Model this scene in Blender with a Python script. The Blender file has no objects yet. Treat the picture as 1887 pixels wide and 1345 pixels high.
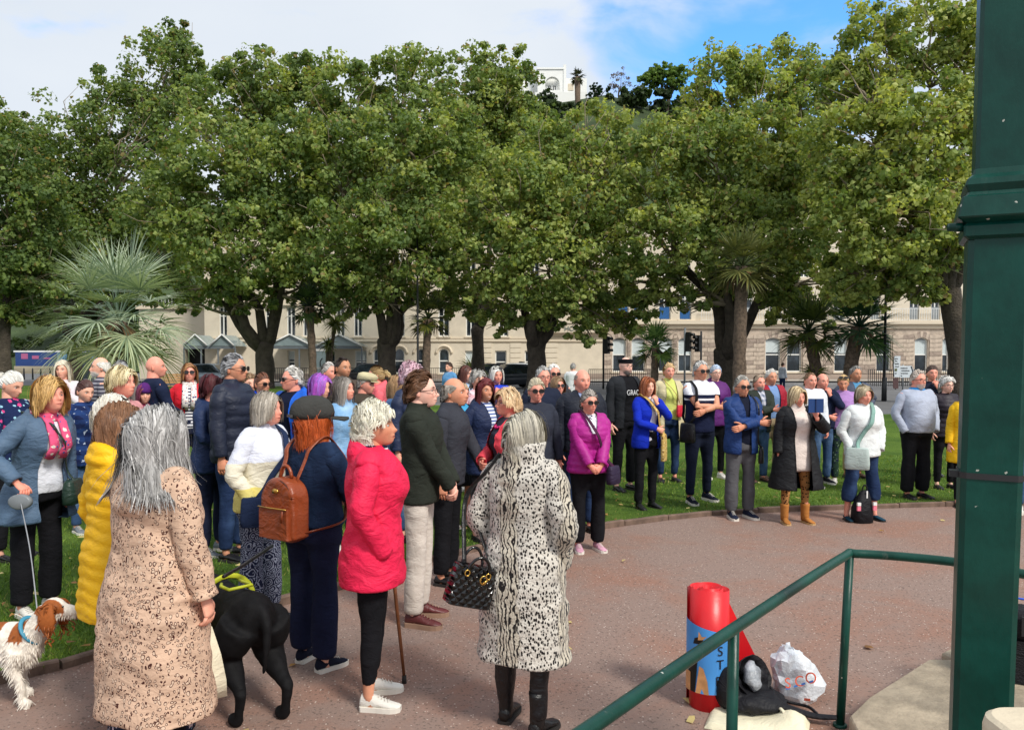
import bpy, math, random
import numpy as np
from mathutils import Vector, Matrix
R = math.radians
rng = np.random.default_rng(11)
random.seed(5)
scene = bpy.context.scene
COL = scene.collection

# ------------------------------------------------------------------ camera, sky, sun, exposure
F_PX, IMG_W, IMG_H = 1415.0, 1887.0, 1345.0
CAM_H, HORIZON, PITCH = 1.84, 660.0, R(-2.0)
AXIS_ROW = HORIZON + F_PX * math.tan(-PITCH)
cam_data = bpy.data.cameras.new('camera')
cam = bpy.data.objects.new('camera', cam_data)
COL.objects.link(cam)
cam.location = (0, 0, CAM_H)
cam.rotation_euler = (R(90) + PITCH, 0, 0)
cam_data.sensor_width = 36
cam_data.lens = 36 * F_PX / IMG_W
cam_data.shift_y = (AXIS_ROW - IMG_H / 2) / IMG_W
cam_data.clip_start = 0.05
cam_data.clip_end = 4000
scene.camera = cam
scene.render.resolution_x, scene.render.resolution_y = 1024, 729

SUN_EL, SUN_AZ = 45.0, 140.0      # azimuth measured clockwise from +Y (the view direction)
world = bpy.data.worlds.new('World')
scene.world = world
world.use_nodes = True
wn, wl = world.node_tree.nodes, world.node_tree.links
wn.clear()
w_out = wn.new('ShaderNodeOutputWorld')
w_bg = wn.new('ShaderNodeBackground')
w_bg.inputs['Strength'].default_value = 0.125
w_sky = wn.new('ShaderNodeTexSky')
w_sky.sky_type = 'NISHITA'
w_sky.sun_disc = False
w_sky.sun_elevation = R(SUN_EL)
w_sky.sun_rotation = R(SUN_AZ)
w_sky.air_density, w_sky.dust_density, w_sky.ozone_density = 1.0, 0.6, 2.4
w_tc = wn.new('ShaderNodeTexCoord')
w_map = wn.new('ShaderNodeMapping')
w_map.inputs['Location'].default_value = (0.35, 0.1, 0.2)
w_map.inputs['Scale'].default_value = (1.0, 1.0, 2.2)
w_n = wn.new('ShaderNodeTexNoise')
w_n.inputs['Scale'].default_value = 5.2
w_n.inputs['Detail'].default_value = 7
w_n.inputs['Roughness'].default_value = 0.52
w_n.inputs['Distortion'].default_value = 0.35
wl.new(w_tc.outputs['Generated'], w_map.inputs['Vector'])
wl.new(w_map.outputs['Vector'], w_n.inputs['Vector'])
# broad cloud bank: the gap in the cloud lies towards the upper right of the view
w_dot = wn.new('ShaderNodeVectorMath'); w_dot.operation = 'DISTANCE'
_gap = Vector((0.30, 1.0, 0.455)).normalized()
w_dot.inputs[1].default_value = _gap
wl.new(w_tc.outputs['Generated'], w_dot.inputs[0])
w_gap = wn.new('ShaderNodeMapRange')
w_gap.inputs['From Min'].default_value = 0.05
w_gap.inputs['From Max'].default_value = 0.36
w_gap.inputs['To Min'].default_value = -0.135
w_gap.inputs['To Max'].default_value = 0.24
wl.new(w_dot.outputs['Value'], w_gap.inputs['Value'])
w_add = wn.new('ShaderNodeMath'); w_add.operation = 'ADD'
wl.new(w_n.outputs['Fac'], w_add.inputs[0])
wl.new(w_gap.outputs['Result'], w_add.inputs[1])
w_cr = wn.new('ShaderNodeMapRange'); w_cr.interpolation_type = 'SMOOTHSTEP'
w_cr.inputs['From Min'].default_value = 0.34
w_cr.inputs['From Max'].default_value = 0.63
wl.new(w_add.outputs['Value'], w_cr.inputs['Value'])
w_n2 = wn.new('ShaderNodeTexNoise')
w_n2.inputs['Scale'].default_value = 2.1
w_n2.inputs['Detail'].default_value = 6
wl.new(w_map.outputs['Vector'], w_n2.inputs['Vector'])
w_cc = wn.new('ShaderNodeValToRGB')
w_cc.color_ramp.elements[0].position = 0.3
w_cc.color_ramp.elements[0].color = (3.0, 3.3, 3.7, 1)
w_cc.color_ramp.elements[1].position = 0.72
w_cc.color_ramp.elements[1].color = (3.5, 3.72, 3.98, 1)
wl.new(w_n2.outputs['Fac'], w_cc.inputs['Fac'])
w_sat = wn.new('ShaderNodeMix'); w_sat.data_type = 'RGBA'; w_sat.blend_type = 'MULTIPLY'
w_sat.inputs[0].default_value = 1.0
w_sat.inputs[7].default_value = (0.58, 1.05, 1.45, 1)
wl.new(w_sky.outputs['Color'], w_sat.inputs[6])
w_mix = wn.new('ShaderNodeMix'); w_mix.data_type = 'RGBA'
wl.new(w_cr.outputs['Result'], w_mix.inputs[0])
wl.new(w_sat.outputs[2], w_mix.inputs[6])
wl.new(w_cc.outputs['Color'], w_mix.inputs[7])
wl.new(w_mix.outputs[2], w_bg.inputs['Color'])
wl.new(w_bg.outputs['Background'], w_out.inputs['Surface'])

sun_data = bpy.data.lights.new('sun', 'SUN')
sun = bpy.data.objects.new('sun', sun_data)
COL.objects.link(sun)
sun_data.energy = 1.8
sun_data.angle = R(12)
sun_data.color = (1.0, 0.95, 0.86)
_az, _el = R(SUN_AZ), R(SUN_EL)
_sd = Vector((math.sin(_az) * math.cos(_el), math.cos(_az) * math.cos(_el), math.sin(_el)))
sun.rotation_euler = _sd.to_track_quat('Z', 'Y').to_euler()
sun.location = (20, -10, 30)

scene.view_settings.view_transform = 'Standard'
scene.view_settings.look = 'None'
scene.view_settings.exposure = 0.95
scene.view_settings.gamma = 1.0
scene.render.engine = 'CYCLES'
scene.cycles.use_denoising = True
scene.cycles.max_bounces = 6
scene.cycles.diffuse_bounces = 4
scene.cycles.glossy_bounces = 2
scene.cycles.transmission_bounces = 3
scene.cycles.transparent_max_bounces = 6
scene.cycles.caustics_reflective = False
scene.cycles.caustics_refractive = False

# ------------------------------------------------------------------ helpers
def pt(u, v, d):
    """point at forward distance d (metres along +Y) on the sight line of photo pixel (u, v)"""
    cx, cy = (u - IMG_W / 2) / F_PX, (AXIS_ROW - v) / F_PX
    c, s = math.cos(PITCH), math.sin(PITCH)
    dy, dz = c - cy * s, s + cy * c
    t = d / dy
    return Vector((cx * t, d, CAM_H + dz * t))

def gp(u, v, z=0.0):
    """point on the level z under photo pixel (u, v)"""
    cx, cy = (u - IMG_W / 2) / F_PX, (AXIS_ROW - v) / F_PX
    c, s = math.cos(PITCH), math.sin(PITCH)
    dy, dz = c - cy * s, s + cy * c
    t = (z - CAM_H) / dz
    return Vector((cx * t, dy * t, z))

def sst(a, b, x):
    t = np.clip((np.asarray(x, float) - a) / (b - a), 0, 1)
    return t * t * (3 - 2 * t)

def lawn_z(x, y):
    return 0.03 + 0.13 * float(sst(7.5, 11.5, y)) * float(sst(1.0, -2.0, x))

def hash3(i, j, k, seed):
    n = (i * 374761393 + j * 668265263 + k * 2147483647 + seed * 974634777) & 0xffffffff
    n = (n ^ (n >> 13)) * 1274126177 & 0xffffffff
    return ((n ^ (n >> 16)) & 0xffff) / 65535.0

def vnoise(p, seed=0):
    p = np.asarray(p, float)
    i = np.floor(p).astype(np.int64)
    f = p - i
    f = f * f * (3 - 2 * f)
    o = 0
    for dx in (0, 1):
        wx = f[:, 0] if dx else 1 - f[:, 0]
        for dy in (0, 1):
            wy = f[:, 1] if dy else 1 - f[:, 1]
            for dz in (0, 1):
                wz = f[:, 2] if dz else 1 - f[:, 2]
                o = o + wx * wy * wz * hash3(i[:, 0] + dx, i[:, 1] + dy, i[:, 2] + dz, seed)
    return o * 2 - 1

def norm(a):
    a = np.asarray(a, float)
    return a / np.maximum(np.linalg.norm(a, axis=-1, keepdims=True), 1e-9)

class MB:
    """collects vertices, faces and per-vertex colours; build() links them as one mesh object"""
    def __init__(self):
        self.v, self.f, self.c, self.n, self.m = [], [], [], 0, []
    def add(self, verts, faces, col=(1, 1, 1), mi=0):
        verts = np.asarray(verts, float).reshape(-1, 3)
        o = self.n
        self.v.append(verts)
        if isinstance(faces, np.ndarray):
            self.f.extend((faces + o).tolist())
        else:
            self.f.extend([[i + o for i in fc] for fc in faces])
        self.m.extend([mi] * len(faces))
        c = np.asarray(col, float)
        if c.ndim == 1:
            c = np.tile(c[:3], (len(verts), 1))
        self.c.append(c[:, :3])
        self.n += len(verts)
        return o
    def box(self, a, b, col=(1, 1, 1), mi=0):
        x0, y0, z0 = a; x1, y1, z1 = b
        self.add([(x0, y0, z0), (x1, y0, z0), (x1, y1, z0), (x0, y1, z0), (x0, y0, z1), (x1, y0, z1), (x1, y1, z1), (x0, y1, z1)],
                 [(0, 3, 2, 1), (4, 5, 6, 7), (0, 1, 5, 4), (1, 2, 6, 5), (2, 3, 7, 6), (3, 0, 4, 7)], col, mi)
    def loft(self, rings, col=(1, 1, 1), caps=True, mi=0):
        rings = np.asarray(rings, float)
        m, n, _ = rings.shape
        fs = []
        for i in range(m - 1):
            a, b = i * n, (i + 1) * n
            for j in range(n):
                k = (j + 1) % n
                fs.append((a + j, a + k, b + k, b + j))
        if caps:
            fs.append(tuple(range(n - 1, -1, -1)))
            fs.append(tuple(range((m - 1) * n, m * n)))
        c = np.asarray(col, float)
        if c.ndim == 2 and len(c) == m:
            c = np.repeat(c, n, axis=0)
        self.add(rings.reshape(-1, 3), fs, c, mi)
    def tube(self, path, rad, n=8, col=(1, 1, 1), caps=True, flat=1.0, mi=0):
        self.loft(tube_rings(path, rad, n, flat), col, caps, mi)
    def extrude(self, poly, z0, z1, col=(1, 1, 1), mi=0):
        p = np.asarray(poly, float)
        n = len(p)
        v = np.vstack([np.c_[p, np.full(n, z0)], np.c_[p, np.full(n, z1)]])
        fs = [tuple(range(n - 1, -1, -1)), tuple(range(n, 2 * n))]
        fs += [(i, (i + 1) % n, n + (i + 1) % n, n + i) for i in range(n)]
        self.add(v, fs, col, mi)
    def ball(self, c, r, n=10, m=7, col=(1, 1, 1), mi=0):
        r = np.ones(3) * r
        rings = []
        for i in range(1, m):
            t = math.pi * i / m
            a = np.linspace(0, 2 * math.pi, n, endpoint=False)
            rings.append(np.c_[c[0] + r[0] * math.sin(t) * np.cos(a), c[1] + r[1] * math.sin(t) * np.sin(a), np.full(n, c[2] - r[2] * math.cos(t))])
        self.loft(rings, col, True, mi)
    def arrays(self):
        return np.vstack(self.v), self.f, np.vstack(self.c)
    def build(self, name, mat, parent=None, smooth=True, colors=False, mats=None):
        return mesh_obj(name, np.vstack(self.v), self.f, mat, parent, smooth, np.vstack(self.c) if colors else None, mats, self.m if mats else None)

def mesh_obj(name, v, f, mat, parent=None, smooth=True, col=None, mats=None, mi=None):
    me = bpy.data.meshes.new(name)
    v = np.asarray(v, np.float32)
    if isinstance(f, np.ndarray):
        nf, k = f.shape
        me.vertices.add(len(v)); me.vertices.foreach_set('co', v.ravel())
        me.loops.add(nf * k); me.loops.foreach_set('vertex_index', f.astype(np.int32).ravel())
        me.polygons.add(nf); me.polygons.foreach_set('loop_start', np.arange(0, nf * k, k, dtype=np.int32))
        me.update(calc_edges=True)
    else:
        me.from_pydata(v.tolist(), [], f)
    if col is not None:
        at = me.color_attributes.new('Col', 'FLOAT_COLOR', 'POINT')
        at.data.foreach_set('color', np.c_[col, np.ones(len(v))].astype(np.float32).ravel())
    me.polygons.foreach_set('use_smooth', np.full(len(me.polygons), smooth, dtype=bool))
    for m in (mats or [mat]):
        me.materials.append(m)
    if mi is not None:
        me.polygons.foreach_set('material_index', np.asarray(mi, np.int32))
    me.update()
    o = bpy.data.objects.new(name, me)
    COL.objects.link(o)
    if parent is not None:
        o.parent = parent
    return o

def tube_rings(path, rad, n=8, flat=1.0):
    p = np.asarray(path, float)
    m = len(p)
    rad = np.asarray(rad, float)
    rad = np.full(m, float(rad)) if rad.ndim == 0 else rad
    t = np.gradient(p, axis=0)
    t = norm(t)
    ref = np.array([0, 0, 1.0]) if abs(t[0][2]) < 0.9 else np.array([0, 1.0, 0])
    a = np.linspace(0, 2 * math.pi, n, endpoint=False)
    out = []
    u = norm(np.cross(t[0], ref))
    for i in range(m):
        u = norm(u - t[i] * np.dot(u, t[i]))
        w = np.cross(t[i], u)
        out.append(p[i] + rad[i] * (np.cos(a)[:, None] * u + flat * np.sin(a)[:, None] * w))
    return np.array(out)

def spline(pts, m):
    """Catmull-Rom through pts, m samples"""
    p = np.asarray(pts, float)
    p = np.vstack([2 * p[0] - p[1], p, 2 * p[-1] - p[-2]])
    s = np.linspace(0, len(p) - 3 - 1e-6, m)
    i = s.astype(int); f = (s - i)[:, None]
    a, b, c, d = p[i], p[i + 1], p[i + 2], p[i + 3]
    return 0.5 * (2 * b + (c - a) * f + (2 * a - 5 * b + 4 * c - d) * f ** 2 + (3 * b - a - 3 * c + d) * f ** 3)

def tag(o, label=None, cat=None, group=None, kind=None):
    if label: o['label'] = label
    if cat: o['category'] = cat
    if group: o['group'] = group
    if kind: o['kind'] = kind
    return o

def empty(name, loc=(0, 0, 0), rz=0.0):
    o = bpy.data.objects.new(name, None)
    COL.objects.link(o)
    o.location = loc
    o.rotation_euler = (0, 0, rz)
    o.empty_display_size = 0.1
    return o

def child_copy(o, parent, loc=None):
    c = o.copy(); COL.objects.link(c); c.parent = parent
    if loc is not None: c.location = loc
    return c

def remesh(v, f, vox, smooth=3):
    """union of overlapping closed shapes as one skin; returns vertices and quads"""
    me = bpy.data.meshes.new('t')
    me.from_pydata(np.asarray(v).tolist(), [], f)
    o = bpy.data.objects.new('t', me)
    COL.objects.link(o)
    md = o.modifiers.new('r', 'REMESH'); md.mode = 'VOXEL'; md.voxel_size = vox; md.adaptivity = 0
    dg = bpy.context.evaluated_depsgraph_get()
    ev = o.evaluated_get(dg)
    m2 = ev.to_mesh()
    nv = len(m2.vertices)
    vv = np.empty(nv * 3, np.float32); m2.vertices.foreach_get('co', vv)
    vv = vv.reshape(-1, 3).astype(float)
    npol = len(m2.polygons)
    li = np.empty(len(m2.loops), np.int32); m2.loops.foreach_get('vertex_index', li)
    q = li.reshape(npol, -1)
    ev.to_mesh_clear()
    bpy.data.objects.remove(o); bpy.data.meshes.remove(me)
    return lap(vv, q, smooth), q

def lap(v, q, it, lam=0.5):
    if it <= 0: return v
    k = q.shape[1]
    e = np.vstack([np.c_[q[:, i], q[:, (i + 1) % k]] for i in range(k)])
    cnt = np.bincount(e[:, 0], minlength=len(v)).astype(float)[:, None]
    cnt[cnt == 0] = 1
    for _ in range(it):
        s = np.stack([np.bincount(e[:, 0], weights=v[e[:, 1], a], minlength=len(v)) for a in range(3)], 1)
        v = v + lam * (s / cnt - v) * (np.bincount(e[:, 0], minlength=len(v))[:, None] > 0)
    return v

def vnormals(v, q):
    a, b, c = v[q[:, 0]], v[q[:, 1]], v[q[:, 2]]
    fn = np.cross(b - a, c - a)
    n = np.zeros_like(v)
    for i in range(q.shape[1]):
        for ax in range(3):
            n[:, ax] += np.bincount(q[:, i], weights=fn[:, ax], minlength=len(v))
    return norm(n)

# ------------------------------------------------------------------ materials
MATS = {}
def N(nt, typ, **kw):
    n = nt.nodes.new(typ)
    for k, val in kw.items():
        if k.startswith('i_'):
            n.inputs[k[2:].replace('_', ' ')].default_value = val
        else:
            setattr(n, k, val)
    return n

def base_mat(name, rough=0.6, spec=0.5, metal=0.0):
    m = bpy.data.materials.new(name)
    m.use_nodes = True
    nt = m.node_tree
    b = nt.nodes['Principled BSDF']
    b.inputs['Roughness'].default_value = rough
    b.inputs['Specular IOR Level'].default_value = spec
    b.inputs['Metallic'].default_value = metal
    return m, nt, b

def rgba(c):
    return (c[0], c[1], c[2], 1.0)

def hexc(r, g, b):
    """sRGB 0-255 to linear"""
    f = lambda x: (x / 255 / 12.92) if x / 255 <= 0.04045 else ((x / 255 + 0.055) / 1.055) ** 2.4
    return (f(r), f(g), f(b))

def mixc(nt, fac, a, b, blend='MIX'):
    m = nt.nodes.new('ShaderNodeMix'); m.data_type = 'RGBA'; m.blend_type = blend
    for sock, val in ((m.inputs[0], fac), (m.inputs[6], a), (m.inputs[7], b)):
        if hasattr(val, 'is_output'): nt.links.new(val, sock)
        elif isinstance(val, (tuple, list)): sock.default_value = rgba(val)
        else: sock.default_value = val
    return m.outputs[2]

def mth(nt, op, a, b=0.0, c=None, clamp=False):
    m = nt.nodes.new('ShaderNodeMath'); m.operation = op; m.use_clamp = clamp
    for i, val in enumerate((a, b) if c is None else (a, b, c)):
        if hasattr(val, 'is_output'): nt.links.new(val, m.inputs[i])
        else: m.inputs[i].default_value = val
    return m.outputs[0]

def ramp01(nt, val, lo, hi):
    m = nt.nodes.new('ShaderNodeMapRange'); m.interpolation_type = 'SMOOTHSTEP'
    m.inputs['From Min'].default_value = lo; m.inputs['From Max'].default_value = hi
    nt.links.new(val, m.inputs['Value'])
    return m.outputs['Result']

def tex_vec(nt, scale=(1, 1, 1), obj=True):
    tc = nt.nodes.new('ShaderNodeTexCoord')
    mp = nt.nodes.new('ShaderNodeMapping')
    mp.inputs['Scale'].default_value = scale
    nt.links.new(tc.outputs['Object' if obj else 'Generated'], mp.inputs['Vector'])
    return mp.outputs['Vector']

def noise(nt, vec, scale, detail=4, rough=0.5, dist=0.0):
    n = nt.nodes.new('ShaderNodeTexNoise')
    n.inputs['Scale'].default_value = scale; n.inputs['Detail'].default_value = detail
    n.inputs['Roughness'].default_value = rough; n.inputs['Distortion'].default_value = dist
    if vec is not None: nt.links.new(vec, n.inputs['Vector'])
    return n.outputs['Fac']

def voro(nt, vec, scale, feat='F1', rand=1.0):
    n = nt.nodes.new('ShaderNodeTexVoronoi'); n.feature = feat
    n.inputs['Scale'].default_value = scale; n.inputs['Randomness'].default_value = rand
    nt.links.new(vec, n.inputs['Vector'])
    return n

def bump(nt, b, h, strength=0.3, dist=0.01):
    n = nt.nodes.new('ShaderNodeBump')
    n.inputs['Strength'].default_value = strength; n.inputs['Distance'].default_value = dist
    nt.links.new(h, n.inputs['Height'])
    nt.links.new(n.outputs['Normal'], b.inputs['Normal'])

def plain(name, col, rough=0.6, var=0.12, scale=6.0, bmp=0.15, bscale=40.0, spec=0.5, metal=0.0, bd=0.01):
    """painted / stone / metal surface: a colour with soft mottling and fine relief"""
    key = ('plain', name)
    if key in MATS: return MATS[key]
    m, nt, b = base_mat(name, rough, spec, metal)
    vec = tex_vec(nt)
    n = noise(nt, vec, scale, 5, 0.6)
    d = tuple(c * (1 - var) for c in col); l = tuple(min(1, c * (1 + var)) for c in col)
    nt.links.new(mixc(nt, ramp01(nt, n, 0.3, 0.7), d, l), b.inputs['Base Color'])
    if bmp: bump(nt, b, noise(nt, vec, bscale, 4, 0.6), bmp, bd)
    MATS[key] = m
    return m
# ------------------------------------------------------------------ ground, path, lawn
KERB_PX = [(-420, 1345), (-150, 1292), (80, 1240), (175, 1210), (330, 1165), (520, 1112), (640, 1082), (840, 1022), (1000, 992), (1120, 972), (1300, 950), (1500, 940), (1760, 932), (1900, 930), (2300, 930)]
kerb_line = spline([gp(u, v)[:2] for u, v in KERB_PX], 90)
LAWN_POLY = np.vstack([kerb_line, [(30, 12), (60, 24), (4, 25), (-4, 28), (-12, 46), (-60, 50.5), (-30, 4)]])

def is_lawn(x, y):
    P = LAWN_POLY
    x1, y1 = P[:, 0], P[:, 1]
    x2, y2 = np.roll(x1, -1), np.roll(y1, -1)
    c = ((y1 > y) != (y2 > y)) & (x < (x2 - x1) * (y - y1) / (y2 - y1 + 1e-12) + x1)
    return bool(c.sum() % 2)

def tarmac():
    m, nt, b = base_mat('red_tarmac', 0.9, 0.2)
    vec = tex_vec(nt)
    big = ramp01(nt, noise(nt, vec, 0.9, 6, 0.62, 0.4), 0.42, 0.66)
    c = mixc(nt, big, hexc(148, 126, 116), hexc(154, 117, 101))
    fine = ramp01(nt, noise(nt, vec, 55, 3, 0.7), 0.35, 0.7)
    c = mixc(nt, fine, mixc(nt, 0.22, c, (0.12, 0.09, 0.08)), c)
    ch = voro(nt, vec, 95)
    sp = N(nt, 'ShaderNodeSeparateColor'); nt.links.new(ch.outputs['Color'], sp.inputs[0])
    c = mixc(nt, mth(nt, 'MULTIPLY', mth(nt, 'GREATER_THAN', sp.outputs[0], 0.965), mth(nt, 'LESS_THAN', ch.outputs['Distance'], 0.45)), c, hexc(196, 180, 170))
    c = mixc(nt, mth(nt, 'MULTIPLY', mth(nt, 'LESS_THAN', sp.outputs[1], 0.08), 0.6), c, (0.10, 0.075, 0.065))
    nt.links.new(c, b.inputs['Base Color'])
    bump(nt, b, mth(nt, 'ADD', noise(nt, vec, 150, 3, 0.7), mth(nt, 'MULTIPLY', ch.outputs['Distance'], 0.6)), 0.6, 0.006)
    return m

def turf():
    m, nt, b = base_mat('turf', 0.95, 0.1)
    vec = tex_vec(nt)
    big = ramp01(nt, noise(nt, vec, 0.7, 5, 0.6), 0.35, 0.7)
    c = mixc(nt, big, hexc(76, 106, 42), hexc(112, 140, 58))
    c = mixc(nt, ramp01(nt, noise(nt, vec, 42, 4, 0.7), 0.35, 0.7), mixc(nt, 0.5, c, (0.02, 0.035, 0.008)), c)
    c = mixc(nt, mth(nt, 'MULTIPLY', ramp01(nt, noise(nt, vec, 2.2, 4, 0.6), 0.6, 0.75), 0.45), c, hexc(132, 132, 72))
    nt.links.new(c, b.inputs['Base Color'])
    bump(nt, b, noise(nt, vec, 120, 4, 0.7), 0.9, 0.02)
    return m

M_TAR, M_TURF = tarmac(), turf()
M_ROAD = plain('road_asphalt', hexc(104, 104, 106), 0.9, 0.15, 0.8, 0.4, 60)
M_PAVE = plain('pavement', hexc(168, 160, 150), 0.9, 0.12, 1.5, 0.3, 40)
M_KERB = plain('kerb_stone', hexc(108, 88, 76), 0.9, 0.3, 7, 0.6, 45, bd=0.01)
def old_paint(name, col, wear):
    m, nt, b = base_mat(name, 0.36, 0.32)
    vec = tex_vec(nt); n1 = noise(nt, vec, 4, 5, 0.65); v = voro(nt, vec, 26)
    sp = N(nt, 'ShaderNodeSeparateColor'); nt.links.new(v.outputs['Color'], sp.inputs[0])
    c = mixc(nt, ramp01(nt, n1, 0.3, 0.7), tuple(x * 0.75 for x in col), tuple(x * 1.3 for x in col))
    c = mixc(nt, mth(nt, 'MULTIPLY', ramp01(nt, noise(nt, tex_vec(nt, (1, 1, 0.2)), 22, 4, 0.7), 0.6, 0.75), wear), c, hexc(120, 120, 112))
    chip = mth(nt, 'MULTIPLY', mth(nt, 'GREATER_THAN', sp.outputs[0], 0.90), mth(nt, 'LESS_THAN', mth(nt, 'ADD', v.outputs['Distance'], mth(nt, 'MULTIPLY', noise(nt, vec, 140, 2), 0.25)), 0.24))
    c = mixc(nt, chip, c, hexc(176, 178, 168))
    nt.links.new(c, b.inputs['Base Color'])
    nt.links.new(mth(nt, 'ADD', mth(nt, 'MULTIPLY', n1, 0.35), 0.2), b.inputs['Roughness'])
    bump(nt, b, mth(nt, 'ADD', noise(nt, tex_vec(nt, (1, 1, 0.35)), 34, 4, 0.6), mth(nt, 'MULTIPLY', chip, -0.8)), 0.4, 0.004)
    return m
M_GREEN = old_paint('green_paint', hexc(4, 60, 51), 0.05)
M_GREENR = old_paint('green_rail_paint', hexc(12, 62, 52), 0.3)
M_STONE = plain('weathered_stone', hexc(158, 144, 124), 0.9, 0.28, 5, 0.7, 30, bd=0.015)
M_BLACK = plain('black_paint', (0.018, 0.019, 0.021), 0.45, 0.1, bmp=0)
M_STEEL = plain('grey_steel', hexc(150, 156, 160), 0.4, 0.08, bmp=0, metal=0.4)
M_WHITE = plain('white_paint', hexc(225, 226, 224), 0.5, 0.05, 4, 0.1)
M_BARK = plain('plane_bark', hexc(74, 66, 57), 0.95, 0.35, 2.6, 1.0, 12, bd=0.08)
M_TWIG = plain('twig_bark', hexc(132, 120, 102), 0.9, 0.25, 3, bmp=0)
M_PALMBARK = plain('palm_bark', hexc(104, 88, 74), 0.95, 0.4, 9, 1.0, 26, bd=0.05)

def leaf_mat(name, trans=0.48, rough=0.55):
    m = bpy.data.materials.new(name); m.use_nodes = True
    nt = m.node_tree; b = nt.nodes['Principled BSDF']
    b.inputs['Roughness'].default_value = rough; b.inputs['Specular IOR Level'].default_value = 0.35
    a = nt.nodes.new('ShaderNodeVertexColor'); a.layer_name = 'Col'
    nt.links.new(a.outputs['Color'], b.inputs['Base Color'])
    t = nt.nodes.new('ShaderNodeBsdfTranslucent')
    nt.links.new(mixc(nt, 1.0, a.outputs['Color'], (1.25, 1.2, 0.55), 'MULTIPLY'), t.inputs['Color'])
    mx = nt.nodes.new('ShaderNodeMixShader'); mx.inputs[0].default_value = trans
    nt.links.new(b.outputs[0], mx.inputs[1]); nt.links.new(t.outputs[0], mx.inputs[2])
    nt.links.new(mx.outputs[0], nt.nodes['Material Output'].inputs['Surface'])
    return m
M_LEAF = leaf_mat('plane_leaf')
M_PALM = leaf_mat('palm_leaf', 0.2, 0.45)
M_GRASS = leaf_mat('grass_blade', 0.3, 0.6)

mb = MB()
mb.add([(-1500, -300, -0.012), (1500, -300, -0.012), (1500, 2500, -0.012), (-1500, 2500, -0.012)], [(0, 1, 2, 3)])
tag(mb.build('ground', M_ROAD, smooth=False), kind='structure')

# red-brown tarmac round the bandstand
poly = np.vstack([kerb_line, [(20, 8), (20, -4), (-8, -4), (-8, 2)]])
mb = MB(); mb.add(np.c_[poly, np.full(len(poly), 0.0)], [tuple(range(len(poly)))])
tag(mb.build('path', M_TAR, smooth=False), kind='structure')

# lawn: strips from the kerb outwards, gently domed
rows = 26
V = []
for i in range(rows):
    t = (i / (rows - 1)) ** 2.6
    fx = np.linspace(-75, 60, len(kerb_line)); far = np.c_[fx, np.interp(fx, [-75, -12, -4, 4, 60], [50.5, 46, 28, 25, 24])]
    p = kerb_line + (far - kerb_line) * t
    e = kerb_line[[0]] * 0
    V.append(np.c_[p, [lawn_z(x, y) + 0.012 * math.sin(x * 1.3) * math.sin(y * 0.9) * min(1, i / 3) for x, y in p]])
V = np.array(V)
m_, n_ = V.shape[:2]
Fq = [(i * n_ + j, i * n_ + j + 1, (i + 1) * n_ + j + 1, (i + 1) * n_ + j) for i in range(m_ - 1) for j in range(n_ - 1)]
tag(mesh_obj('lawn', V.reshape(-1, 3), Fq, M_TURF), kind='structure')

# edging stones between lawn and path
kerb_root = empty('kerb'); tag(kerb_root, kind='structure')
kl = np.r_[0, np.cumsum(np.linalg.norm(np.diff(kerb_line, axis=0), axis=1))]
edge_unit = MB()
edge_unit.loft([np.array([(-0.5 + 0.01, y, z) for y, z in ((-0.03, -0.03), (0.035, -0.03), (0.035, 0.052), (0.02, 0.06), (-0.018, 0.06), (-0.03, 0.05))]),
                np.array([(0.5 - 0.01, y, z) for y, z in ((-0.03, -0.03), (0.035, -0.03), (0.035, 0.054), (0.02, 0.062), (-0.018, 0.062), (-0.03, 0.052))])])
edge_mesh = None
s = 0.0
while s < kl[-1] - 0.6:
    L = 0.62
    a = np.array([np.interp(s, kl, kerb_line[:, i]) for i in (0, 1)]); b = np.array([np.interp(s + L, kl, kerb_line[:, i]) for i in (0, 1)])
    c = (a + b) / 2
    if abs(c[0]) < c[1] * 0.75 + 0.6 and c[1] > 2:
        if edge_mesh is None:
            o = edge_unit.build('edging_stone', M_KERB, kerb_root, smooth=False); edge_mesh = o.data
        else:
            o = bpy.data.objects.new('edging_stone', edge_mesh); COL.objects.link(o); o.parent = kerb_root
        o.location = (c[0], c[1], rng.uniform(-0.012, 0.006)); o.scale = (L, 1, 1)
        o.rotation_euler = (rng.uniform(-.04, .04), 0, math.atan2(b[1] - a[1], b[0] - a[0]))
    s += L

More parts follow.
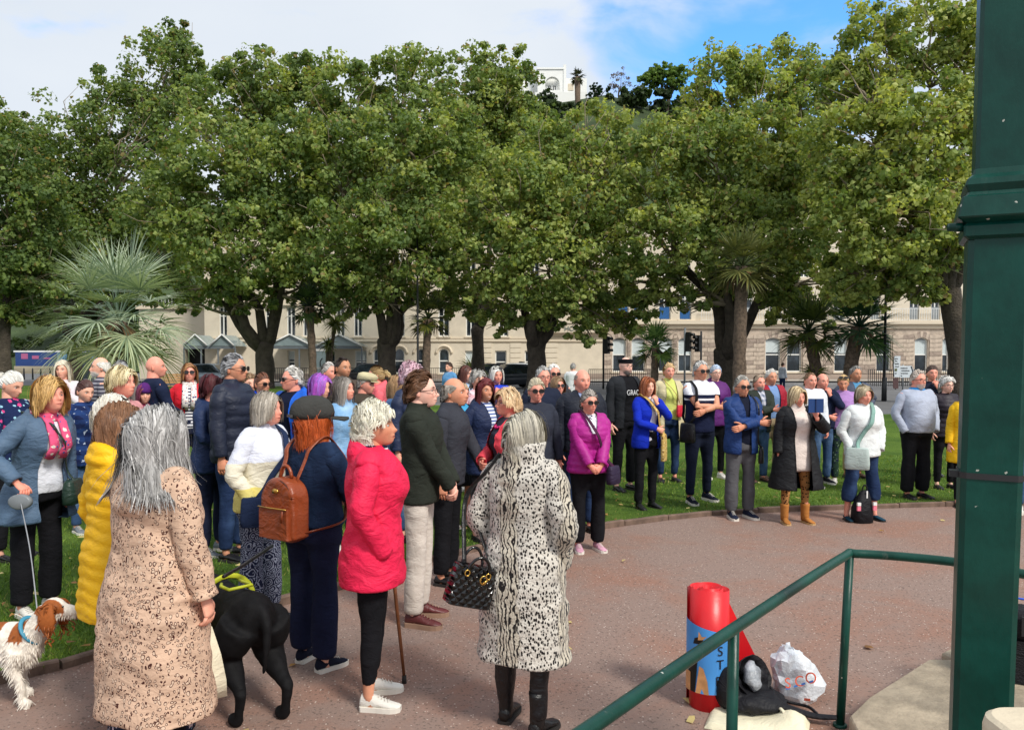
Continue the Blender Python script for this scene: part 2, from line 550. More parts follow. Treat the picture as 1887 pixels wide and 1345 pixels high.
# grass blades on the near lawn
def grass():
    n = 150000
    y = rng.uniform(0, 1, n) ** 1.7 * 11 + 3.2
    x = rng.uniform(-1, 1, n) * (y * 0.72 + 0.3)
    P = LAWN_POLY
    x1, y1 = P[:, 0], P[:, 1]; x2, y2 = np.roll(x1, -1), np.roll(y1, -1)
    c = np.zeros(n, int)
    for a, b_, cc, d in zip(x1, y1, x2, y2):
        c += ((b_ > y) != (d > y)) & (x < (cc - a) * (y - b_) / (d - b_ + 1e-12) + a)
    ok = c % 2 == 1
    x, y = x[ok], y[ok]; n = len(x)
    z = np.array([0.03 + 0.13 * sst(7.5, 11.5, y) * sst(1.0, -2.0, x)])[0]
    h = rng.uniform(0.018, 0.05, n) * (0.8 + 0.5 * vnoise(np.c_[x * 2, y * 2, x * 0], 4) ** 2)
    a = rng.uniform(0, 6.28, n); w = rng.uniform(0.002, 0.0045, n) * (1 + y * 0.09)
    l = rng.normal(0, 0.45, (n, 2)) * h[:, None]
    base = np.c_[x, y, z - 0.003]
    dx = np.c_[np.cos(a) * w, np.sin(a) * w, np.zeros(n)]
    V = np.stack([base - dx, base + dx, base + np.c_[l, h]], 1).reshape(-1, 3)
    F = np.arange(n * 3).reshape(-1, 3)
    t = np.clip(0.5 + 0.35 * vnoise(np.c_[x * 1.4, y * 1.4, x * 0], 9) + rng.normal(0, 0.25, n), 0, 1)[:, None]
    col = np.array(hexc(66, 100, 32)) * (1 - t) + np.array(hexc(140, 166, 68)) * t
    dry = rng.random(n) < 0.06
    col[dry] = np.array(hexc(160, 150, 90))
    tag(mesh_obj('grass', V, F, M_GRASS, None, False, np.repeat(col, 3, 0)), 'short green grass of the lawn behind the path', 'grass', kind='stuff')
grass()

# fallen leaves lying on lawn and path
def fallen():
    n = 520
    y = rng.uniform(0, 1, n) ** 1.5 * 9 + 3.4; x = rng.uniform(-1, 1, n) * (y * 0.68)
    vs, cs = [], []
    for i in range(n):
        L = is_lawn(x[i], y[i])
        if not L and rng.random() < 0.95: continue
        z = (lawn_z(x[i], y[i]) + 0.03) if L else 0.006
        a = rng.uniform(0, 6.28); r = rng.uniform(0.018, 0.045)
        pts = []
        for kk in range(5):
            rr = r * (1 if kk % 2 == 0 else 0.55)
            pts.append((x[i] + rr * math.cos(a + kk * 1.257), y[i] + rr * math.sin(a + kk * 1.257), z + rng.uniform(0, 0.02)))
        vs.append(pts); cs.append([hexc(*random.choice([(196, 168, 104), (170, 130, 74), (208, 190, 130), (140, 102, 62)]))] * 5)
    V = np.array(vs).reshape(-1, 3)
    tag(mesh_obj('fallen_leaves', V, np.arange(len(V)).reshape(-1, 5), M_GRASS, None, False, np.array(cs).reshape(-1, 3)), 'dry yellow leaves fallen on the lawn', 'leaves', kind='stuff')
fallen()

# far paths, road, pavement
def sheet(name, pts, z, mat):
    mb = MB(); mb.add([(x, y, z) for x, y in pts], [tuple(range(len(pts)))])
    return tag(mb.build(name, mat, smooth=False), kind='structure')
sheet('footpath', [(-70, 40), (-6, 26), (-4, 26.8), (-70, 44)], 0.19, plain('pink_path', hexc(176, 150, 138), 0.9, 0.1))
sheet('road', [(-120, 50.5), (90, 50.5), (90, 58.5), (-24, 58.5), (-60, 95), (-120, 95)], 0.0, M_ROAD)
sheet('pavement', [(-30, 58.5), (90, 58.5), (90, 66), (-30, 66)], 0.10, M_PAVE)
mb = MB()
for i in range(14):
    mb.box((-40 + i * 6, 54.4, 0.002), (-37 + i * 6, 54.52, 0.006))
tag(mb.build('road_marking', M_WHITE, smooth=False), kind='structure')

# ------------------------------------------------------------------ shared unit box pieces
_ub = MB(); _ub.box((-0.5, -0.5, -0.5), (0.5, 0.5, 0.5))
_ubm = {}
def piece(name, parent, a, b, mat, rz=0.0):
    key = mat.name
    if key not in _ubm:
        me = bpy.data.meshes.new('box_' + key)
        v, f, _ = _ub.arrays(); me.from_pydata(v.tolist(), [], f); me.materials.append(mat); me.update()
        _ubm[key] = me
    o = bpy.data.objects.new(name, _ubm[key]); COL.objects.link(o)
    o.parent = parent
    a, b = np.minimum(a, b), np.maximum(a, b)
    o.location = (a + b) / 2; o.scale = b - a; o.rotation_euler = (0, 0, rz)
    return o

# ------------------------------------------------------------------ hotel
M_STUCCO = plain('cream_stucco', hexc(216, 204, 184), 0.9, 0.07, 1.1, 0.25, 20)
M_TRIM = plain('stucco_trim', hexc(218, 204, 182), 0.85, 0.07, 2.0, 0.2, 20)
M_ASHLAR = plain('pinkish_ashlar', hexc(190, 174, 158), 0.9, 0.22, 1.6, 0.5, 15, bd=0.03)
M_ASHLAR2 = plain('grey_ashlar', hexc(158, 142, 130), 0.9, 0.25, 2.1, 0.5, 15, bd=0.03)
M_FRAME = plain('white_window_frame', hexc(226, 226, 222), 0.5, 0.04, bmp=0)
M_BLUEF = plain('blue_balcony_panel', hexc(40, 92, 150), 0.4, 0.08, bmp=0)
M_BLIND = plain('window_blind', hexc(196, 206, 208), 0.7, 0.05, bmp=0)
def glass_mat(name='window_glass', c=(0.012, 0.017, 0.022)):
    m, nt, b = base_mat(name, 0.06, 0.7)
    nt.links.new(mixc(nt, ramp01(nt, noise(nt, tex_vec(nt), 1.3, 4), 0.4, 0.75), c, tuple(x * 3.5 for x in c)), b.inputs['Base Color'])
    bump(nt, b, noise(nt, tex_vec(nt), 1.2, 2), 0.04, 0.05)
    return m
M_GLASS = glass_mat()
M_GLASSG = plain('canopy_glass', hexc(128, 144, 146), 0.15, 0.12, 1.5, bmp=0, spec=0.6)
M_CANOPY = plain('canopy_frame', hexc(104, 112, 118), 0.4, 0.1, bmp=0)

HY = 64.0
HK = F_PX / HY
def hx(u): return (u - IMG_W / 2) / HK
def hz(v): return CAM_H + (HORIZON - v) / HK
hotel = empty('hotel_building', (0, HY, 0)); tag(hotel, 'long cream stucco hotel with rows of white framed windows behind the trees', 'building')

def arch_poly(x0, x1, z0, zs, rise, n=10):
    """opening outline, flat bottom z0, springing at zs, arch rise"""
    pts = [(x1, z0), (x1, zs)]
    c = (x0 + x1) / 2; hw = (x1 - x0) / 2
    for i in range(1, n):
        a = math.pi * i / n
        pts.append((c + hw * math.cos(a), zs + rise * math.sin(a)))
    return pts + [(x0, zs), (x0, z0)]

OPEN = []    # x0, x1, z0, z1(springing), rise, kind, storey
def win(u, w, v0, v1, kind='sash', rise=0.0):
    x0, x1 = hx(u - w / 2), hx(u + w / 2)
    OPEN.append((x0, x1, hz(v1), hz(v0) - rise, rise, kind))
for u, w in ((697, 19), (736, 19), (776, 18), (818, 19)): win(u, w, 642, 688, 'arch', 0.42)
for u, w in ((537, 13), (608, 20), (665, 22), (867, 20), (923, 21), (977, 20)): win(u, w, 646, 688)
win(1058, 48, 622, 712, 'door', 1.05)
for u, w in ((1141, 25), (1176, 25), (1226, 26), (1262, 25), (1333, 24), (1424, 28), (1463, 27), (1549, 24), (1628, 27), (1697, 24), (1742, 12)): win(u, w, 622, 685, 'seg', 0.25)
for u, w in ((412, 15), (450, 15), (497, 15), (537, 16), (566, 15), (628, 16), (660, 16), (737, 18), (818, 20), (868, 19), (928, 18), (985, 18)): win(u, w, 566, 620, 'shutter')
for u, w in ((1147, 22), (1178, 22), (1224, 22), (1262, 22), (1325, 22), (1375, 22), (1428, 22), (1480, 22), (1545, 22), (1610, 18), (1683, 18), (1722, 16)): win(u, w, 535, 589, 'french')
for u in (412, 450, 537, 566, 628, 660, 737, 818, 868, 928, 985, 1058, 1147, 1178, 1224, 1262, 1325, 1375, 1428, 1480, 1545, 1610, 1683, 1722): win(u, 18, 468, 512, 'upper')
XL, XR, ZT = hx(378), hx(1752), 13.2
XM = hx(1112)
def wall_strip(mb, x0, x1, z0, z1, ops, depth=0.45):
    ops = sorted([o for o in ops if o[0] >= x0 - 0.01 and o[1] <= x1 + 0.01 and o[2] >= z0 - 0.01 and o[3] + o[4] <= z1 + 0.01])
    x = x0
    for o in ops:
        if o[0] > x + 0.01: mb.box((x, 0, z0), (o[0], depth, z1))
        if o[2] > z0 + 0.01: mb.box((o[0], 0, z0), (o[1], depth, o[2]))
        zt = o[3] + o[4]
        if zt < z1 - 0.01: mb.box((o[0], 0, zt), (o[1], depth, z1))
        if o[4] > 0:
            ap = arch_poly(o[0], o[1], o[3], o[3], o[4])[1:-1]
            c = (o[0] + o[1]) / 2
            for half in (1, -1):
                pl = [p for p in ap if (p[0] - c) * half >= -1e-6]
                corner = (o[1] if half > 0 else o[0], zt)
                pl = (pl + [corner]) if half > 0 else ([corner] + pl)
                n = len(pl)
                vv = [(p[0], 0, p[1]) for p in pl] + [(p[0], depth, p[1]) for p in pl]
                mb.add(vv, [tuple(range(n)), tuple(range(2 * n - 1, n - 1, -1))] + [(i, n + i, n + (i + 1) % n, (i + 1) % n) for i in range(n)])
        x = o[1]
    if x < x1 - 0.01: mb.box((x, 0, z0), (x1, depth, z1))
mbl = MB()
wall_strip(mbl, XL, XM, 0.0, 3.30, OPEN); wall_strip(mbl, XL, XM, 3.31, 8.2, [o for o in OPEN if o[5] == 'shutter']); wall_strip(mbl, XL, XM, 8.21, ZT, [o for o in OPEN if o[5] == 'upper'])
wall_strip(mbl, XL, XM, 0, 0, [])
mbl.build('wall', M_STUCCO, hotel, smooth=False)
mbr = MB()
wall_strip(mbr, XM + 0.005, XR, 0.0, 4.30, OPEN)
mbr.build('ground_floor_wall', M_ASHLAR, hotel, smooth=False)
mbr = MB()
wall_strip(mbr, XM + 0.005, XR, 4.31, 8.4, [o for o in OPEN if o[5] == 'french']); wall_strip(mbr, XM + 0.005, XR, 8.41, ZT, [o for o in OPEN if o[5] == 'upper'])
a = np.linspace(0, math.pi / 2, 9)
bow = [(XR + 1.6 * math.sin(t), 1.6 - 1.6 * math.cos(t) + 0.02) for t in a] + [(XR + 1.6, 9), (XL, 9), (XL, 1.0), (XR, 1.0)]
mbr.build('upper_wall', M_STUCCO, hotel, smooth=False)
mbr = MB(); mbr.extrude(bow, 0, ZT); mbr.build('corner_bow', M_STUCCO, hotel, smooth=False)
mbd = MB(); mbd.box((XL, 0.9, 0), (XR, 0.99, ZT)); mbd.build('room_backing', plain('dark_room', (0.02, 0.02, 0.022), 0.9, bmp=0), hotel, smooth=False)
# bands, cornices
for nm, x0, x1, z0, z1, dp, mt in (('string_course', XL, XM, 3.22, 3.42, 0.12, M_TRIM), ('string_course', XL, XM, 3.46, 3.56, 0.07, M_TRIM), ('cornice', XM, XR + 1.2, 4.30, 4.62, 0.16, M_TRIM), ('cornice', XM, XR + 1.3, 4.65, 4.95, 0.42, M_TRIM),
                                ('string_course', XL, XM, 8.1, 8.32, 0.14, M_TRIM), ('string_course', XM, XR, 8.3, 8.52, 0.15, M_TRIM), ('parapet', XL, XR, ZT, ZT + 0.5, 0.35, M_TRIM), ('plinth', XL, XM, 0.0, 0.55, 0.08, M_ASHLAR2), ('plinth', XM, XR, 0.0, 0.5, 0.10, M_ASHLAR2)):
    piece(nm, hotel, (x0, -dp, z0), (x1, -0.003, z1), mt)
# windows
for (x0, x1, z0, zs, rise, kind) in OPEN:
    zt = zs + rise
    w = x1 - x0
    f = MB()
    t = 0.09
    yf = 0.16
    if rise:
        op = arch_poly(x0, x1, z0, zs, rise)
        ip = arch_poly(x0 + t, x1 - t, z0 + t, zs, max(rise - t, 0.05))
        n = len(op)
        vv = [(p[0], yf, p[1]) for p in op] + [(p[0], yf, p[1]) for p in ip] + [(p[0], yf + 0.1, p[1]) for p in op] + [(p[0], yf + 0.1, p[1]) for p in ip]
        fs = []
        for i in range(n):
            j = (i + 1) % n
            fs += [(i, j, n + j, n + i), (n + i, n + j, 3 * n + j, 3 * n + i)]
        f.add(vv, fs)
    else:
        for bx in (((x0, yf, z0), (x0 + t, yf + 0.1, zt)), ((x1 - t, yf, z0), (x1, yf + 0.1, zt)), ((x0 + t, yf, z0), (x1 - t, yf + 0.1, z0 + t)), ((x0 + t, yf, zt - t), (x1 - t, yf + 0.1, zt))):
            f.box(*bx)
    c = (x0 + x1) / 2
    if kind in ('sash', 'arch', 'seg'):
        f.box((x0 + t, yf + 0.01, (z0 + zt) / 2 - 0.05), (x1 - t, yf + 0.09, (z0 + zt) / 2 + 0.05))
    if kind in ('shutter', 'french', 'upper'):
        f.box((c - 0.05, yf + 0.005, z0 + t), (c + 0.05, yf + 0.09, zt - t))
        f.box((x0 + t, yf + 0.02, z0 + (zt - z0) * 0.68), (c - 0.05, yf + 0.08, z0 + (zt - z0) * 0.68 + 0.06))
        f.box((c + 0.05, yf + 0.02, z0 + (zt - z0) * 0.68), (x1 - t, yf + 0.08, z0 + (zt - z0) * 0.68 + 0.06))
    if kind == 'door':
        f.box((x0 + t, yf - 0.02, zs - 0.25), (x1 - t, yf + 0.1, zs + 0.05))
        for xx in (x0 + 0.35, c - 0.06, x1 - 0.43): f.box((xx, yf, z0), (xx + 0.09, yf + 0.09, zs - 0.25))
        f.box((x0 + t, yf + 0.01, zs - 0.62), (x1 - t, yf + 0.09, zs - 0.54))
        ar = np.linspace(0, math.pi, 14)
        f.tube([(c + (w / 2 - 0.32) * math.cos(q), yf + 0.04, zs + 0.05 + (rise - 0.3) * math.sin(q)) for q in ar], 0.06, 6)
    fo = f.build('door_frame' if kind == 'door' else 'window', M_FRAME if kind != 'door' else M_STEEL, hotel, smooth=False)
    pn = MB()
    ol = arch_poly(x0 + 0.04, x1 - 0.04, z0 + 0.04, zs, max(rise - 0.03, 0)) if rise else [(x1 - 0.04, z0 + 0.04), (x1 - 0.04, zt - 0.04), (x0 + 0.04, zt - 0.04), (x0 + 0.04, z0 + 0.04)]
    pn.add([(p[0], yf + 0.075, p[1]) for p in ol], [tuple(range(len(ol)))])
    pn.build('pane', M_GLASS, fo, smooth=False)
    r_ = rng.random()
    if kind in ('sash', 'seg', 'upper') and r_ < 0.55:
        bl = rng.uniform(0.25, 0.5)
        piece('blind', fo, (x0 + t, yf + 0.055, zt - rise - (zt - z0) * bl), (x1 - t, yf + 0.07, zt - rise * 0.6 - 0.05), M_BLIND)
    if kind == 'french':
        piece('balcony_panel', fo, (x0 + t, yf - 0.04, z0 + 0.05), (x1 - t, yf - 0.02, z0 + (zt - z0) * 0.42), M_BLUEF if x0 < hx(1300) else M_STEEL)
    if kind != 'door':
        piece('sill', fo, (x0 - 0.12, -0.14, z0 - 0.12), (x1 + 0.12, yf, z0 - 0.003), M_TRIM)
    if kind == 'shutter':
        s_ = MB()
        s_.loft([np.array([(x0 - 0.25, y, zt + 0.12), (x1 + 0.25, y, zt + 0.12), (x1 + 0.25, y, zt + 0.24), (x1 + 0.05, y, zt + 0.42), (c, y, zt + 0.52), (x0 - 0.05, y, zt + 0.42), (x0 - 0.25, y, zt + 0.24)]) for y in (-0.22, -0.003)])
        s_.build('window_hood', M_TRIM, fo, smooth=False)
    if kind == 'arch':
        s_ = MB()
        ar = np.linspace(0, math.pi, 15)
        s_.tube([(c + (w / 2 + 0.22) * math.cos(q), -0.02, zs + (rise + 0.22) * math.sin(q)) for q in ar], 0.11, 6)
        s_.build('window_hood', M_TRIM, fo, smooth=True)
    if kind == 'seg':
        nv = 7
        for i in range(nv):                            # wedge stones over the window
            a0, a1 = [x0 - 0.15 + (w + 0.3) * q / nv for q in (i, i + 0.94)]
            zc = [zs + rise * math.sin(math.pi * min(max((q - x0) / w, 0), 1)) + 0.02 for q in (a0, a1)]
            sp = [c + (q - c) * 1.35 for q in (a0, a1)]
            s_ = MB()
            s_.loft([np.array([(a0, y, zc[0]), (a1, y, zc[1]), (sp[1], y, zc[1] + 0.48), (sp[0], y, zc[0] + 0.48)]) for y in (-0.05 - 0.01 * (i % 2), -0.003)])
            s_.build('stone', M_ASHLAR if i % 2 else M_ASHLAR2, hotel, smooth=False)
# rusticated stones of the ground floor piers
segs = sorted([(o[0], o[1]) for o in OPEN if o[5] == 'seg'])
gaps = [(XM + 0.05, segs[0][0] - 0.1)] + [(segs[i][1] + 0.1, segs[i + 1][0] - 0.1) for i in range(len(segs) - 1)] + [(segs[-1][1] + 0.1, XR)]
for gi, (a, b) in enumerate(gaps):
    if b - a < 0.25: continue
    zc = 0.55
    row = 0
    while zc < 3.45:
        hgt = 0.36
        n = max(1, int(round((b - a) / 0.95)))
        cut = np.linspace(a, b, n + 1)
        if n > 1 and row % 2: cut[1:-1] += 0.22
        for i in range(n):
            piece('stone', hotel, (cut[i] + 0.012, -0.05 - rng.uniform(0, 0.03), zc + 0.012), (cut[i + 1] - 0.012, -0.002, zc + hgt - 0.012), M_ASHLAR if rng.random() < 0.6 else M_ASHLAR2)
        zc += hgt; row += 1
# horizontal channelled bands on the stucco ground floor
segs = sorted([(o[0], o[1]) for o in OPEN if o[5] in ('sash', 'arch', 'door')])
for i in range(len(segs) - 1):
    a, b = segs[i][1] + 0.3, segs[i + 1][0] - 0.3
    if b - a < 0.5 or a < hx(835): continue
    for q in range(6):
        piece('rustic_band', hotel, (a, -0.05, 0.62 + q * 0.42), (b, -0.002, 0.62 + q * 0.42 + 0.38), M_STUCCO)
# entrance: entablature, pediment and lettering
c = hx(1058)
piece('entablature', hotel, (c - 2.6, -0.5, 3.95), (c + 2.6, -0.004, 4.7), M_TRIM)
s_ = MB(); s_.loft([np.array([(c - 3.0, y, 4.72), (c + 3.0, y, 4.72), (c, y, 6.3)]) for y in (-0.6, -0.003)]); s_.build('pediment', M_TRIM, hotel, smooth=False)
for sx in (-1, 1):
    s_ = MB(); s_.tube([(c + sx * 3.05, -0.62, 4.8), (c, -0.62, 6.42)], 0.13, 4); s_.build('pediment_moulding', M_TRIM, hotel, smooth=False)
def lettering(txt, parent, loc, size, mat, rot=(R(90), 0, 0), ext=0.02, name='lettering', align='CENTER', shear=0):
    cu = bpy.data.curves.new('lettering', 'FONT'); cu.body = txt; cu.size = size; cu.extrude = ext; cu.align_x = align; cu.shear = shear
    o = bpy.data.objects.new(name, cu); COL.objects.link(o)
    dg = bpy.context.evaluated_depsgraph_get()
    me = bpy.data.meshes.new_from_object(o.evaluated_get(dg))
    bpy.data.objects.remove(o)
    o = bpy.data.objects.new(name, me); COL.objects.link(o)
    me.materials.clear(); me.materials.append(mat)
    o.parent = parent; o.location = loc; o.rotation_euler = rot
    return o
lettering('HOTEL', hotel, (c, -0.54, 4.1), 0.55, plain('grey_green_letters', hexc(110, 124, 120), 0.6, bmp=0))
# small blue plaque
s_ = MB(); s_.tube([(hx(894), -0.02, hz(652)), (hx(894), 0.0, hz(652))], 0.16, 14); s_.build('plaque', plain('blue_plaque', hexc(70, 92, 118), 0.4, bmp=0), hotel)
# balcony railing over the right wing
def rail_run(name, x0, x1, z0, z1, y, parent, mat, step=0.16, r=0.014):
    m = MB()
    m.box((x0, y - 0.02, z1 - 0.04), (x1, y + 0.02, z1)); m.box((x0, y - 0.015, z0 + 0.05), (x1, y + 0.015, z0 + 0.08))
    x = x0
    while x < x1:
        m.box((x - r, y - r, z0), (x + r, y + r, z1 - 0.04)); x += step
    return m.build(name, mat, parent, smooth=False)
rb = rail_run('balcony_railing', hx(1290), XR + 1.0, 4.95, 5.95, -0.36, hotel, M_WHITE, 0.2); 
# glazed canopies at the left wing
def canopy(u0, u1, label, door=True):
    x0, x1 = hx(u0), hx(u1)
    root = empty('glass_canopy', ((x0 + x1) / 2, HY - 3.0, 0.1)); tag(root, label, 'canopy', 'glazed canopies of the hotel')
    w = (x1 - x0) / 2
    z0, z1 = 2.5, 3.55
    m = MB()
    for sx in (-w, -w * 0.33, w * 0.33, w):
        m.box((sx - 0.05, -0.05, 0), (sx + 0.05, 0.05, z0))
    m.box((-w, -0.08, z0 - 0.02), (w, 0.08, z0 + 0.2)); m.build('frame', M_CANOPY, root, smooth=False)
    for sx in (-1, 1):
        cx = sx * w * 0.52; hw = w * 0.46
        for half in (-1, 1):
            m = MB(); m.loft([np.array([(cx + half * hw, y, z0 + 0.205), (cx + half * hw, y, z0 + 0.24), (cx, y, z1 + 0.04), (cx, y, z1)]) for y in (-0.2, 2.9)])
            m.build('roof_pane', M_GLASSG, root, smooth=False)
            m = MB(); m.tube([(cx + half * hw, -0.25, z0 + 0.26), (cx, -0.25, z1 + 0.07)], 0.06, 5); m.build('roof_bar', M_WHITE, root)
        m = MB(); m.loft([np.array([(cx - hw, y, z0 + 0.21), (cx + hw, y, z0 + 0.21), (cx, y, z1 - 0.03)]) for y in (-0.12, -0.08)]); m.build('gable_pane', M_GLASSG, root, smooth=False)
    if door:
        m = MB()
        for bx in (((-0.4, -0.1, 0), (-0.28, 0, z0 - 0.03)), ((0.95, -0.1, 0), (1.07, 0, z0 - 0.03)), ((-0.28, -0.1, 0.9), (0.95, -0.02, 1.0)), ((-0.28, -0.1, z0 - 0.2), (0.95, 0, z0 - 0.03))): m.box(*bx)
        do = m.build('door', M_FRAME, root, smooth=False)
        piece('pane', do, (-0.28, -0.06, 0.05), (0.95, -0.04, z0 - 0.2), M_GLASSG)
        m = MB(); a = np.linspace(-1.2, 1.2, 9); m.tube([(0.75 - 0.3 * math.cos(q), -0.14, 1.35 + 0.42 * math.sin(q)) for q in a], 0.04, 5); m.build('door_handle', M_BLACK, do)
canopy(515, 680, 'double glass entrance canopy with a door in front of the hotel left wing')
canopy(368, 458, 'smaller glass canopy at the far left corner of the hotel', False)

# low garage building at the left end, hoarding, bus shelter
gar = empty('garage_building', (hx(330), HY + 4, 0)); tag(gar, 'low cream building with a wide dark garage opening at the left', 'building')
piece('wall', gar, (-5.5, 0.6, 3.0), (2.3, 8, 6.2), M_STUCCO); piece('pillar', gar, (-5.5, 0.55, 0), (-1.4, 1.2, 2.998), M_STUCCO); piece('pillar', gar, (1.9, 0.55, 0), (2.35, 1.2, 2.998), M_TRIM)
piece('doorway_shade', gar, (-1.4, 1.4, 0), (1.9, 1.5, 2.99), plain('garage_shade', (0.012, 0.012, 0.013), 0.9, bmp=0)); piece('lintel', gar, (-1.5, 0.45, 2.7), (2.4, 0.597, 3.2), M_TRIM)  # near-black panel stands in for the shade inside the open garage
piece('roof', gar, (-5.7, 0.4, 6.203), (2.4, 8.2, 6.5), M_TRIM); rail_run('roof_railing', -5.5, 2.0, 6.5, 7.4, 0.5, gar, M_WHITE, 0.3)
hd = empty('hoarding', (pt(90, 660, 92).x, 92, 0)); tag(hd, 'long blue advertising hoarding with pink panels at the far left', 'hoarding')
piece('board', hd, (-4.0, 0, 0.9), (1.0, 0.12, 2.55), plain('hoarding_blue', hexc(32, 58, 112), 0.5, 0.2, 0.8, bmp=0))
piece('board', hd, (1.02, 0, 0.9), (8.5, 0.12, 2.55), plain('hoarding_sea', hexc(92, 142, 184), 0.5, 0.25, 0.6, bmp=0))
piece('top_rail', hd, (-4.2, -0.02, 2.56), (8.6, 0.16, 2.75), M_WHITE); piece('base', hd, (-4.2, 0.0, 0.0), (8.6, 0.14, 0.897), plain('stone_wall_base', hexc(150, 140, 120), 0.9, 0.3, 3))
for i, x in enumerate((-3.3, -2.0, -0.6)):
    piece('pink_panel', hd, (x, -0.02, 1.75), (x + 0.8, -0.003, 2.4 - 0.25 * i), plain('hoarding_pink', hexc(170, 90, 130), 0.5, bmp=0))
sh_ = empty('bus_shelter', (pt(172, 670, 62).x, 62, 0)); tag(sh_, 'grey framed glass bus shelter beside the road at left', 'bus shelter')
for x in (-0.95, -0.2, 0.95): piece('post', sh_, (x - 0.05, -0.05, 0), (x + 0.05, 0.05, 2.35), M_STEEL)
piece('roof', sh_, (-1.1, -0.3, 2.352), (1.2, 1.3, 2.5), M_STEEL); piece('rail', sh_, (-0.9, -0.03, 1.0), (0.9, 0.03, 1.08), M_STEEL); piece('rail', sh_, (-0.9, -0.03, 0.12), (0.9, 0.03, 0.2), M_STEEL)
piece('pane', sh_, (-0.9, -0.01, 0.2), (-0.25, 0.01, 2.3), plain('shelter_glass', hexc(86, 94, 98), 0.12, 0.2, 1.0, bmp=0)); piece('poster', sh_, (-0.15, 0.9, 0.5), (0.9, 0.95, 2.2), plain('shelter_poster', hexc(98, 70, 66), 0.5, 0.4, 1.6, bmp=0))

# ------------------------------------------------------------------ hill with villa
def hill():
    xs = np.linspace(-260, 330, 60); ys = np.linspace(95, 260, 22)
    X, Y = np.meshgrid(xs, ys)
    ridge = 36 + 20.5 * np.exp(-((X - 20) / 60) ** 2) - 20 * sst(-20, -160, X)
    Z = ridge * sst(95, 172, Y) + 3 * vnoise(np.c_[X.ravel() * 0.05, Y.ravel() * 0.05, X.ravel() * 0], 2).reshape(X.shape)
    Z = np.where(Y > 180, Z - (Y - 180) * 0.25, Z)
    n = len(xs); m = len(ys)
    F = [(i * n + j, i * n + j + 1, (i + 1) * n + j + 1, (i + 1) * n + j) for i in range(m - 1) for j in range(n - 1)]
    return tag(mesh_obj('hill', np.c_[X.ravel(), Y.ravel(), Z.ravel()], F, plain('hillside', hexc(56, 72, 38), 0.95, 0.4, 0.15, 1.0, 0.8, bd=0.5)), kind='structure'), (lambda x, y: float((36 + 20.5 * math.exp(-((x - 20) / 60) ** 2) - 20 * sst(-20, -160, x)) * sst(95, 172, y)))
_, hill_z = hill()
VD = 168.0
vk = F_PX / VD
def vx(u): return (u - IMG_W / 2) / vk
def vz(v): return CAM_H + (HORIZON - v) / vk
M_VILLA = plain('villa_white', hexc(236, 236, 232), 0.8, 0.04, 0.5, 0.1)
villa = empty('villa', (0, VD, 0)); tag(villa, 'white villa with an arched loggia on the hilltop', 'house')
piece('wall', villa, (vx(940), 2.0, vz(196)), (vx(996), 12, vz(138)), M_VILLA)
def villa_front():
    x0, x1, z0, z1 = vx(990), vx(1037), vz(196), vz(136)
    cx, hw, zb, zs = vx(1017), 1.55, vz(173), vz(162)
    m = MB()
    m.box((x0, 0, z0), (cx - hw, 1.2, z1)); m.box((cx + hw, 0, z0), (x1, 1.2, z1)); m.box((cx - hw, 0, z0), (cx + hw, 1.2, zb)); m.box((cx - hw, 0, zs + hw), (cx + hw, 1.2, z1))
    for half in (1, -1):
        a = np.linspace(0, math.pi / 2, 8)
        pl = [(cx + half * hw * math.cos(q), zs + hw * math.sin(q)) for q in a] + [(cx + half * hw, zs + hw)]
        n = len(pl)
        vv = [(p[0], 0, p[1]) for p in pl] + [(p[0], 1.2, p[1]) for p in pl]
        m.add(vv, [tuple(range(n)), tuple(range(2 * n - 1, n - 1, -1))] + [(i, n + i, n + (i + 1) % n, (i + 1) % n) for i in range(n)])
    m.build('loggia_wall', M_VILLA, villa, smooth=False)
    piece('loggia_back', villa, (x0, 3.0, z0), (x1, 3.3, z1 - 0.02), M_VILLA)
    for dx in (-0.75, 0.35):
        piece('window', villa, (cx + dx, 2.9, zb + 0.8), (cx + dx + 0.55, 2.997, zb + 1.9), M_GLASS)
    for i in range(9): piece('baluster', villa, (cx - hw + 0.1 + i * 0.37, 0.1, zb), (cx - hw + 0.22 + i * 0.37, 0.22, zb + 0.75), M_VILLA)
    piece('parapet', villa, (x0 - 0.2, -0.2, z1), (x1 + 0.2, 1.4, z1 + 0.35), M_VILLA)
    piece('pier', villa, (x1 + 0.003, -0.15, z0), (x1 + 0.6, 1.4, z1 + 1.0), M_VILLA)
    piece('side_wing', villa, (x1 + 0.61, 0.6, vz(200)), (vx(1080), 9, vz(150)), M_VILLA); piece('window', villa, (vx(1046), 0.5, vz(172)), (vx(1056), 0.597, vz(160)), M_TRIM)
    piece('garden_wall', villa, (vx(985), -2.5, vz(215)), (vx(1078), -2.2, vz(184)), M_VILLA)
    m = MB(); m.loft([np.array([(vx(950), y, z1 + 0.3), (vx(1035), y, z1 + 0.3), (vx(1010), y, z1 + 1.0), (vx(965), y, z1 + 1.0)]) for y in (3.2, 10)]); m.build('roof', M_VILLA, villa, smooth=False)
villa_front()

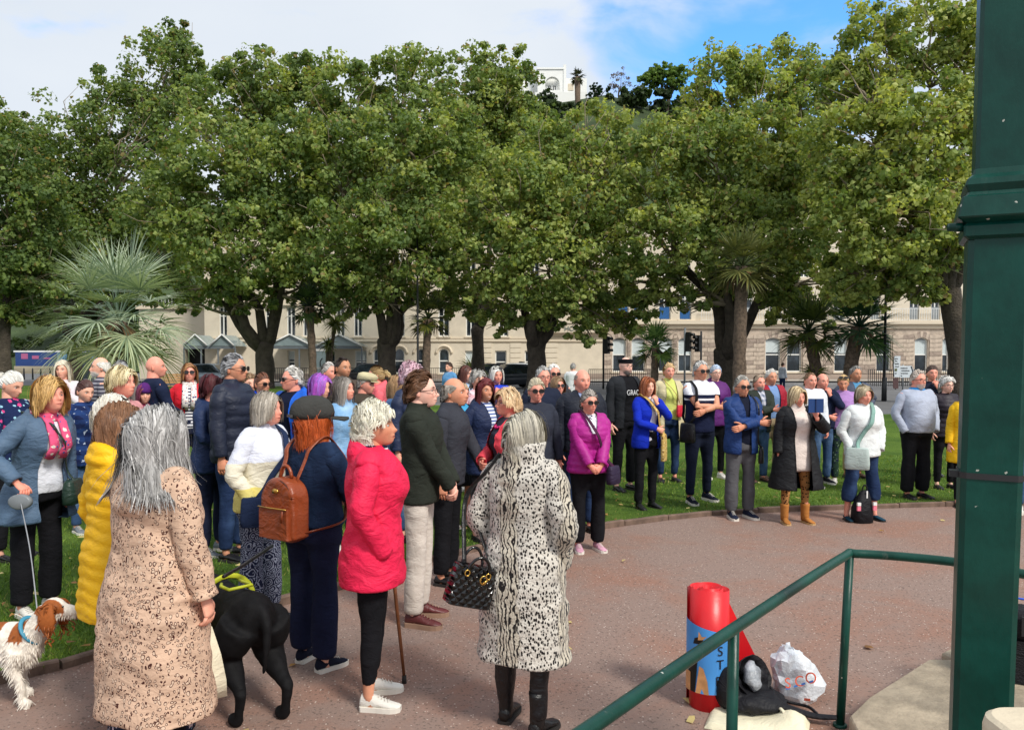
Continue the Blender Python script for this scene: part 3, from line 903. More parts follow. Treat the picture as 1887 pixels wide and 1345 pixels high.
# ------------------------------------------------------------------ trees
def leaves(centers, radii, per, size, colfn, g, up=0.35, flat=0.75):
    """folded leaf faces scattered in clumps; returns vertices, faces, colours"""
    n = len(centers)
    idx = np.repeat(np.arange(n), per)
    k = len(idx)
    dirv = norm(g.normal(0, 1, (k, 3)))
    rr = g.uniform(0, 1, k) ** 0.42
    off = dirv * rr[:, None] * radii[idx][:, None] * np.array([1, 1, flat])
    c = centers[idx] + off
    nrm = norm(dirv * 0.9 + np.array([0, 0, up]) + g.normal(0, 0.6, (k, 3)))
    t = norm(np.cross(nrm, g.normal(0, 1, (k, 3))))
    b = np.cross(nrm, t)
    s = size * g.uniform(0.45, 1.4, k)
    a0 = c - t * s[:, None] * 0.55
    a2 = c + t * s[:, None] * 0.55
    a1 = c + b * s[:, None] * 0.5 - nrm * s[:, None] * 0.14 + t * s[:, None] * 0.1
    a3 = c - b * s[:, None] * 0.5 - nrm * s[:, None] * 0.14 + t * s[:, None] * 0.1
    V = np.stack([a0, a1, a2, a3], 1).reshape(-1, 3)
    F = np.arange(k * 4).reshape(-1, 4)
    F = np.vstack([F[:, [0, 1, 2]], F[:, [0, 2, 3]]])
    col = colfn(idx, c, g)
    return V, F, np.repeat(col, 4, 0)

G1, G2, G3, G4 = (np.array(hexc(*c)) for c in ((78, 102, 58), (126, 148, 82), (190, 197, 114), (150, 134, 86)))
def plane_col(yel):
    def f(idx, c, g):
        n = idx.max() + 1
        base = g.uniform(0, 1, n)[idx] * 0.55 + g.uniform(0, 1, len(idx)) * 0.45
        t = np.clip(base + yel, 0, 1)[:, None]
        col = np.where(t < 0.5, G1 + (G2 - G1) * t * 2, G2 + (G3 - G2) * (t - 0.5) * 2)
        br = g.random(len(idx)) < 0.05
        col[br] = G4
        return col
    return f

def limb_path(a, b, g, bow=0.12, m=7):
    a, b = np.array(a, float), np.array(b, float)
    L = np.linalg.norm(b - a)
    mid1 = a + (b - a) * 0.35 + g.normal(0, bow * L, 3) * np.array([1, 1, 0.5])
    mid2 = a + (b - a) * 0.7 + g.normal(0, bow * L, 3) * np.array([1, 1, 0.5])
    return spline([a, mid1, mid2, b], m)

def tree(name, label, u, d, r0, fork_v, lobes, n_leaf=24000, size=0.27, yel=0.0, seed=0, stems=None, lean=(0, 0), colfn=None, bark=None, group='mature plane trees in front of the hotel'):
    g = np.random.default_rng(seed)
    k = F_PX / d; r0 *= 0.6
    base = np.array(pt(u, 660 + CAM_H * k, d)); base[2] = 0.0
    root = empty(name, base); tag(root, label, 'tree', group)
    bk = bark or M_BARK
    fork = np.array(pt(u + lean[0], fork_v, d)) - base; fork[1] += lean[1]
    m = MB()
    tp = spline([(0, 0, -0.1), (fork[0] * 0.25 + 0.05, fork[1] * 0.2, fork[2] * 0.4), fork * np.array([0.8, 0.8, 0.85]), fork * 1.02], 10)
    rr = r0 * np.interp(np.linspace(0, 1, 10), [0, 0.12, 0.5, 0.82, 0.92, 1], [1.35, 1.08, 0.92, 0.98, 0.8, 0.35])
    ring = tube_rings(tp, rr, 16)
    ring += norm(ring - tp[:, None, :]) * (vnoise(ring.reshape(-1, 3) * 2.2 / max(r0, 0.3), seed)[:, None].reshape(ring.shape[0], ring.shape[1], 1) * 0.12 * r0)
    m.loft(ring)
    trunk = m.build('trunk', bk, root)
    L = []
    for (lu, lv, ru, rv, dy) in lobes:
        c = np.array(pt(lu, lv, d + dy)) - base
        L.append((c, ru * 1.1 / k, rv * 1.1 / k))
    # main limbs run to chosen lobes, thinner branches to the others
    mains = stems or sorted(range(len(L)), key=lambda i: L[i][0][2])[:max(3, len(L) // 2)]
    tips = []
    for q, i in enumerate(mains):
        c = L[i][0]
        p = limb_path(fork - np.array([0, 0, 0.75 * r0 + 0.25]), fork + (c - fork) * 0.8, g, 0.06, 8)
        p[1] = fork + (p[1] - fork) * np.array([1.3, 1, 0.8])
        mm = MB(); mm.tube(p, np.linspace(r0 * 0.62, r0 * 0.14, 8), 10); mm.build('limb', bk, root)
        tips.append(p)
    mb2 = MB()
    for i, (c, ra, rb) in enumerate(L):
        src = min(tips, key=lambda p: np.linalg.norm(p[5] - c))
        p = limb_path(src[4], c, g, 0.1, 6); mb2.tube(p, np.linspace(r0 * 0.22, r0 * 0.07, 6), 6)
        for q in range(13):
            e = c + norm(g.normal(0, 1, 3)) * np.array([ra, ra * 0.8, rb]) * g.uniform(0.8, 1.12)
            pp = limb_path(p[3], e, g, 0.1, 5); mb2.tube(pp, np.linspace(0.04, 0.012, 5), 4)
    mb2.build('branches', M_TWIG, root)
    # clumps on and inside the lobes
    cen, rad = [], []
    per_l = np.array([a * b for _, a, b in L]); per_l = per_l / per_l.sum()
    n_leaf = int(n_leaf * 1.8); size = size * 0.75; r0_ = r0
    ncl = max(40, int(n_leaf / 62))
    for (c, ra, rb), w in zip(L, per_l):
        q = max(4, int(ncl * w))
        dv = norm(g.normal(0, 1, (q, 3)))
        r = g.uniform(0.25, 1.0, q) ** 0.45
        bump_ = 1 + 0.16 * g.normal(0, 1, q)
        cen.append(c + dv * (r * bump_)[:, None] * np.array([ra, ra * 0.8, rb]))
        rad.append(np.full(q, 0.25 * (ra + rb) / 2) * g.uniform(0.5, 1.35, q))
    cen = np.vstack(cen); rad = np.concatenate(rad)
    V, F, C = leaves(cen, rad, int(n_leaf / len(cen)), size, colfn or plane_col(yel), g)
    mesh_obj('crown', V, F, M_LEAF, root, False, C)
    return root

tree('plane_tree', 'very tall dark tree rising to a point at the far left', 137, 50, 0.75, 612, [(300, 140, 75, 80, 0), (205, 225, 80, 75, 0), (120, 300, 95, 90, 0), (325, 225, 75, 80, 0), (230, 350, 110, 90, 0), (55, 290, 60, 55, 0), (340, 85, 38, 42, 0), (110, 420, 110, 80, 0), (300, 440, 90, 80, 2), (230, 520, 90, 50, 0), (30, 250, 45, 45, 0)], 30000, 0.28, -0.16, 21, group='trees at the left end of the park')
tree('plane_tree', 'dark leafy tree cut by the left edge of the picture', 4, 44, 0.7, 560, [(-30, 330, 100, 90, 0), (50, 400, 90, 90, 0), (-20, 470, 110, 80, 0), (70, 510, 80, 60, 0), (-60, 250, 80, 70, 0), (20, 560, 60, 40, 0)], 17000, 0.28, -0.24, 22, group='trees at the left end of the park')
tree('plane_tree', 'plane tree with two thick low limbs spreading left and right behind the palm', 487, 43, 0.86, 628, [(500, 165, 75, 68, 0), (420, 200, 75, 75, 0), (565, 195, 65, 80, 0), (395, 310, 100, 85, -2), (500, 320, 105, 90, -2), (325, 390, 85, 75, -2), (440, 455, 110, 65, -3), (560, 420, 80, 80, -2), (380, 530, 70, 32, -1), (520, 520, 70, 40, 0), (575, 520, 50, 40, 0), (445, 556, 42, 24, -2), (592, 566, 36, 26, 0), (335, 556, 45, 26, -1)], 30000, 0.27, -0.04, 23, stems=[3, 4, 7, 5, 8, 1])
tree('plane_tree', 'plane tree with a forked trunk leaning right, second from the palm', 712, 42, 0.84, 622, [(650, 185, 75, 75, 0), (750, 160, 78, 62, 0), (620, 300, 85, 85, -2), (720, 290, 100, 90, -2), (815, 285, 75, 85, -1), (640, 430, 90, 75, -3), (730, 440, 100, 80, -3), (800, 400, 75, 80, -2), (680, 520, 90, 45, -2), (790, 520, 70, 40, 0), (620, 540, 50, 35, 0), (645, 572, 42, 22, -2), (838, 556, 48, 32, 0), (705, 560, 40, 22, -2)], 30000, 0.27, 0.0, 24, stems=[6, 3, 5, 4, 9])
tree('plane_tree', 'rounded plane tree crown directly left of the hilltop villa', 880, 50, 0.7, 600, [(865, 155, 75, 62, 0), (935, 165, 55, 60, 0), (880, 250, 85, 75, 0), (960, 240, 60, 60, 0), (860, 350, 80, 80, 0), (930, 330, 70, 70, 0)], 17000, 0.3, 0.02, 25)
tree('plane_tree', 'lower plane tree below the villa with a curving left limb', 988, 41, 0.88, 618, [(1090, 255, 72, 62, 0), (1005, 285, 75, 65, 0), (955, 380, 85, 80, -2), (1055, 365, 90, 85, -2), (1130, 340, 60, 80, 0), (925, 480, 75, 65, -2), (1020, 485, 90, 75, -3), (1105, 475, 70, 75, -2), (1060, 565, 70, 38, -2), (940, 560, 60, 35, -1), (1130, 560, 60, 45, 0), (880, 560, 35, 35, 0), (1095, 604, 42, 24, -2), (925, 592, 36, 24, -1), (1022, 578, 36, 20, -2), (1155, 596, 36, 26, 0)], 30000, 0.26, 0.10, 26, stems=[6, 5, 3, 7, 2])
tree('plane_tree', 'broad many stemmed plane tree right of centre behind the crowd', 1338, 39, 1.05, 640, [(1288, 212, 46, 56, 0), (1338, 170, 66, 65, 0), (1420, 140, 72, 75, 0), (1215, 320, 80, 85, -1), (1320, 300, 100, 90, -2), (1420, 285, 90, 90, -2), (1500, 190, 70, 85, 0), (1230, 440, 80, 75, -2), (1350, 430, 100, 80, -3), (1450, 420, 90, 80, -2), (1290, 520, 75, 40, -1), (1500, 520, 70, 50, 0), (1180, 520, 50, 45, 0), (1410, 510, 60, 45, -1), (1205, 564, 42, 34, -1), (1270, 562, 36, 22, -2), (1445, 562, 52, 34, -1), (1510, 568, 46, 30, 0)], 38000, 0.25, 0.10, 27, stems=[3, 4, 5, 8, 9, 6])
tree('plane_tree', 'tallest yellowing plane tree beside the green pillar', 1772, 31, 0.72, 520, [(1620, 105, 72, 80, 0), (1715, 65, 85, 70, 0), (1560, 150, 50, 60, 0), (1780, 140, 75, 95, 0), (1600, 260, 85, 85, -1), (1710, 250, 100, 90, -2), (1560, 380, 75, 85, -1), (1660, 390, 95, 90, -2), (1750, 390, 80, 90, -1), (1600, 490, 75, 55, 0), (1690, 490, 80, 50, 0), (1850, 250, 80, 100, 0), (1600, 548, 46, 26, 0), (1690, 542, 44, 26, 0), (1555, 520, 40, 34, 0)], 34000, 0.23, 0.20, 28, lean=(-25, 0), stems=[7, 8, 4, 5])

def green_col(c0, c1):
    a, b = np.array(hexc(*c0)), np.array(hexc(*c1))
    def f(idx, c, g):
        t = (g.uniform(0, 1, idx.max() + 1)[idx] * 0.6 + g.uniform(0, 1, len(idx)) * 0.4)[:, None]
        return a * (1 - t) + b * t
    return f
def mass(name, label, lobes, d, n, size, cf, seed, kind=None, cat='shrubs', grp=None):
    g = np.random.default_rng(seed); k = F_PX / d
    cen, rad = [], []
    for lu, lv, ru, rv, dy in lobes:
        c = np.array(pt(lu, lv, d + dy)); q = max(6, int(n / 110 * ru * rv / sum(l[2] * l[3] for l in lobes)))
        dv = norm(g.normal(0, 1, (q, 3))); cen.append(c + dv * (g.uniform(0, 1, q) ** 0.4)[:, None] * np.array([ru, ru * 0.7, rv]) / k); rad.append(np.full(q, 0.32 * min(ru, rv) / k))
    cen, rad = np.vstack(cen), np.concatenate(rad)
    V, F, C = leaves(cen, rad, max(4, int(n / len(cen))), size, cf, g)
    return tag(mesh_obj(name, V, F, M_LEAF, None, False, C), label, cat, grp, kind)
DG = green_col((30, 46, 24), (66, 86, 40))
mass('hillside_scrub', 'dark evergreen scrub covering the hillside behind the hotel', [(u, 250 + 40 * math.sin(u), 60, 70, 0) for u in range(960, 1320, 45)] + [(1120, 185, 40, 16, 0), (1180, 180, 45, 18, 0), (1240, 188, 50, 24, 0), (1280, 200, 40, 24, 0), (1150, 200, 50, 24, 0), (1060, 196, 40, 14, -4), (1010, 204, 40, 12, -4)], 158, 12000, 1.0, DG, 41, 'stuff')
mass('tree_belt', 'dark mass of trees and hedge far behind the left lawn', [(u, 560 + 25 * math.sin(u * 0.7), 55, 75, 0) for u in range(-40, 360, 45)], 105, 12000, 0.7, DG, 42, 'stuff', 'trees')
mass('hedge', 'dark low hedge behind the hoarding at far left', [(u, 640, 40, 18, 0) for u in range(-30, 140, 30)], 96, 3000, 0.5, DG, 43, 'stuff', 'hedge')
# hilltop trees
def small_tree(name, label, u, vb, d, lobes, n, size, cf, r0, seed):
    g = np.random.default_rng(seed); k = F_PX / d
    base = np.array(pt(u, vb, d)); root = empty(name, base); tag(root, label, 'tree', 'trees on the hilltop')
    m = MB(); cs = [np.array(pt(a, b, d)) - base for a, b, *_ in lobes]
    top = np.mean(cs, 0); m.tube(limb_path((0, 0, -2), top * 0.75, g, 0.05, 6), np.linspace(r0, r0 * 0.5, 6), 8)
    for c in cs: m.tube(limb_path(top * 0.5, c, g, 0.08, 5), np.linspace(r0 * 0.5, r0 * 0.12, 5), 5)
    m.build('trunk', M_BARK, root)
    cen, rad = [], []
    for (a, b, ra, rb), c in zip(lobes, cs):
        q = max(10, n // 28 // len(lobes)); dv = norm(g.normal(0, 1, (q, 3)))
        cen.append(c + dv * (g.uniform(0, 1, q) ** 0.4)[:, None] * np.array([ra, ra, rb]) / k); rad.append(np.full(q, 0.3 * rb / k))
    cen, rad = np.vstack(cen), np.concatenate(rad)
    V, F, C = leaves(cen, rad, max(3, n // len(cen)), size * 0.62, cf, g)
    mesh_obj('crown', V, F, M_LEAF, root, False, C)
PG = green_col((80, 116, 54), (140, 166, 84))
small_tree('pine_tree', 'flat topped umbrella pine on the skyline', 1232, 205, 160, [(1200, 147, 24, 14), (1226, 131, 30, 14), (1252, 140, 26, 16), (1240, 156, 24, 9), (1208, 138, 22, 13)], 9000, 0.7, PG, 0.5, 51)
small_tree('conifer_tree', 'small dark pointed conifer beside the villa', 1096, 195, 165, [(1096, 172, 12, 9), (1094, 160, 8, 8), (1105, 166, 5, 9), (1090, 180, 14, 8), (1122, 166, 6, 6)], 2000, 0.5, green_col((24, 48, 28), (50, 80, 40)), 0.3, 52)
small_tree('thin_tree', 'thin purplish almost bare tree on the skyline', 1140, 190, 165, [(1130, 150, 10, 18), (1146, 140, 12, 18), (1155, 155, 10, 14), (1140, 160, 14, 14)], 420, 0.55, green_col((96, 92, 110), (150, 146, 160)), 0.25, 53)

# ------------------------------------------------------------------ palms
def fan_frond(mb, o, d, pet, ll, nl, g, c0, c1, droop, spread=2.2, wid=0.035, seg=4):
    d = norm(np.array(d, float))
    side = norm(np.cross(d, (0, 0, 1.0)) + 1e-6); up = np.cross(side, d)
    p = [np.array(o)]
    dd = d.copy()
    for i in range(5):
        dd = norm(dd + np.array([0, 0, -droop * 0.10])); p.append(p[-1] + dd * pet / 5)
    mb.tube(p, np.linspace(0.03, 0.014, 6) * (wid / 0.035), 5, c0 * 0.9)
    hub = p[-1]; d = dd
    side = norm(np.cross(d, (0, 0, 1.0)) + 1e-6); up = np.cross(side, d)
    for j in range(nl):
        a = (j / (nl - 1) - 0.5) * 2 * spread
        ld = d * math.cos(a) + side * math.sin(a) + up * (0.12 + 0.22 * abs(math.sin(a)))
        ld = norm(ld + g.normal(0, 0.05, 3))
        L = ll * (1 - 0.28 * abs(a) / spread) * g.uniform(0.85, 1.1)
        q, dq = hub.copy(), ld.copy()
        V = []
        w0 = norm(np.cross(ld, up))
        for s_ in range(seg + 1):
            t = s_ / seg
            wd = wid * (0.45 + 1.1 * t if t < 0.5 else 1.0) * max(0.04, (1 - max(0, t - 0.35) / 0.65))
            V += [q - w0 * wd, q + w0 * wd]
            dq = norm(dq + np.array([0, 0, -droop * (0.05 + 0.22 * t * t)])); q = q + dq * L / seg
        t = g.uniform(0, 1)
        mb.add(V, [(2 * i, 2 * i + 1, 2 * i + 3, 2 * i + 2) for i in range(seg)], c0 * (1 - t) + c1 * t)

def palm(name, label, u, d, crown_v, r, nfr, pet, ll, nl, c0, c1, droop=1.0, seed=0, lean=0.0, skirt=0, wid=0.035, emin=-35, emax=85, spread=2.0, group='palms in the park'):
    g = np.random.default_rng(seed); k = F_PX / d
    base = np.array(pt(u, 700, d)); base[2] = 0
    top = np.array(pt(u + lean, crown_v, d)) - base
    root = empty(name, base); tag(root, label, 'palm', group)
    m = MB()
    tp = spline([(0, 0, -0.1), top * np.array([0.2, 1, 0.5]), top], 12)
    rings = tube_rings(tp, r * np.interp(np.linspace(0, 1, 12), [0, 0.2, 0.85, 1], [1.25, 1, 1, 1.15]), 12)
    for i in range(12): rings[i] = tp[i] + (rings[i] - tp[i]) * (1 + 0.10 * (i % 2) + 0.06 * g.normal(0, 1, (12, 1)))
    m.loft(rings); m.build('trunk', M_PALMBARK, root)
    c0, c1 = np.array(hexc(*c0)), np.array(hexc(*c1))
    for i in range(nfr):
        az = i * 2.39996 + g.uniform(-0.2, 0.2)
        el = R(emin + (emax - emin) * ((i + 0.5) / nfr) ** 0.9)
        dv = (math.cos(az) * math.cos(el), math.sin(az) * math.cos(el), math.sin(el))
        mm = MB(); old = 1 - (i + 0.5) / nfr
        tint = np.array([1 + 0.5 * max(0, old - 0.6), 1 + 0.12 * max(0, old - 0.6), 1 - 0.6 * max(0, old - 0.6)])
        fan_frond(mm, top + np.array(dv) * 0.06, dv, pet * g.uniform(0.8, 1.15), ll, nl, g, c0 * tint, c1 * tint, droop * (0.7 + 0.8 * old), spread, wid)
        mm.build('frond', M_PALM, root, colors=True, smooth=False)
    if skirt:
        mm = MB()
        for i in range(skirt):
            az = g.uniform(0, 6.28); q = top + np.array([math.cos(az) * r, math.sin(az) * r, -0.1])
            mm.tube([q, q + np.array([math.cos(az) * 0.3, math.sin(az) * 0.3, -0.25]), q + np.array([math.cos(az) * 0.38, math.sin(az) * 0.38, -0.9 * g.uniform(0.6, 1.2)])], [0.03, 0.05, 0.01], 4, np.array(hexc(140, 112, 76)) * g.uniform(0.7, 1.1), flat=0.3)
        mm.build('dead_leaves', M_PALM, root, colors=True)
    return root
palm('fan_palm', 'big blue-green fan palm in front of the dark trees at left', 218, 21, 592, 0.20, 38, 1.2, 1.35, 40, (118, 140, 118), (188, 200, 168), 1.25, 61, 0, 30, 0.024, -28, 80, 1.9)
DP0, DP1 = (26, 44, 26), (62, 84, 40)
palm('chusan_palm', 'slim dark palm standing just right of the two limbed plane tree', 577, 40, 565, 0.19, 20, 0.7, 0.75, 18, DP0, DP1, 1.0, 62, -8, 14, 0.05)
palm('chusan_palm', 'dark palm with yellow lower leaves beside a black lamp post', 785, 40, 588, 0.2, 20, 0.7, 0.8, 18, (44, 62, 28), (108, 112, 50), 1.0, 63, 4, 14, 0.05)
palm('chusan_palm', 'small young fan palm in front of the hotel windows', 1206, 37, 640, 0.17, 20, 0.6, 0.9, 18, (56, 90, 46), (118, 146, 76), 0.8, 64, 2, 8, 0.045)
palm('chusan_palm', 'tall straight palm with shaggy brown skirt before the many stemmed tree', 1362, 31, 492, 0.24, 28, 0.75, 1.1, 20, (70, 84, 46), (120, 122, 72), 0.95, 65, 6, 40, 0.05)
palm('chusan_palm', 'dark leaning palm left of the black street lamp', 1505, 36, 612, 0.26, 24, 0.85, 1.3, 20, (50, 70, 34), (104, 118, 54), 0.9, 66, -16, 10, 0.055)
palm('chusan_palm', 'dark palm leaning right towards the black street lamp', 1565, 34, 604, 0.28, 26, 0.9, 1.4, 20, (34, 66, 44), (80, 116, 66), 0.85, 67, 18, 10, 0.055)
palm('villa_palm', 'tiny palm silhouetted beside the hilltop villa', 1064, 160, 143, 0.5, 14, 1.0, 1.2, 8, (40, 52, 30), (80, 84, 50), 1.2, 68, 0, 6, 0.18, group='trees on the hilltop')
def cordyline(label, u, v, d, n, L, seed, heads):
    g = np.random.default_rng(seed); base = np.array(pt(u, 700, d)); base[2] = 0
    root = empty('cabbage_palm', base); tag(root, label, 'palm', 'palms in the park')
    for (hu, hv, n, L) in heads:
        top = np.array(pt(hu, hv, d)) - base
        m = MB(); m.tube(spline([(0, 0, 0), top * np.array([0.5, 1, 0.6]), top], 7), np.linspace(0.16, 0.09, 7), 8); m.build('trunk', M_PALMBARK, root)
        mm = MB()
        for i in range(n):
            dv = norm(g.normal(0, 1, 3) + np.array([0, 0, 0.35])); q = top.copy(); V = []; w0 = norm(np.cross(dv, g.normal(0, 1, 3))); ll = L * g.uniform(0.7, 1.1)
            for s_ in range(5):
                wd = 0.045 * (1 - s_ / 4.2); V += [q - w0 * wd, q + w0 * wd]; dv = norm(dv + np.array([0, 0, -0.16 * s_])); q = q + dv * ll / 4
            t = g.uniform(0, 1)
            mm.add(V, [(2 * a, 2 * a + 1, 2 * a + 3, 2 * a + 2) for a in range(4)], np.array(hexc(58, 84, 36)) * (1 - t) + np.array(hexc(150, 152, 86)) * t)
        mm.build('leaf_head', M_PALM, root, colors=True, smooth=False)
cordyline('two headed cabbage palm with spiky leaves beside the entrance canopy', 603, 640, 46, 0, 0, 71, [(618, 597, 170, 1.0), (604, 637, 90, 0.8)])
cordyline('low spiky cordyline clump growing against the hotel wall', 870, 680, 52, 0, 0, 72, [(870, 683, 130, 1.5)])
cordyline('low spiky green clump under the dark leaning palms', 1500, 690, 36, 0, 0, 73, [(1500, 690, 130, 0.95)])

# ------------------------------------------------------------------ lamps, traffic lights, signs, railings, cars
def lamp_post(u, d, v_top, label):
    root = empty('lamp_post', (pt(u, 680, d).x, d, 0)); tag(root, label, 'lamp post', 'black lamp posts')
    zt = pt(u, v_top, d).z
    m = MB(); m.tube([(0, 0, 0), (0, 0, 1.0), (0, 0, 1.02), (0, 0, zt)], [0.11, 0.10, 0.06, 0.045], 10); m.build('column', M_BLACK, root)
    m = MB(); m.tube([(0, 0, zt - 0.02), (0, 0, zt + 0.1), (0, 0, zt + 0.45), (0, 0, zt + 0.6)], [0.05, 0.16, 0.2, 0.03], 8); m.build('lantern', M_BLACK, root)
lamp_post(770, 39, 400, 'black lamp post beside the dark palm with yellow lower leaves')
lamp_post(1630, 33, 420, 'tall black lamp post left of the white direction sign')
def signal(u, d, v0, v1, label, yaw):
    k = F_PX / d; z1 = pt(u, v0, d).z; z0 = pt(u, v1, d).z
    root = empty('traffic_light', (pt(u, 640, d).x, d, 0), R(yaw)); tag(root, label, 'traffic light', 'traffic lights on the road')
    m = MB(); m.tube([(0, 0, 0), (0, 0, z1 + 0.25)], 0.06, 10); m.build('pole', M_STEEL if u == 1262 else M_BLACK, root)
    m = MB(); m.box((-0.19, -0.35, z0), (0.19, -0.10, z1)); m.build('signal_head', M_BLACK, root, smooth=False)
    h = (z1 - z0) / 3
    for i in range(3):
        cz = z0 + h * (i + 0.5)
        m = MB(); a = np.linspace(-0.3, math.pi + 0.3, 10)
        ro = [np.array([(math.cos(q) * 0.13, y, cz + math.sin(q) * 0.13) for q in a] + [(math.cos(q) * 0.115, y, cz + math.sin(q) * 0.115) for q in a[::-1]]) for y in (-0.352, -0.58)]
        m.loft(ro); m.build('hood', M_BLACK, root)
        m = MB(); m.tube([(0, -0.352, cz), (0, -0.36, cz)], 0.11, 12); m.build('lamp', plain('unlit_lamp', (0.03, 0.03, 0.03), 0.2, bmp=0), root)
signal(1112, 46, 620, 652, 'traffic light on a dark pole left of the bearded man', 60)
signal(1262, 46, 612, 648, 'traffic light on a grey pole behind the man with crossed arms', 60)
signal(1292, 46, 618, 648, 'traffic light half hidden by the many stemmed tree', -60)
def dir_sign():
    d = 45.0; c = pt(1665, 690, d)
    root = empty('direction_sign', (c.x, d, 0)); tag(root, 'white arrow shaped direction sign pointing right with a brown panel below', 'road sign')
    X = lambda u: pt(u, 690, d).x - c.x
    Z = lambda v: pt(1665, v, d).z
    grey = plain('sign_face', hexc(206, 214, 220), 0.5, 0.03, bmp=0); blk = plain('sign_black', (0.03, 0.03, 0.035), 0.5, bmp=0)
    m = MB(); m.tube([(0, 0.08, 0), (0, 0.08, Z(672))], 0.04, 8); m.tube([(X(1652), 0.08, 0), (X(1652), 0.08, Z(657))], 0.04, 8); m.build('post', M_STEEL, root)
    def plate(pts, y, mat, nm, t=0.03):
        n = len(pts); v = [(X(a), y, Z(b)) for a, b in pts] + [(X(a), y + t, Z(b)) for a, b in pts]
        m = MB(); m.add(v, [tuple(range(n - 1, -1, -1)), tuple(range(n, 2 * n))] + [(i, (i + 1) % n, n + (i + 1) % n, n + i) for i in range(n)]); return m.build(nm, mat, root, smooth=False)
    plate([(1648, 656), (1659, 656), (1658, 695), (1648, 695), (1645, 672)], 0.0, grey, 'sign_panel')
    plate([(1658.5, 674), (1680, 674), (1685, 685), (1680, 696), (1658.5, 696)], 0.0, grey, 'sign_panel')
    plate([(1678, 675), (1679.5, 675), (1683.5, 685), (1679.5, 695), (1677.5, 695), (1681.5, 685)], -0.02, blk, 'arrow_head', 0.017)
    plate([(1646, 657), (1647.5, 657), (1646.5, 673), (1648, 694), (1646.5, 694), (1644.5, 672)], -0.02, blk, 'arrow_head', 0.017)
    plate([(1647, 696.5), (1656, 696.5), (1656, 716), (1647, 716), (1645.5, 706)], 0.0, plain('sign_brown', hexc(82, 58, 58), 0.5, bmp=0), 'brown_panel')
    plate([(1648.5, 679), (1653, 679), (1653, 684), (1648.5, 684)], -0.012, plain('sign_olive', hexc(92, 98, 62), 0.5, bmp=0), 'symbol', 0.01)
    g = np.random.default_rng(4)
    mm = MB()
    for (u0, u1, v) in ((1659.5, 1672, 678.5), (1661, 1676, 683), (1660, 1673, 688), (1660, 1662.5, 692.5), (1649, 1654, 661), (1649, 1653, 665.5), (1649, 1656, 670.5), (1649, 1656, 675.5), (1649, 1652, 688)):
        u = u0
        while u < u1:
            w = g.uniform(0.5, 0.9); mm.box((X(u), -0.012, Z(v + g.uniform(0.6, 1.1))), (X(min(u + w, u1)), -0.003, Z(v - g.uniform(0.4, 1.1)))); u += w + 0.35
    mm.build('lettering', blk, root, smooth=False)
dir_sign()
rr = rail_run('railing', pt(1085, 690, 49).x, pt(1200, 690, 49).x, 0.1, 1.15, 49, None, M_BLACK, 0.13, 0.016); tag(rr, 'black pedestrian railing by the road behind the bearded man', 'railing', 'roadside railings')
rr = rail_run('railing', pt(1600, 690, 48).x, pt(1750, 690, 48).x, 0.1, 1.15, 48, None, M_BLACK, 0.13, 0.016); tag(rr, 'black pedestrian railing by the road under the direction sign', 'railing', 'roadside railings')
rr = rail_run('railing', pt(500, 690, 59).x, pt(860, 690, 59).x, 0.1, 1.1, 59, None, M_BLACK, 0.16, 0.014); tag(rr, 'thin dark railing along the hotel terrace', 'railing', 'roadside railings')
def bollards():
    for i, u in enumerate((44, 60, 75, 92)):
        o = MB(); o.tube([(0, 0, 0), (0, 0, 0.9), (0, 0, 1.0)], [0.07, 0.06, 0.03], 8)
        b = o.build('bollard', M_BLACK); b.location = (pt(u, 680, 66).x, 66, 0)
        tag(b, ('black bollard by the far road, first from the left edge', 'black bollard by the far road, second from the left edge', 'black bollard by the far road, third from the left edge', 'black bollard by the far road, fourth from the left edge')[i], 'bollard', 'bollards by the far road')
bollards()

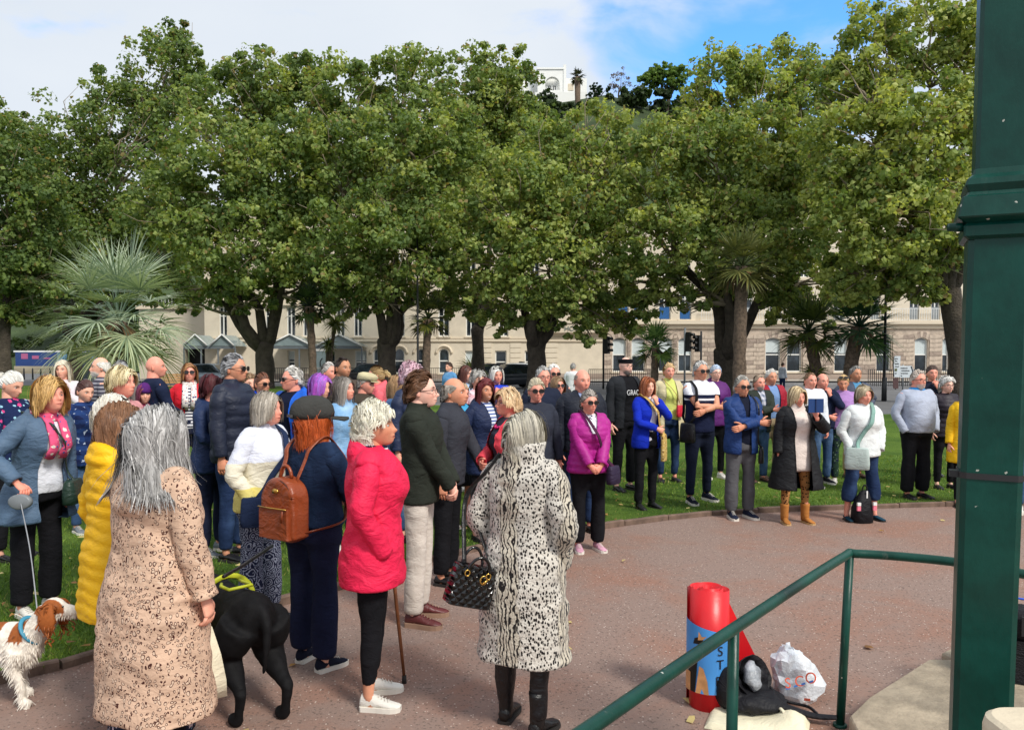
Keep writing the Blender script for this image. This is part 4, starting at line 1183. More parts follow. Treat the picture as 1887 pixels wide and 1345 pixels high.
def car(label, u, d, yaw, paint, L=4.3, H=1.48, glassc=None, stripe=None, z=0.0):
    root = empty('parked_car', (pt(u, 690, d).x, d, z), R(yaw)); tag(root, label, 'car', 'cars on the road by the hotel')
    prof = [(-0.5, 0.35), (-0.49, 0.62), (-0.46, 0.72), (-0.30, 0.80), (-0.18, 0.88), (0.30, 0.90), (0.44, 0.86), (0.49, 0.7), (0.5, 0.4), (0.46, 0.26), (-0.46, 0.24)]
    m = MB()
    rings = []
    for y, sx, sz in ((-0.86, 0.94, 0.9), (-0.80, 0.99, 1.0), (0.80, 0.99, 1.0), (0.86, 0.94, 0.9)):
        rings.append(np.array([(a * L * sx, y, 0.3 + (b - 0.3) * sz) for a, b in prof]))
    m.loft(rings); m.build('body', paint, root)
    cab = [(-0.20, 0.86), (-0.06, 1.0), (0.10, 1.0), (0.28, 0.985), (0.42, 0.88)]
    k = H
    cp = [(-0.22, 0.86), (-0.08, k - 0.06), (0.02, k), (0.22, k - 0.02), (0.34, k - 0.12), (0.45, 0.88)]
    m = MB(); m.loft([np.array([(a * L, y * (1.0 if b < 0.95 else 0.80), b) for a, b in cp]) for y in (-0.8, 0.8)]); m.build('cabin', paint, root)
    gl = [(-0.19, 0.90), (-0.075, k - 0.10), (0.02, k - 0.06), (0.20, k - 0.08), (0.31, k - 0.16), (0.40, 0.92)]
    for sy in (-1, 1):
        m = MB(); m.loft([np.array([(a * L, sy * (0.815 if b < 0.95 else 0.665), b) for a, b in gl]), np.array([(a * L, sy * (0.78 if b < 0.95 else 0.63), b) for a, b in gl])]); m.build('side_window', M_GLASS, root, smooth=False)
    for (a0, b0), (a1, b1), nm in (((-0.225, 0.90), (-0.085, k - 0.09), 'windscreen'), ((0.452, 0.92), (0.352, k - 0.15), 'rear_window')):
        s_ = -0.012 if nm == 'windscreen' else 0.004
        m = MB(); m.add([(a0 * L + s_, -0.70, b0), (a0 * L + s_, 0.70, b0), (a1 * L + s_, 0.60, b1), (a1 * L + s_, -0.60, b1), (a0 * L + 0.02, 0, b0 - 0.1)], [(0, 1, 2, 3)]); m.build(nm, M_GLASS, root, smooth=False)
    for sx in (-0.31, 0.30):
        for sy in (-1, 1):
            m = MB(); m.tube([(sx * L, sy * 0.66, 0.31), (sx * L, sy * 0.89, 0.31)], 0.31, 16); w = m.build('wheel', M_BLACK, root)
            m = MB(); m.tube([(sx * L, sy * 0.885, 0.31), (sx * L, sy * 0.90, 0.31)], 0.19, 12); m.build('rim', M_STEEL, w)
    for sy in (-1, 1):
        piece('headlight', root, (-0.497 * L, sy * 0.75 - 0.14, 0.6), (-0.478 * L, sy * 0.75 + 0.14, 0.74), M_WHITE)
        piece('tail_light', root, (0.488 * L, sy * 0.75 - 0.1, 0.62), (0.503 * L, sy * 0.75 + 0.1, 0.82), plain('tail_red', hexc(170, 24, 22), 0.3, bmp=0))
    if stripe:
        for i in range(6):
            for sy in (-1, 1):
                piece('check_stripe', root, ((-0.44 + i * 0.15) * L, sy * 0.862 - 0.006, 0.45), ((-0.37 + i * 0.15) * L, sy * 0.862 + 0.006, 0.82), stripe[i % 2])
        piece('light_bar', root, (0.0, -0.5, H + 0.003), (0.25, 0.5, H + 0.1), M_BLACK)
P_SILVER = plain('silver_paint', hexc(160, 170, 178), 0.25, 0.04, bmp=0, metal=0.3); P_GREY = plain('dark_grey_paint', hexc(52, 56, 62), 0.2, 0.05, bmp=0); P_BLACKC = plain('black_car_paint', (0.02, 0.02, 0.022), 0.15, 0.05, bmp=0); P_WHITEC = plain('white_car_paint', hexc(220, 224, 226), 0.25, 0.03, bmp=0)
car('silver car with a sloping windscreen parked behind the woman in red', 392, 52, 175, P_SILVER, z=0.0)
car('dark grey hatchback seen from behind by the white haired woman', 938, 47, 20, P_GREY, 4.0, 1.5)
car('black car parked nearest the spiky clump by the hotel', 895, 53, 5, P_BLACKC)
car('police car with yellow and blue squares beside the curving tree trunk', 965, 54, 170, P_WHITEC, 4.4, 1.5, stripe=(plain('police_yellow', hexc(206, 228, 60), 0.4, bmp=0), plain('police_blue', hexc(24, 70, 160), 0.4, bmp=0)))
car('black car behind the man in the flat cap', 672, 54, 8, P_BLACKC)

# wooden park bench on the left lawn
bn = empty('park_bench', (pt(318, 700, 34).x, 34, lawn_z(-7, 34)), R(10)); tag(bn, 'slatted wooden park bench behind the woman in the red jacket', 'bench')
M_WOOD = plain('bench_wood', hexc(176, 136, 92), 0.7, 0.2, 5)
for i in range(4): piece('seat_slat', bn, (-0.8, -0.25 + i * 0.12, 0.44), (0.8, -0.15 + i * 0.12, 0.47), M_WOOD)
for i in range(4): piece('back_slat', bn, (-0.8, 0.26 + i * 0.02, 0.56 + i * 0.11), (0.8, 0.285 + i * 0.02, 0.65 + i * 0.11), M_WOOD)
for sx in (-0.75, 0.75):
    for yy in (-0.22, 0.24): piece('leg', bn, (sx - 0.03, yy - 0.03, 0), (sx + 0.03, yy + 0.03, 0.437), M_BLACK)
    piece('back_post', bn, (sx - 0.025, 0.35, 0.44), (sx + 0.025, 0.39, 1.0), M_BLACK)

# ------------------------------------------------------------------ bandstand: pillar, handrail, steps
PD = 2.6
def bandstand():
    root = empty('bandstand_pillar', (pt(1820, 900, PD).x - 0.018, PD, 0), R(-26)); tag(root, 'dark green painted iron pillar with a moulded collar at the right edge', 'pillar'); root.rotation_euler[1] = R(0.7)
    # chamfered square shaft
    def octo(hw, ch): return [(hw, -hw + ch), (hw, hw - ch), (hw - ch, hw), (-hw + ch, hw), (-hw, hw - ch), (-hw, -hw + ch), (-hw + ch, -hw), (hw - ch, -hw)]
    k = F_PX / PD
    zc0, zc1 = pt(1800, 440, PD).z, pt(1800, 330, PD).z
    def shaft(z0, z1, h0, h1, ch, nm):
        m = MB(); m.loft([np.c_[np.array(octo(h, ch)), np.full(8, z)] for z, h in ((z0, h0), (z1, h1))]); return m.build(nm, M_GREEN, root, smooth=False)
    shaft(0.0, zc0 + 0.01, 0.086, 0.090, 0.017, 'shaft')
    shaft(zc1 - 0.01, 3.6, 0.076, 0.079, 0.012, 'upper_shaft')
    m = MB()
    P = [(zc0 - 0.012, 0.108), (zc0 - 0.002, 0.122), (zc0 + 0.03, 0.124), (zc0 + 0.04, 0.115), (zc0 + 0.055, 0.142), (zc0 + 0.06, 0.146), (zc0 + 0.125, 0.132), (zc0 + 0.130, 0.120), (zc0 + 0.142, 0.112), (zc0 + 0.165, 0.122), (zc0 + 0.185, 0.116), (zc0 + 0.2, 0.098), (zc1 + 0.02, 0.092)]
    P = [(z, h * 0.86) for z, h in P]
    m.loft([np.c_[np.array(octo(h, 0.006)), np.full(8, z)] for z, h in P])
    m.build('collar', M_GREEN, root, smooth=False)
    zz = pt(1800, 872, PD).z
    m = MB(); m.loft([np.c_[np.array(octo(0.092, 0.019)), np.full(8, z)] for z in (zz - 0.010, zz + 0.010)]); m.box((-0.12, -0.06, zz - 0.011), (-0.0925, -0.02, zz + 0.011)); m.build('cable_tie', M_BLACK, root, smooth=False)
    m = MB(); m.tube([(-0.15, -0.10, zc0 + 0.03), (-0.105, -0.08, zc0 + 0.03)], [0.013, 0.016], 10); m.build('bolt', M_GREEN, root)
bandstand()
def handrail():
    zr = 0.87
    A = np.array(gp(1566, 1018, zr)); B = np.array(gp(1352, 1158, zr)); C = np.array(gp(1085, 1342, zr)); D = np.array(gp(1750, 1034, zr)); E = np.array(gp(1890, 1058, zr)); F_ = np.array(gp(2200, 1110, zr))
    root = empty('handrail', (A[0], A[1], 0)); tag(root, 'green painted tubular handrail curving round the bandstand steps', 'handrail')
    o = np.array([A[0], A[1], 0])
    path = spline([C + (C - B) * 0.8, C, B, A + (B - A) * 0.10, A + (D - A) * 0.10 + np.array([0, 0, -0.002]), D, E, F_], 60) - o
    m = MB(); m.tube(path, 0.0215, 14); m.build('rail', M_GREENR, root)
    for nm, p, lean in (('post', A, (-0.045, -0.02)), ('post', B, (-0.01, -0.01)), ('post', E + (F_ - E) * 0.5, (0, 0))):
        q = p - o
        m = MB(); m.tube([(q[0] + lean[0], q[1] + lean[1], -0.02), (q[0], q[1], zr)], 0.0205, 14); po = m.build(nm, M_GREENR, root)
        m = MB(); m.tube([(q[0] + lean[0], q[1] + lean[1], 0.0), (q[0] + lean[0], q[1] + lean[1], 0.012)], 0.034, 14); m.build('collar', M_GREENR, po)
handrail()
def steps():
    def slab(name, pts, z0, z1, label, mat=M_STONE, bev=0.02):
        p = np.array(pts)
        c = p.mean(0)
        rings = []
        for z, s_ in ((z0, 1.0), (z1 - bev, 1.0), (z1 - bev * 0.3, 1 - bev * 0.25), (z1, 1 - bev * 0.9)):
            q = c + (p - c) * s_; rings.append(np.c_[q + 0.006 * vnoise(np.c_[q * 5, np.full(len(q), z)], 3)[:, None], np.full(len(q), z)])
        m = MB(); m.loft(rings); return tag(m.build(name, mat, smooth=False), label, 'step', 'stone steps of the bandstand')
    def dens(pts, n=7):
        out = []
        for i in range(len(pts)):
            a, b = np.array(pts[i]), np.array(pts[(i + 1) % len(pts)])
            out += [a + (b - a) * t for t in np.linspace(0, 1, n, endpoint=False)]
        return out
    z = 0.14
    g2 = lambda u, v: tuple(gp(u, v, z)[:2])
    a, b = gp(1568, 1322, z), gp(1712, 1214, z)
    pts = [g2(1566, 1318), g2(1600, 1285), g2(1712, 1214), g2(1760, 1214), (2.9, 4.1), (2.7, 2.9), (1.95, 3.2), g2(1620, 1352), g2(1580, 1345)]
    slab('stone_step', dens(pts, 4), -0.02, z, 'worn stone step beside the foot of the green handrail')
    z2 = 0.145
    pts = [tuple(gp(1735, 1203, z)[:2]), tuple(gp(1900, 1122, z)[:2]), (4.6, 4.6), (4.4, 3.6), (2.95, 4.2), tuple(gp(1770, 1222, z)[:2])]
    slab('stone_step', dens(pts, 4), -0.02, z2, 'further stone step seen right of the green pillar')
    # rounded stone coping in front of the pillar
    d0 = 2.1
    c0 = pt(1790, 1299, d0)
    m = MB()
    w, dp = 0.75, 0.45
    rad = 0.07
    prof = []
    for cx, cy, a0 in ((rad, rad, 180), (w - rad, rad, 270), (w - rad, dp - rad, 0), (rad, dp - rad, 90)):
        for t in np.linspace(0, 90, 7): prof.append((cx + rad * math.cos(R(a0 + t)), cy + rad * math.sin(R(a0 + t))))
    prof = np.array(prof)
    ctr = prof.mean(0)
    rings = [np.c_[ctr + (prof - ctr) * s_, np.full(len(prof), z)] for z, s_ in ((0.0, 0.92), (c0.z - 0.14, 0.92), (c0.z - 0.12, 1.0), (c0.z - 0.03, 1.0), (c0.z - 0.008, 0.985), (c0.z, 0.95))]
    m.loft(rings)
    o = m.build('stone_coping', plain('pale_stone', hexc(206, 192, 168), 0.85, 0.10, 4, 0.4, 35), smooth=False)
    o.location = (c0.x, d0 - dp, 0); tag(o, 'pale rounded stone coping at the lower right corner', 'coping')
steps()
# ------------------------------------------------------------------ cloth, skin and hair materials
def fabric(kind, c1, c2=None, c3=None, p=1.0):
    key = (kind, c1, c2, c3, p)
    if key in MATS: return MATS[key]
    rough = {'nylon': 0.6, 'leather': 0.36, 'patent': 0.12, 'puffer': 0.52, 'satin': 0.4}.get(kind, 0.85)
    spec = {'nylon': 0.25, 'leather': 0.45, 'patent': 0.7, 'puffer': 0.3, 'satin': 0.4}.get(kind, 0.12)
    m, nt, b = base_mat('cloth_' + kind, rough, spec)
    vec = tex_vec(nt)
    fold = noise(nt, tex_vec(nt, (1, 1, 1.7)), 8.0, 4, 0.55, 1.0)
    rn = noise(nt, tex_vec(nt, (1, 1, 1.5)), 11.0, 2, 0.5, 1.4)
    fold = mth(nt, 'ADD', mth(nt, 'MULTIPLY', fold, 0.9), mth(nt, 'MULTIPLY', mth(nt, 'POWER', mth(nt, 'SUBTRACT', 1.0, mth(nt, 'ABSOLUTE', mth(nt, 'SUBTRACT', mth(nt, 'MULTIPLY', rn, 2.0), 1.0))), 4.0), 0.10))
    var = mixc(nt, ramp01(nt, noise(nt, vec, 5.0, 4), 0.3, 0.7), tuple(x * 0.88 for x in c1), tuple(min(1, x * 1.1) for x in c1))
    col = var
    weave = noise(nt, vec, 420.0, 2)
    if kind == 'knit':
        col = var
    elif kind == 'denim':
        fade = ramp01(nt, noise(nt, tex_vec(nt, (1, 1, 0.5)), 7.0, 4), 0.45, 0.8)
        col = mixc(nt, fade, var, c2 or tuple(min(1, x * 2.0) for x in c1))
    elif kind == 'stripes':                        # horizontal bands of the garment's height
        sp = N(nt, 'ShaderNodeSeparateXYZ'); nt.links.new(vec, sp.inputs[0])
        s = mth(nt, 'FRACT', mth(nt, 'MULTIPLY', sp.outputs[2], p))
        col = mixc(nt, mth(nt, 'GREATER_THAN', s, 0.58), var, c2)
        if c3: col = mixc(nt, mth(nt, 'LESS_THAN', s, 0.12), col, c3)
    elif kind == 'check':
        sp = N(nt, 'ShaderNodeSeparateXYZ'); nt.links.new(vec, sp.inputs[0])
        sx = mth(nt, 'GREATER_THAN', mth(nt, 'FRACT', mth(nt, 'MULTIPLY', mth(nt, 'ADD', sp.outputs[0], sp.outputs[1]), p)), 0.5)
        sz = mth(nt, 'GREATER_THAN', mth(nt, 'FRACT', mth(nt, 'MULTIPLY', sp.outputs[2], p)), 0.5)
        col = mixc(nt, mth(nt, 'MULTIPLY', mth(nt, 'ADD', sx, sz), 0.5), var, c2)
        if c3: col = mixc(nt, mth(nt, 'MULTIPLY', mth(nt, 'GREATER_THAN', noise(nt, vec, 20, 2), 0.62), sx), col, c3)
    elif kind == 'blocks':                         # three bands: c1 above p, c2, c3 lowest
        sp = N(nt, 'ShaderNodeSeparateXYZ'); nt.links.new(vec, sp.inputs[0])
        z = mth(nt, 'ADD', sp.outputs[2], mth(nt, 'MULTIPLY', mth(nt, 'SUBTRACT', fold, 0.5), 0.03))
        col = mixc(nt, mth(nt, 'LESS_THAN', z, p), var, c2)
        col = mixc(nt, mth(nt, 'LESS_THAN', z, p - 0.17), col, c3)
    elif kind == 'yoke':                           # c2 above p, thin lines of c1 across it
        sp = N(nt, 'ShaderNodeSeparateXYZ'); nt.links.new(vec, sp.inputs[0])
        col = mixc(nt, mth(nt, 'GREATER_THAN', sp.outputs[2], p), var, c2)
        ln = mth(nt, 'MULTIPLY', mth(nt, 'GREATER_THAN', sp.outputs[2], p - 0.07), mth(nt, 'LESS_THAN', sp.outputs[2], p - 0.045))
        col = mixc(nt, ln, col, c2)
    elif kind == 'print':                          # scattered blotches of two colours
        v1 = voro(nt, vec, 16 * p); v2 = voro(nt, vec, 25 * p)
        nz = noise(nt, vec, 60 * p, 2)
        k1 = mth(nt, 'LESS_THAN', mth(nt, 'ADD', v1.outputs['Distance'], mth(nt, 'MULTIPLY', nz, 0.45)), 0.5)
        k2 = mth(nt, 'LESS_THAN', mth(nt, 'ADD', v2.outputs['Distance'], mth(nt, 'MULTIPLY', nz, 0.45)), 0.46)
        col = mixc(nt, k2, var, c3 or c2)
        col = mixc(nt, k1, col, c2)
    elif kind == 'paisley':
        v1 = voro(nt, vec, 15 * p)
        w = mth(nt, 'SINE', mth(nt, 'ADD', mth(nt, 'MULTIPLY', v1.outputs['Distance'], 34.0), mth(nt, 'MULTIPLY', noise(nt, vec, 30 * p, 3), 16.0)))
        col = mixc(nt, ramp01(nt, w, 0.15, 0.55), var, c2)
    elif kind == 'rosettes':                       # small leopard rings on a plain ground
        wv = N(nt, 'ShaderNodeVectorMath', operation='ADD')
        nn = nt.nodes.new('ShaderNodeTexNoise'); nn.inputs['Scale'].default_value = 14; nt.links.new(vec, nn.inputs['Vector'])
        sc = N(nt, 'ShaderNodeVectorMath', operation='SCALE'); sc.inputs['Scale'].default_value = 0.05
        nt.links.new(nn.outputs['Color'], sc.inputs[0]); nt.links.new(tex_vec(nt, (1, 1, 0.8)), wv.inputs[0]); nt.links.new(sc.outputs[0], wv.inputs[1])
        v1 = voro(nt, wv.outputs[0], 62 * p)
        rs = N(nt, 'ShaderNodeSeparateColor'); nt.links.new(v1.outputs['Color'], rs.inputs[0])
        d = v1.outputs['Distance']
        r0 = mth(nt, 'ADD', mth(nt, 'MULTIPLY', rs.outputs[0], 0.16), 0.19)
        outer = mth(nt, 'LESS_THAN', d, mth(nt, 'ADD', r0, 0.14)); inner = mth(nt, 'LESS_THAN', d, r0)
        gap = mth(nt, 'GREATER_THAN', noise(nt, vec, 90 * p, 1), 0.35)
        keep = mth(nt, 'GREATER_THAN', rs.outputs[1], 0.03)
        col = mixc(nt, mth(nt, 'MULTIPLY', mth(nt, 'MULTIPLY', outer, keep), gap), var, c2)
        col = mixc(nt, mth(nt, 'MULTIPLY', inner, mth(nt, 'GREATER_THAN', rs.outputs[0], 0.0)), col, c3)
    elif kind == 'spots':
        nz = noise(nt, vec, 70 * p, 2)
        v1 = voro(nt, vec, 42 * p)
        k1 = mth(nt, 'LESS_THAN', mth(nt, 'ADD', v1.outputs['Distance'], mth(nt, 'MULTIPLY', nz, 0.4)), 0.56)
        col = mixc(nt, k1, var, c2)
        if c3: col = mixc(nt, mth(nt, 'LESS_THAN', v1.outputs['Distance'], 0.2), col, c3)
    elif kind == 'furprint':                       # leopard dots with tiger-striped panels
        sp = N(nt, 'ShaderNodeSeparateXYZ'); nt.links.new(vec, sp.inputs[0])
        nz = noise(nt, vec, 60, 3)
        v1 = voro(nt, tex_vec(nt, (1.2, 1.2, 0.8)), 70)
        rs = N(nt, 'ShaderNodeSeparateColor'); nt.links.new(v1.outputs['Color'], rs.inputs[0])
        dot = ramp01(nt, mth(nt, 'ADD', mth(nt, 'ADD', v1.outputs['Distance'], mth(nt, 'MULTIPLY', nz, 0.35)), mth(nt, 'MULTIPLY', rs.outputs[0], 0.16)), 0.70, 0.60)
        wob = noise(nt, tex_vec(nt, (1, 1, 0.55)), 13, 3, 0.6)
        st = mth(nt, 'SINE', mth(nt, 'ADD', mth(nt, 'MULTIPLY', mth(nt, 'ADD', sp.outputs[0], mth(nt, 'MULTIPLY', sp.outputs[1], 0.8)), 290.0), mth(nt, 'MULTIPLY', wob, 38.0)))
        stp = ramp01(nt, mth(nt, 'ADD', st, mth(nt, 'MULTIPLY', nz, 1.2)), 0.75, 1.15)
        panel = ramp01(nt, mth(nt, 'ADD', mth(nt, 'SINE', mth(nt, 'ADD', mth(nt, 'MULTIPLY', sp.outputs[0], 20.0), mth(nt, 'MULTIPLY', sp.outputs[1], 9.0))), mth(nt, 'MULTIPLY', noise(nt, vec, 7, 3), 2.0)), 1.35, 1.7)
        ground = mixc(nt, panel, var, c3)
        dark = mth(nt, 'ADD', mth(nt, 'MULTIPLY', stp, panel), mth(nt, 'MULTIPLY', dot, mth(nt, 'SUBTRACT', 1.0, panel)), clamp=True)
        col = mixc(nt, dark, ground, c2)
        weave = noise(nt, tex_vec(nt, (1, 1, 0.4)), 160.0, 3)
    elif kind == 'quilt':
        w = N(nt, 'ShaderNodeSeparateXYZ'); nt.links.new(vec, w.inputs[0])
        a = mth(nt, 'ABSOLUTE', mth(nt, 'SINE', mth(nt, 'MULTIPLY', mth(nt, 'ADD', w.outputs[0], w.outputs[2]), 75.0)))
        c = mth(nt, 'ABSOLUTE', mth(nt, 'SINE', mth(nt, 'MULTIPLY', mth(nt, 'SUBTRACT', w.outputs[0], w.outputs[2]), 75.0)))
        weave = mth(nt, 'MULTIPLY', mth(nt, 'MINIMUM', a, c), 3.0)
        b.inputs['Roughness'].default_value = 0.16; b.inputs['Specular IOR Level'].default_value = 0.7
    nt.links.new(col, b.inputs['Base Color'])
    if kind == 'furprint' or kind == 'fur':
        b.inputs['Sheen Weight'].default_value = 0.25
    h = mth(nt, 'ADD', mth(nt, 'MULTIPLY', fold, 1.0), mth(nt, 'MULTIPLY', weave, {'knit': 0.12, 'furprint': 0.35, 'quilt': 0.5}.get(kind, 0.035)))
    bump(nt, b, h, {'patent': 0.3, 'puffer': 0.5, 'nylon': 0.8, 'furprint': 0.9}.get(kind, 0.6), 0.022)
    MATS[key] = m
    return m

def attr_mat(name, rough, spec, sss=0.0, var=0.1, scale=30.0, bmp=0.1, bscale=200.0, aniso=0):
    key = ('attr', name)
    if key in MATS: return MATS[key]
    m, nt, b = base_mat(name, rough, spec)
    a = nt.nodes.new('ShaderNodeVertexColor'); a.layer_name = 'Col'
    vec = tex_vec(nt)
    n = ramp01(nt, noise(nt, vec, scale, 3), 0.25, 0.75)
    nt.links.new(mixc(nt, 1.0, a.outputs['Color'], mixc(nt, n, (1 - var,) * 3, (1 + var,) * 3), 'MULTIPLY'), b.inputs['Base Color'])
    if sss:
        b.inputs['Subsurface Weight'].default_value = sss
        b.inputs['Subsurface Radius'].default_value = (0.012, 0.005, 0.003)
        b.inputs['Subsurface Scale'].default_value = 1.0
    if bmp: bump(nt, b, noise(nt, vec, bscale, 2), bmp, 0.003)
    MATS[key] = m
    return m

SKIN = attr_mat('skin', 0.5, 0.35, 0.0, 0.07, 45.0, 0.12, 260.0)
HAIR = attr_mat('hair', 0.5, 0.35, 0.0, 0.12, 60.0, 0.0)
FURM = attr_mat('animal_fur', 0.7, 0.2, 0.0, 0.12, 60.0, 0.35, 140.0)
LENS = plain('dark_lens', (0.012, 0.010, 0.010), 0.08, 0.0, bmp=0, spec=0.6)
GFRAME = plain('spectacle_frame', (0.03, 0.018, 0.014), 0.3, 0.0, bmp=0)

# ------------------------------------------------------------------ head
TONES = {k: tuple(min(0.95, x * 1.2) for x in c) for k, c in {'pale': hexc(226, 178, 160), 'fair': hexc(218, 163, 140), 'pink': hexc(216, 146, 126), 'tan': hexc(196, 138, 110), 'olive': hexc(182, 128, 98)}.items()}

def gz(d, s):
    return np.exp(-(d / s) ** 2)

def head_surface(th, ph, fem=True, jaw=1.0):
    """point of the head for polar angle th (0 = crown) and ph (0 = face); face looks along -y, origin at eye level"""
    n = np.stack([np.sin(th) * np.sin(ph), -np.sin(th) * np.cos(ph), np.cos(th)], -1)
    p = n * np.array([0.0755, 0.097, 0.118])
    x, y, z = p[..., 0].copy(), p[..., 1].copy() + 0.006, p[..., 2].copy()
    t = np.clip(-z / 0.118, 0, 1)
    x *= 1 - (0.30 if fem else 0.22) * jaw * t ** 1.7
    x *= 1 + 0.05 * gz(z - 0.045, 0.05)
    front = np.clip(-n[..., 1], 0, 1)
    back = np.clip(n[..., 1], 0, 1)
    y -= back * t * 0.055
    fw = np.clip(front * 2.2, 0, 1)
    d = 0.030 * gz(z + 0.098, 0.026) * gz(x, 0.034)
    d += 0.016 * gz(z + 0.062, 0.024) * gz(x, 0.036)
    d += 0.024 * gz(z + 0.030, 0.0135) * gz(x, 0.0125) + 0.012 * gz(z + 0.008, 0.020) * gz(x, 0.0095)
    for s in (-1, 1):
        d += -0.0105 * gz(z - 0.004, 0.0115) * gz(x - s * 0.031, 0.0165)
        d += 0.0050 * gz(z - 0.024, 0.008) * gz(x - s * 0.030, 0.022)
        d += 0.0055 * gz(z + 0.032, 0.020) * gz(x - s * 0.042, 0.018)
    d += 0.0052 * gz(z + 0.0565, 0.0042) * gz(x, 0.016) + 0.0060 * gz(z + 0.0685, 0.0048) * gz(x, 0.015)
    d -= 0.0040 * gz(z + 0.0625, 0.0030) * gz(x, 0.021)
    y -= d * fw
    return np.stack([x, y, z], -1)

def head_mesh(mb, tone, fem, brow, lip, M, beard=None, detail=1, stub=0.0, smile=0.0, mouth=0.0):
    nph, nth = ((56, 50), (38, 36), (28, 27))[2 - detail]
    if detail == 2: nph, nth = 56, 52
    u = np.linspace(-math.pi, math.pi, nph, endpoint=False)
    ph = u - 0.55 * np.sin(u)
    s = np.linspace(0, 1, nth)
    th = math.pi * (s + 0.055 * np.sin(2 * math.pi * (s - 0.02)) * -1.0 * 0 + 0)
    th = math.pi * np.interp(s, [0, 0.22, 0.85, 1], [0.02, 0.36, 0.88, 0.985])
    T, P = np.meshgrid(th, ph, indexing='ij')
    p = head_surface(T, P, fem)
    x, y, z = p[..., 0], p[..., 1], p[..., 2]
    col = np.ones(p.shape) * np.array(TONES[tone])
    rnd = vnoise(p.reshape(-1, 3) * 40, 3).reshape(x.shape)
    col *= (1 + 0.05 * rnd)[..., None]
    fr = (y < -0.03)
    def blend(w, c):
        w = np.clip(w, 0, 1)[..., None]
        col[:] = col * (1 - w) + np.array(c) * w
    red = np.array(TONES[tone]) * np.array([1.02, 0.78, 0.74])
    for sg in (-1, 1):
        blend(fr * 0.6 * gz(z + 0.032, 0.022) * gz(x - sg * 0.042, 0.022), red)
    blend(fr * 0.55 * gz(z + 0.032, 0.012) * gz(x, 0.014), red)
    zl = z + 0.063 - smile * 10 * x * x
    blend(fr * 1.5 * gz(zl, 0.0085) ** 2 * gz(x, 0.022) ** 2, lip)
    blend(fr * 1.4 * gz(zl, 0.0032) * gz(x, 0.022) ** 2, (0.10, 0.02, 0.02) if not mouth else (0.6, 0.5, 0.45))
    for sg in (-1, 1):
        blend(fr * 1.5 * gz(z - 0.0255 + 8 * (np.abs(x) - 0.03) ** 2, 0.0055) * gz(x - sg * 0.031, 0.019) ** 2, brow)
        blend(fr * 0.55 * gz(z - 0.004, 0.0085) * gz(x - sg * 0.031, 0.0165), np.array(TONES[tone]) * np.array([0.55, 0.42, 0.40]))  # darker eye sockets: shade blended into the skin colour
    if stub:
        blend(fr * stub * (gz(z + 0.085, 0.035) * (np.abs(x) < 0.06) + 0) * (1 - 0.9 * gz(z + 0.063, 0.008) * gz(x, 0.02)), brow)
    if beard is not None:
        wb = sst(-0.035, -0.06, z) * sst(0.062, 0.045, np.abs(x)) * (y < 0.0)
        wb = wb * (1 - gz(z + 0.064, 0.006) * gz(x, 0.02))
        blend(wb, beard)
        p = p * (1 + 0.07 * (wb * (1 + 0.6 * rnd))[..., None])
    v = p.reshape(-1, 3); c = col.reshape(-1, 3)
    fs = []
    for i in range(nth - 1):
        a, b = i * nph, (i + 1) * nph
        for j in range(nph):
            k = (j + 1) % nph
            fs.append((a + j, b + j, b + k, a + k))
    fs.append(tuple(range(nph)))
    fs.append(tuple(range((nth - 1) * nph + nph - 1, (nth - 1) * nph - 1, -1)))
    mb.add(xf(v, M), fs, c)
    # eyeballs and ears
    for sg in (-1, 1):
        e = head_surface(np.array([math.acos(0.004 / 0.118)]), np.array([math.asin(0.031 / 0.0755)]) * sg, fem)[0]
        cen = np.array([sg * 0.031, e[1] + 0.0055, 0.003])
        m2 = MB(); m2.ball((0, 0, 0), 0.0128, 8, 7)
        vv, ff, _ = m2.arrays()
        vv = np.c_[vv[:, 0], vv[:, 2], vv[:, 1]]
        cc = np.where((vv[:, 1] < -0.0080)[:, None], np.array([[0.02, 0.022, 0.025]]), np.array([[0.62, 0.58, 0.55]]))
        vv = vv * np.array([1.15, 1, 0.62]) + cen
        mb.add(xf(vv, M), ff, cc)
        rings = []
        for k, (yy, zz0, hh, ww) in enumerate([(-0.002, -0.006, 0.022, 0.006), (0.008, -0.004, 0.030, 0.009), (0.018, 0.0, 0.031, 0.007), (0.024, 0.004, 0.02, 0.003)]):
            a = np.linspace(0, 2 * math.pi, 8, endpoint=False)
            rings.append(np.c_[sg * (0.0735 + 0.006 * k / 3 + ww * np.cos(a)), np.full(8, 0.004 + yy), zz0 - 0.008 + hh * np.sin(a)])
        mb.loft(np.array([xf(r, M) for r in rings]), np.array(TONES[tone]) * np.array([0.98, 0.84, 0.8]))

def xf(v, M):
    v = np.asarray(v, float)
    return v @ M[:3, :3].T + M[:3, 3]

def np_m(m):
    return np.array([list(r) for r in m])

# ------------------------------------------------------------------ hair
def hairline(ph, style, fem=True):
    a = np.abs(ph)
    if not fem: return np.interp(a, [0, 0.5, 0.8, 1.1, 1.4, 1.75, 2.2, math.pi], [0.080, 0.088, 0.070, 0.036, 0.016, -0.024, -0.062, -0.072])
    top = {'bald': 9, 'fringe': 0.052}.get(style, 0.066)
    return np.interp(a, [0, 0.55, 0.95, 1.35, 1.75, 2.2, math.pi], [top, top - 0.004, 0.040, 0.018, -0.022, -0.062, -0.072])

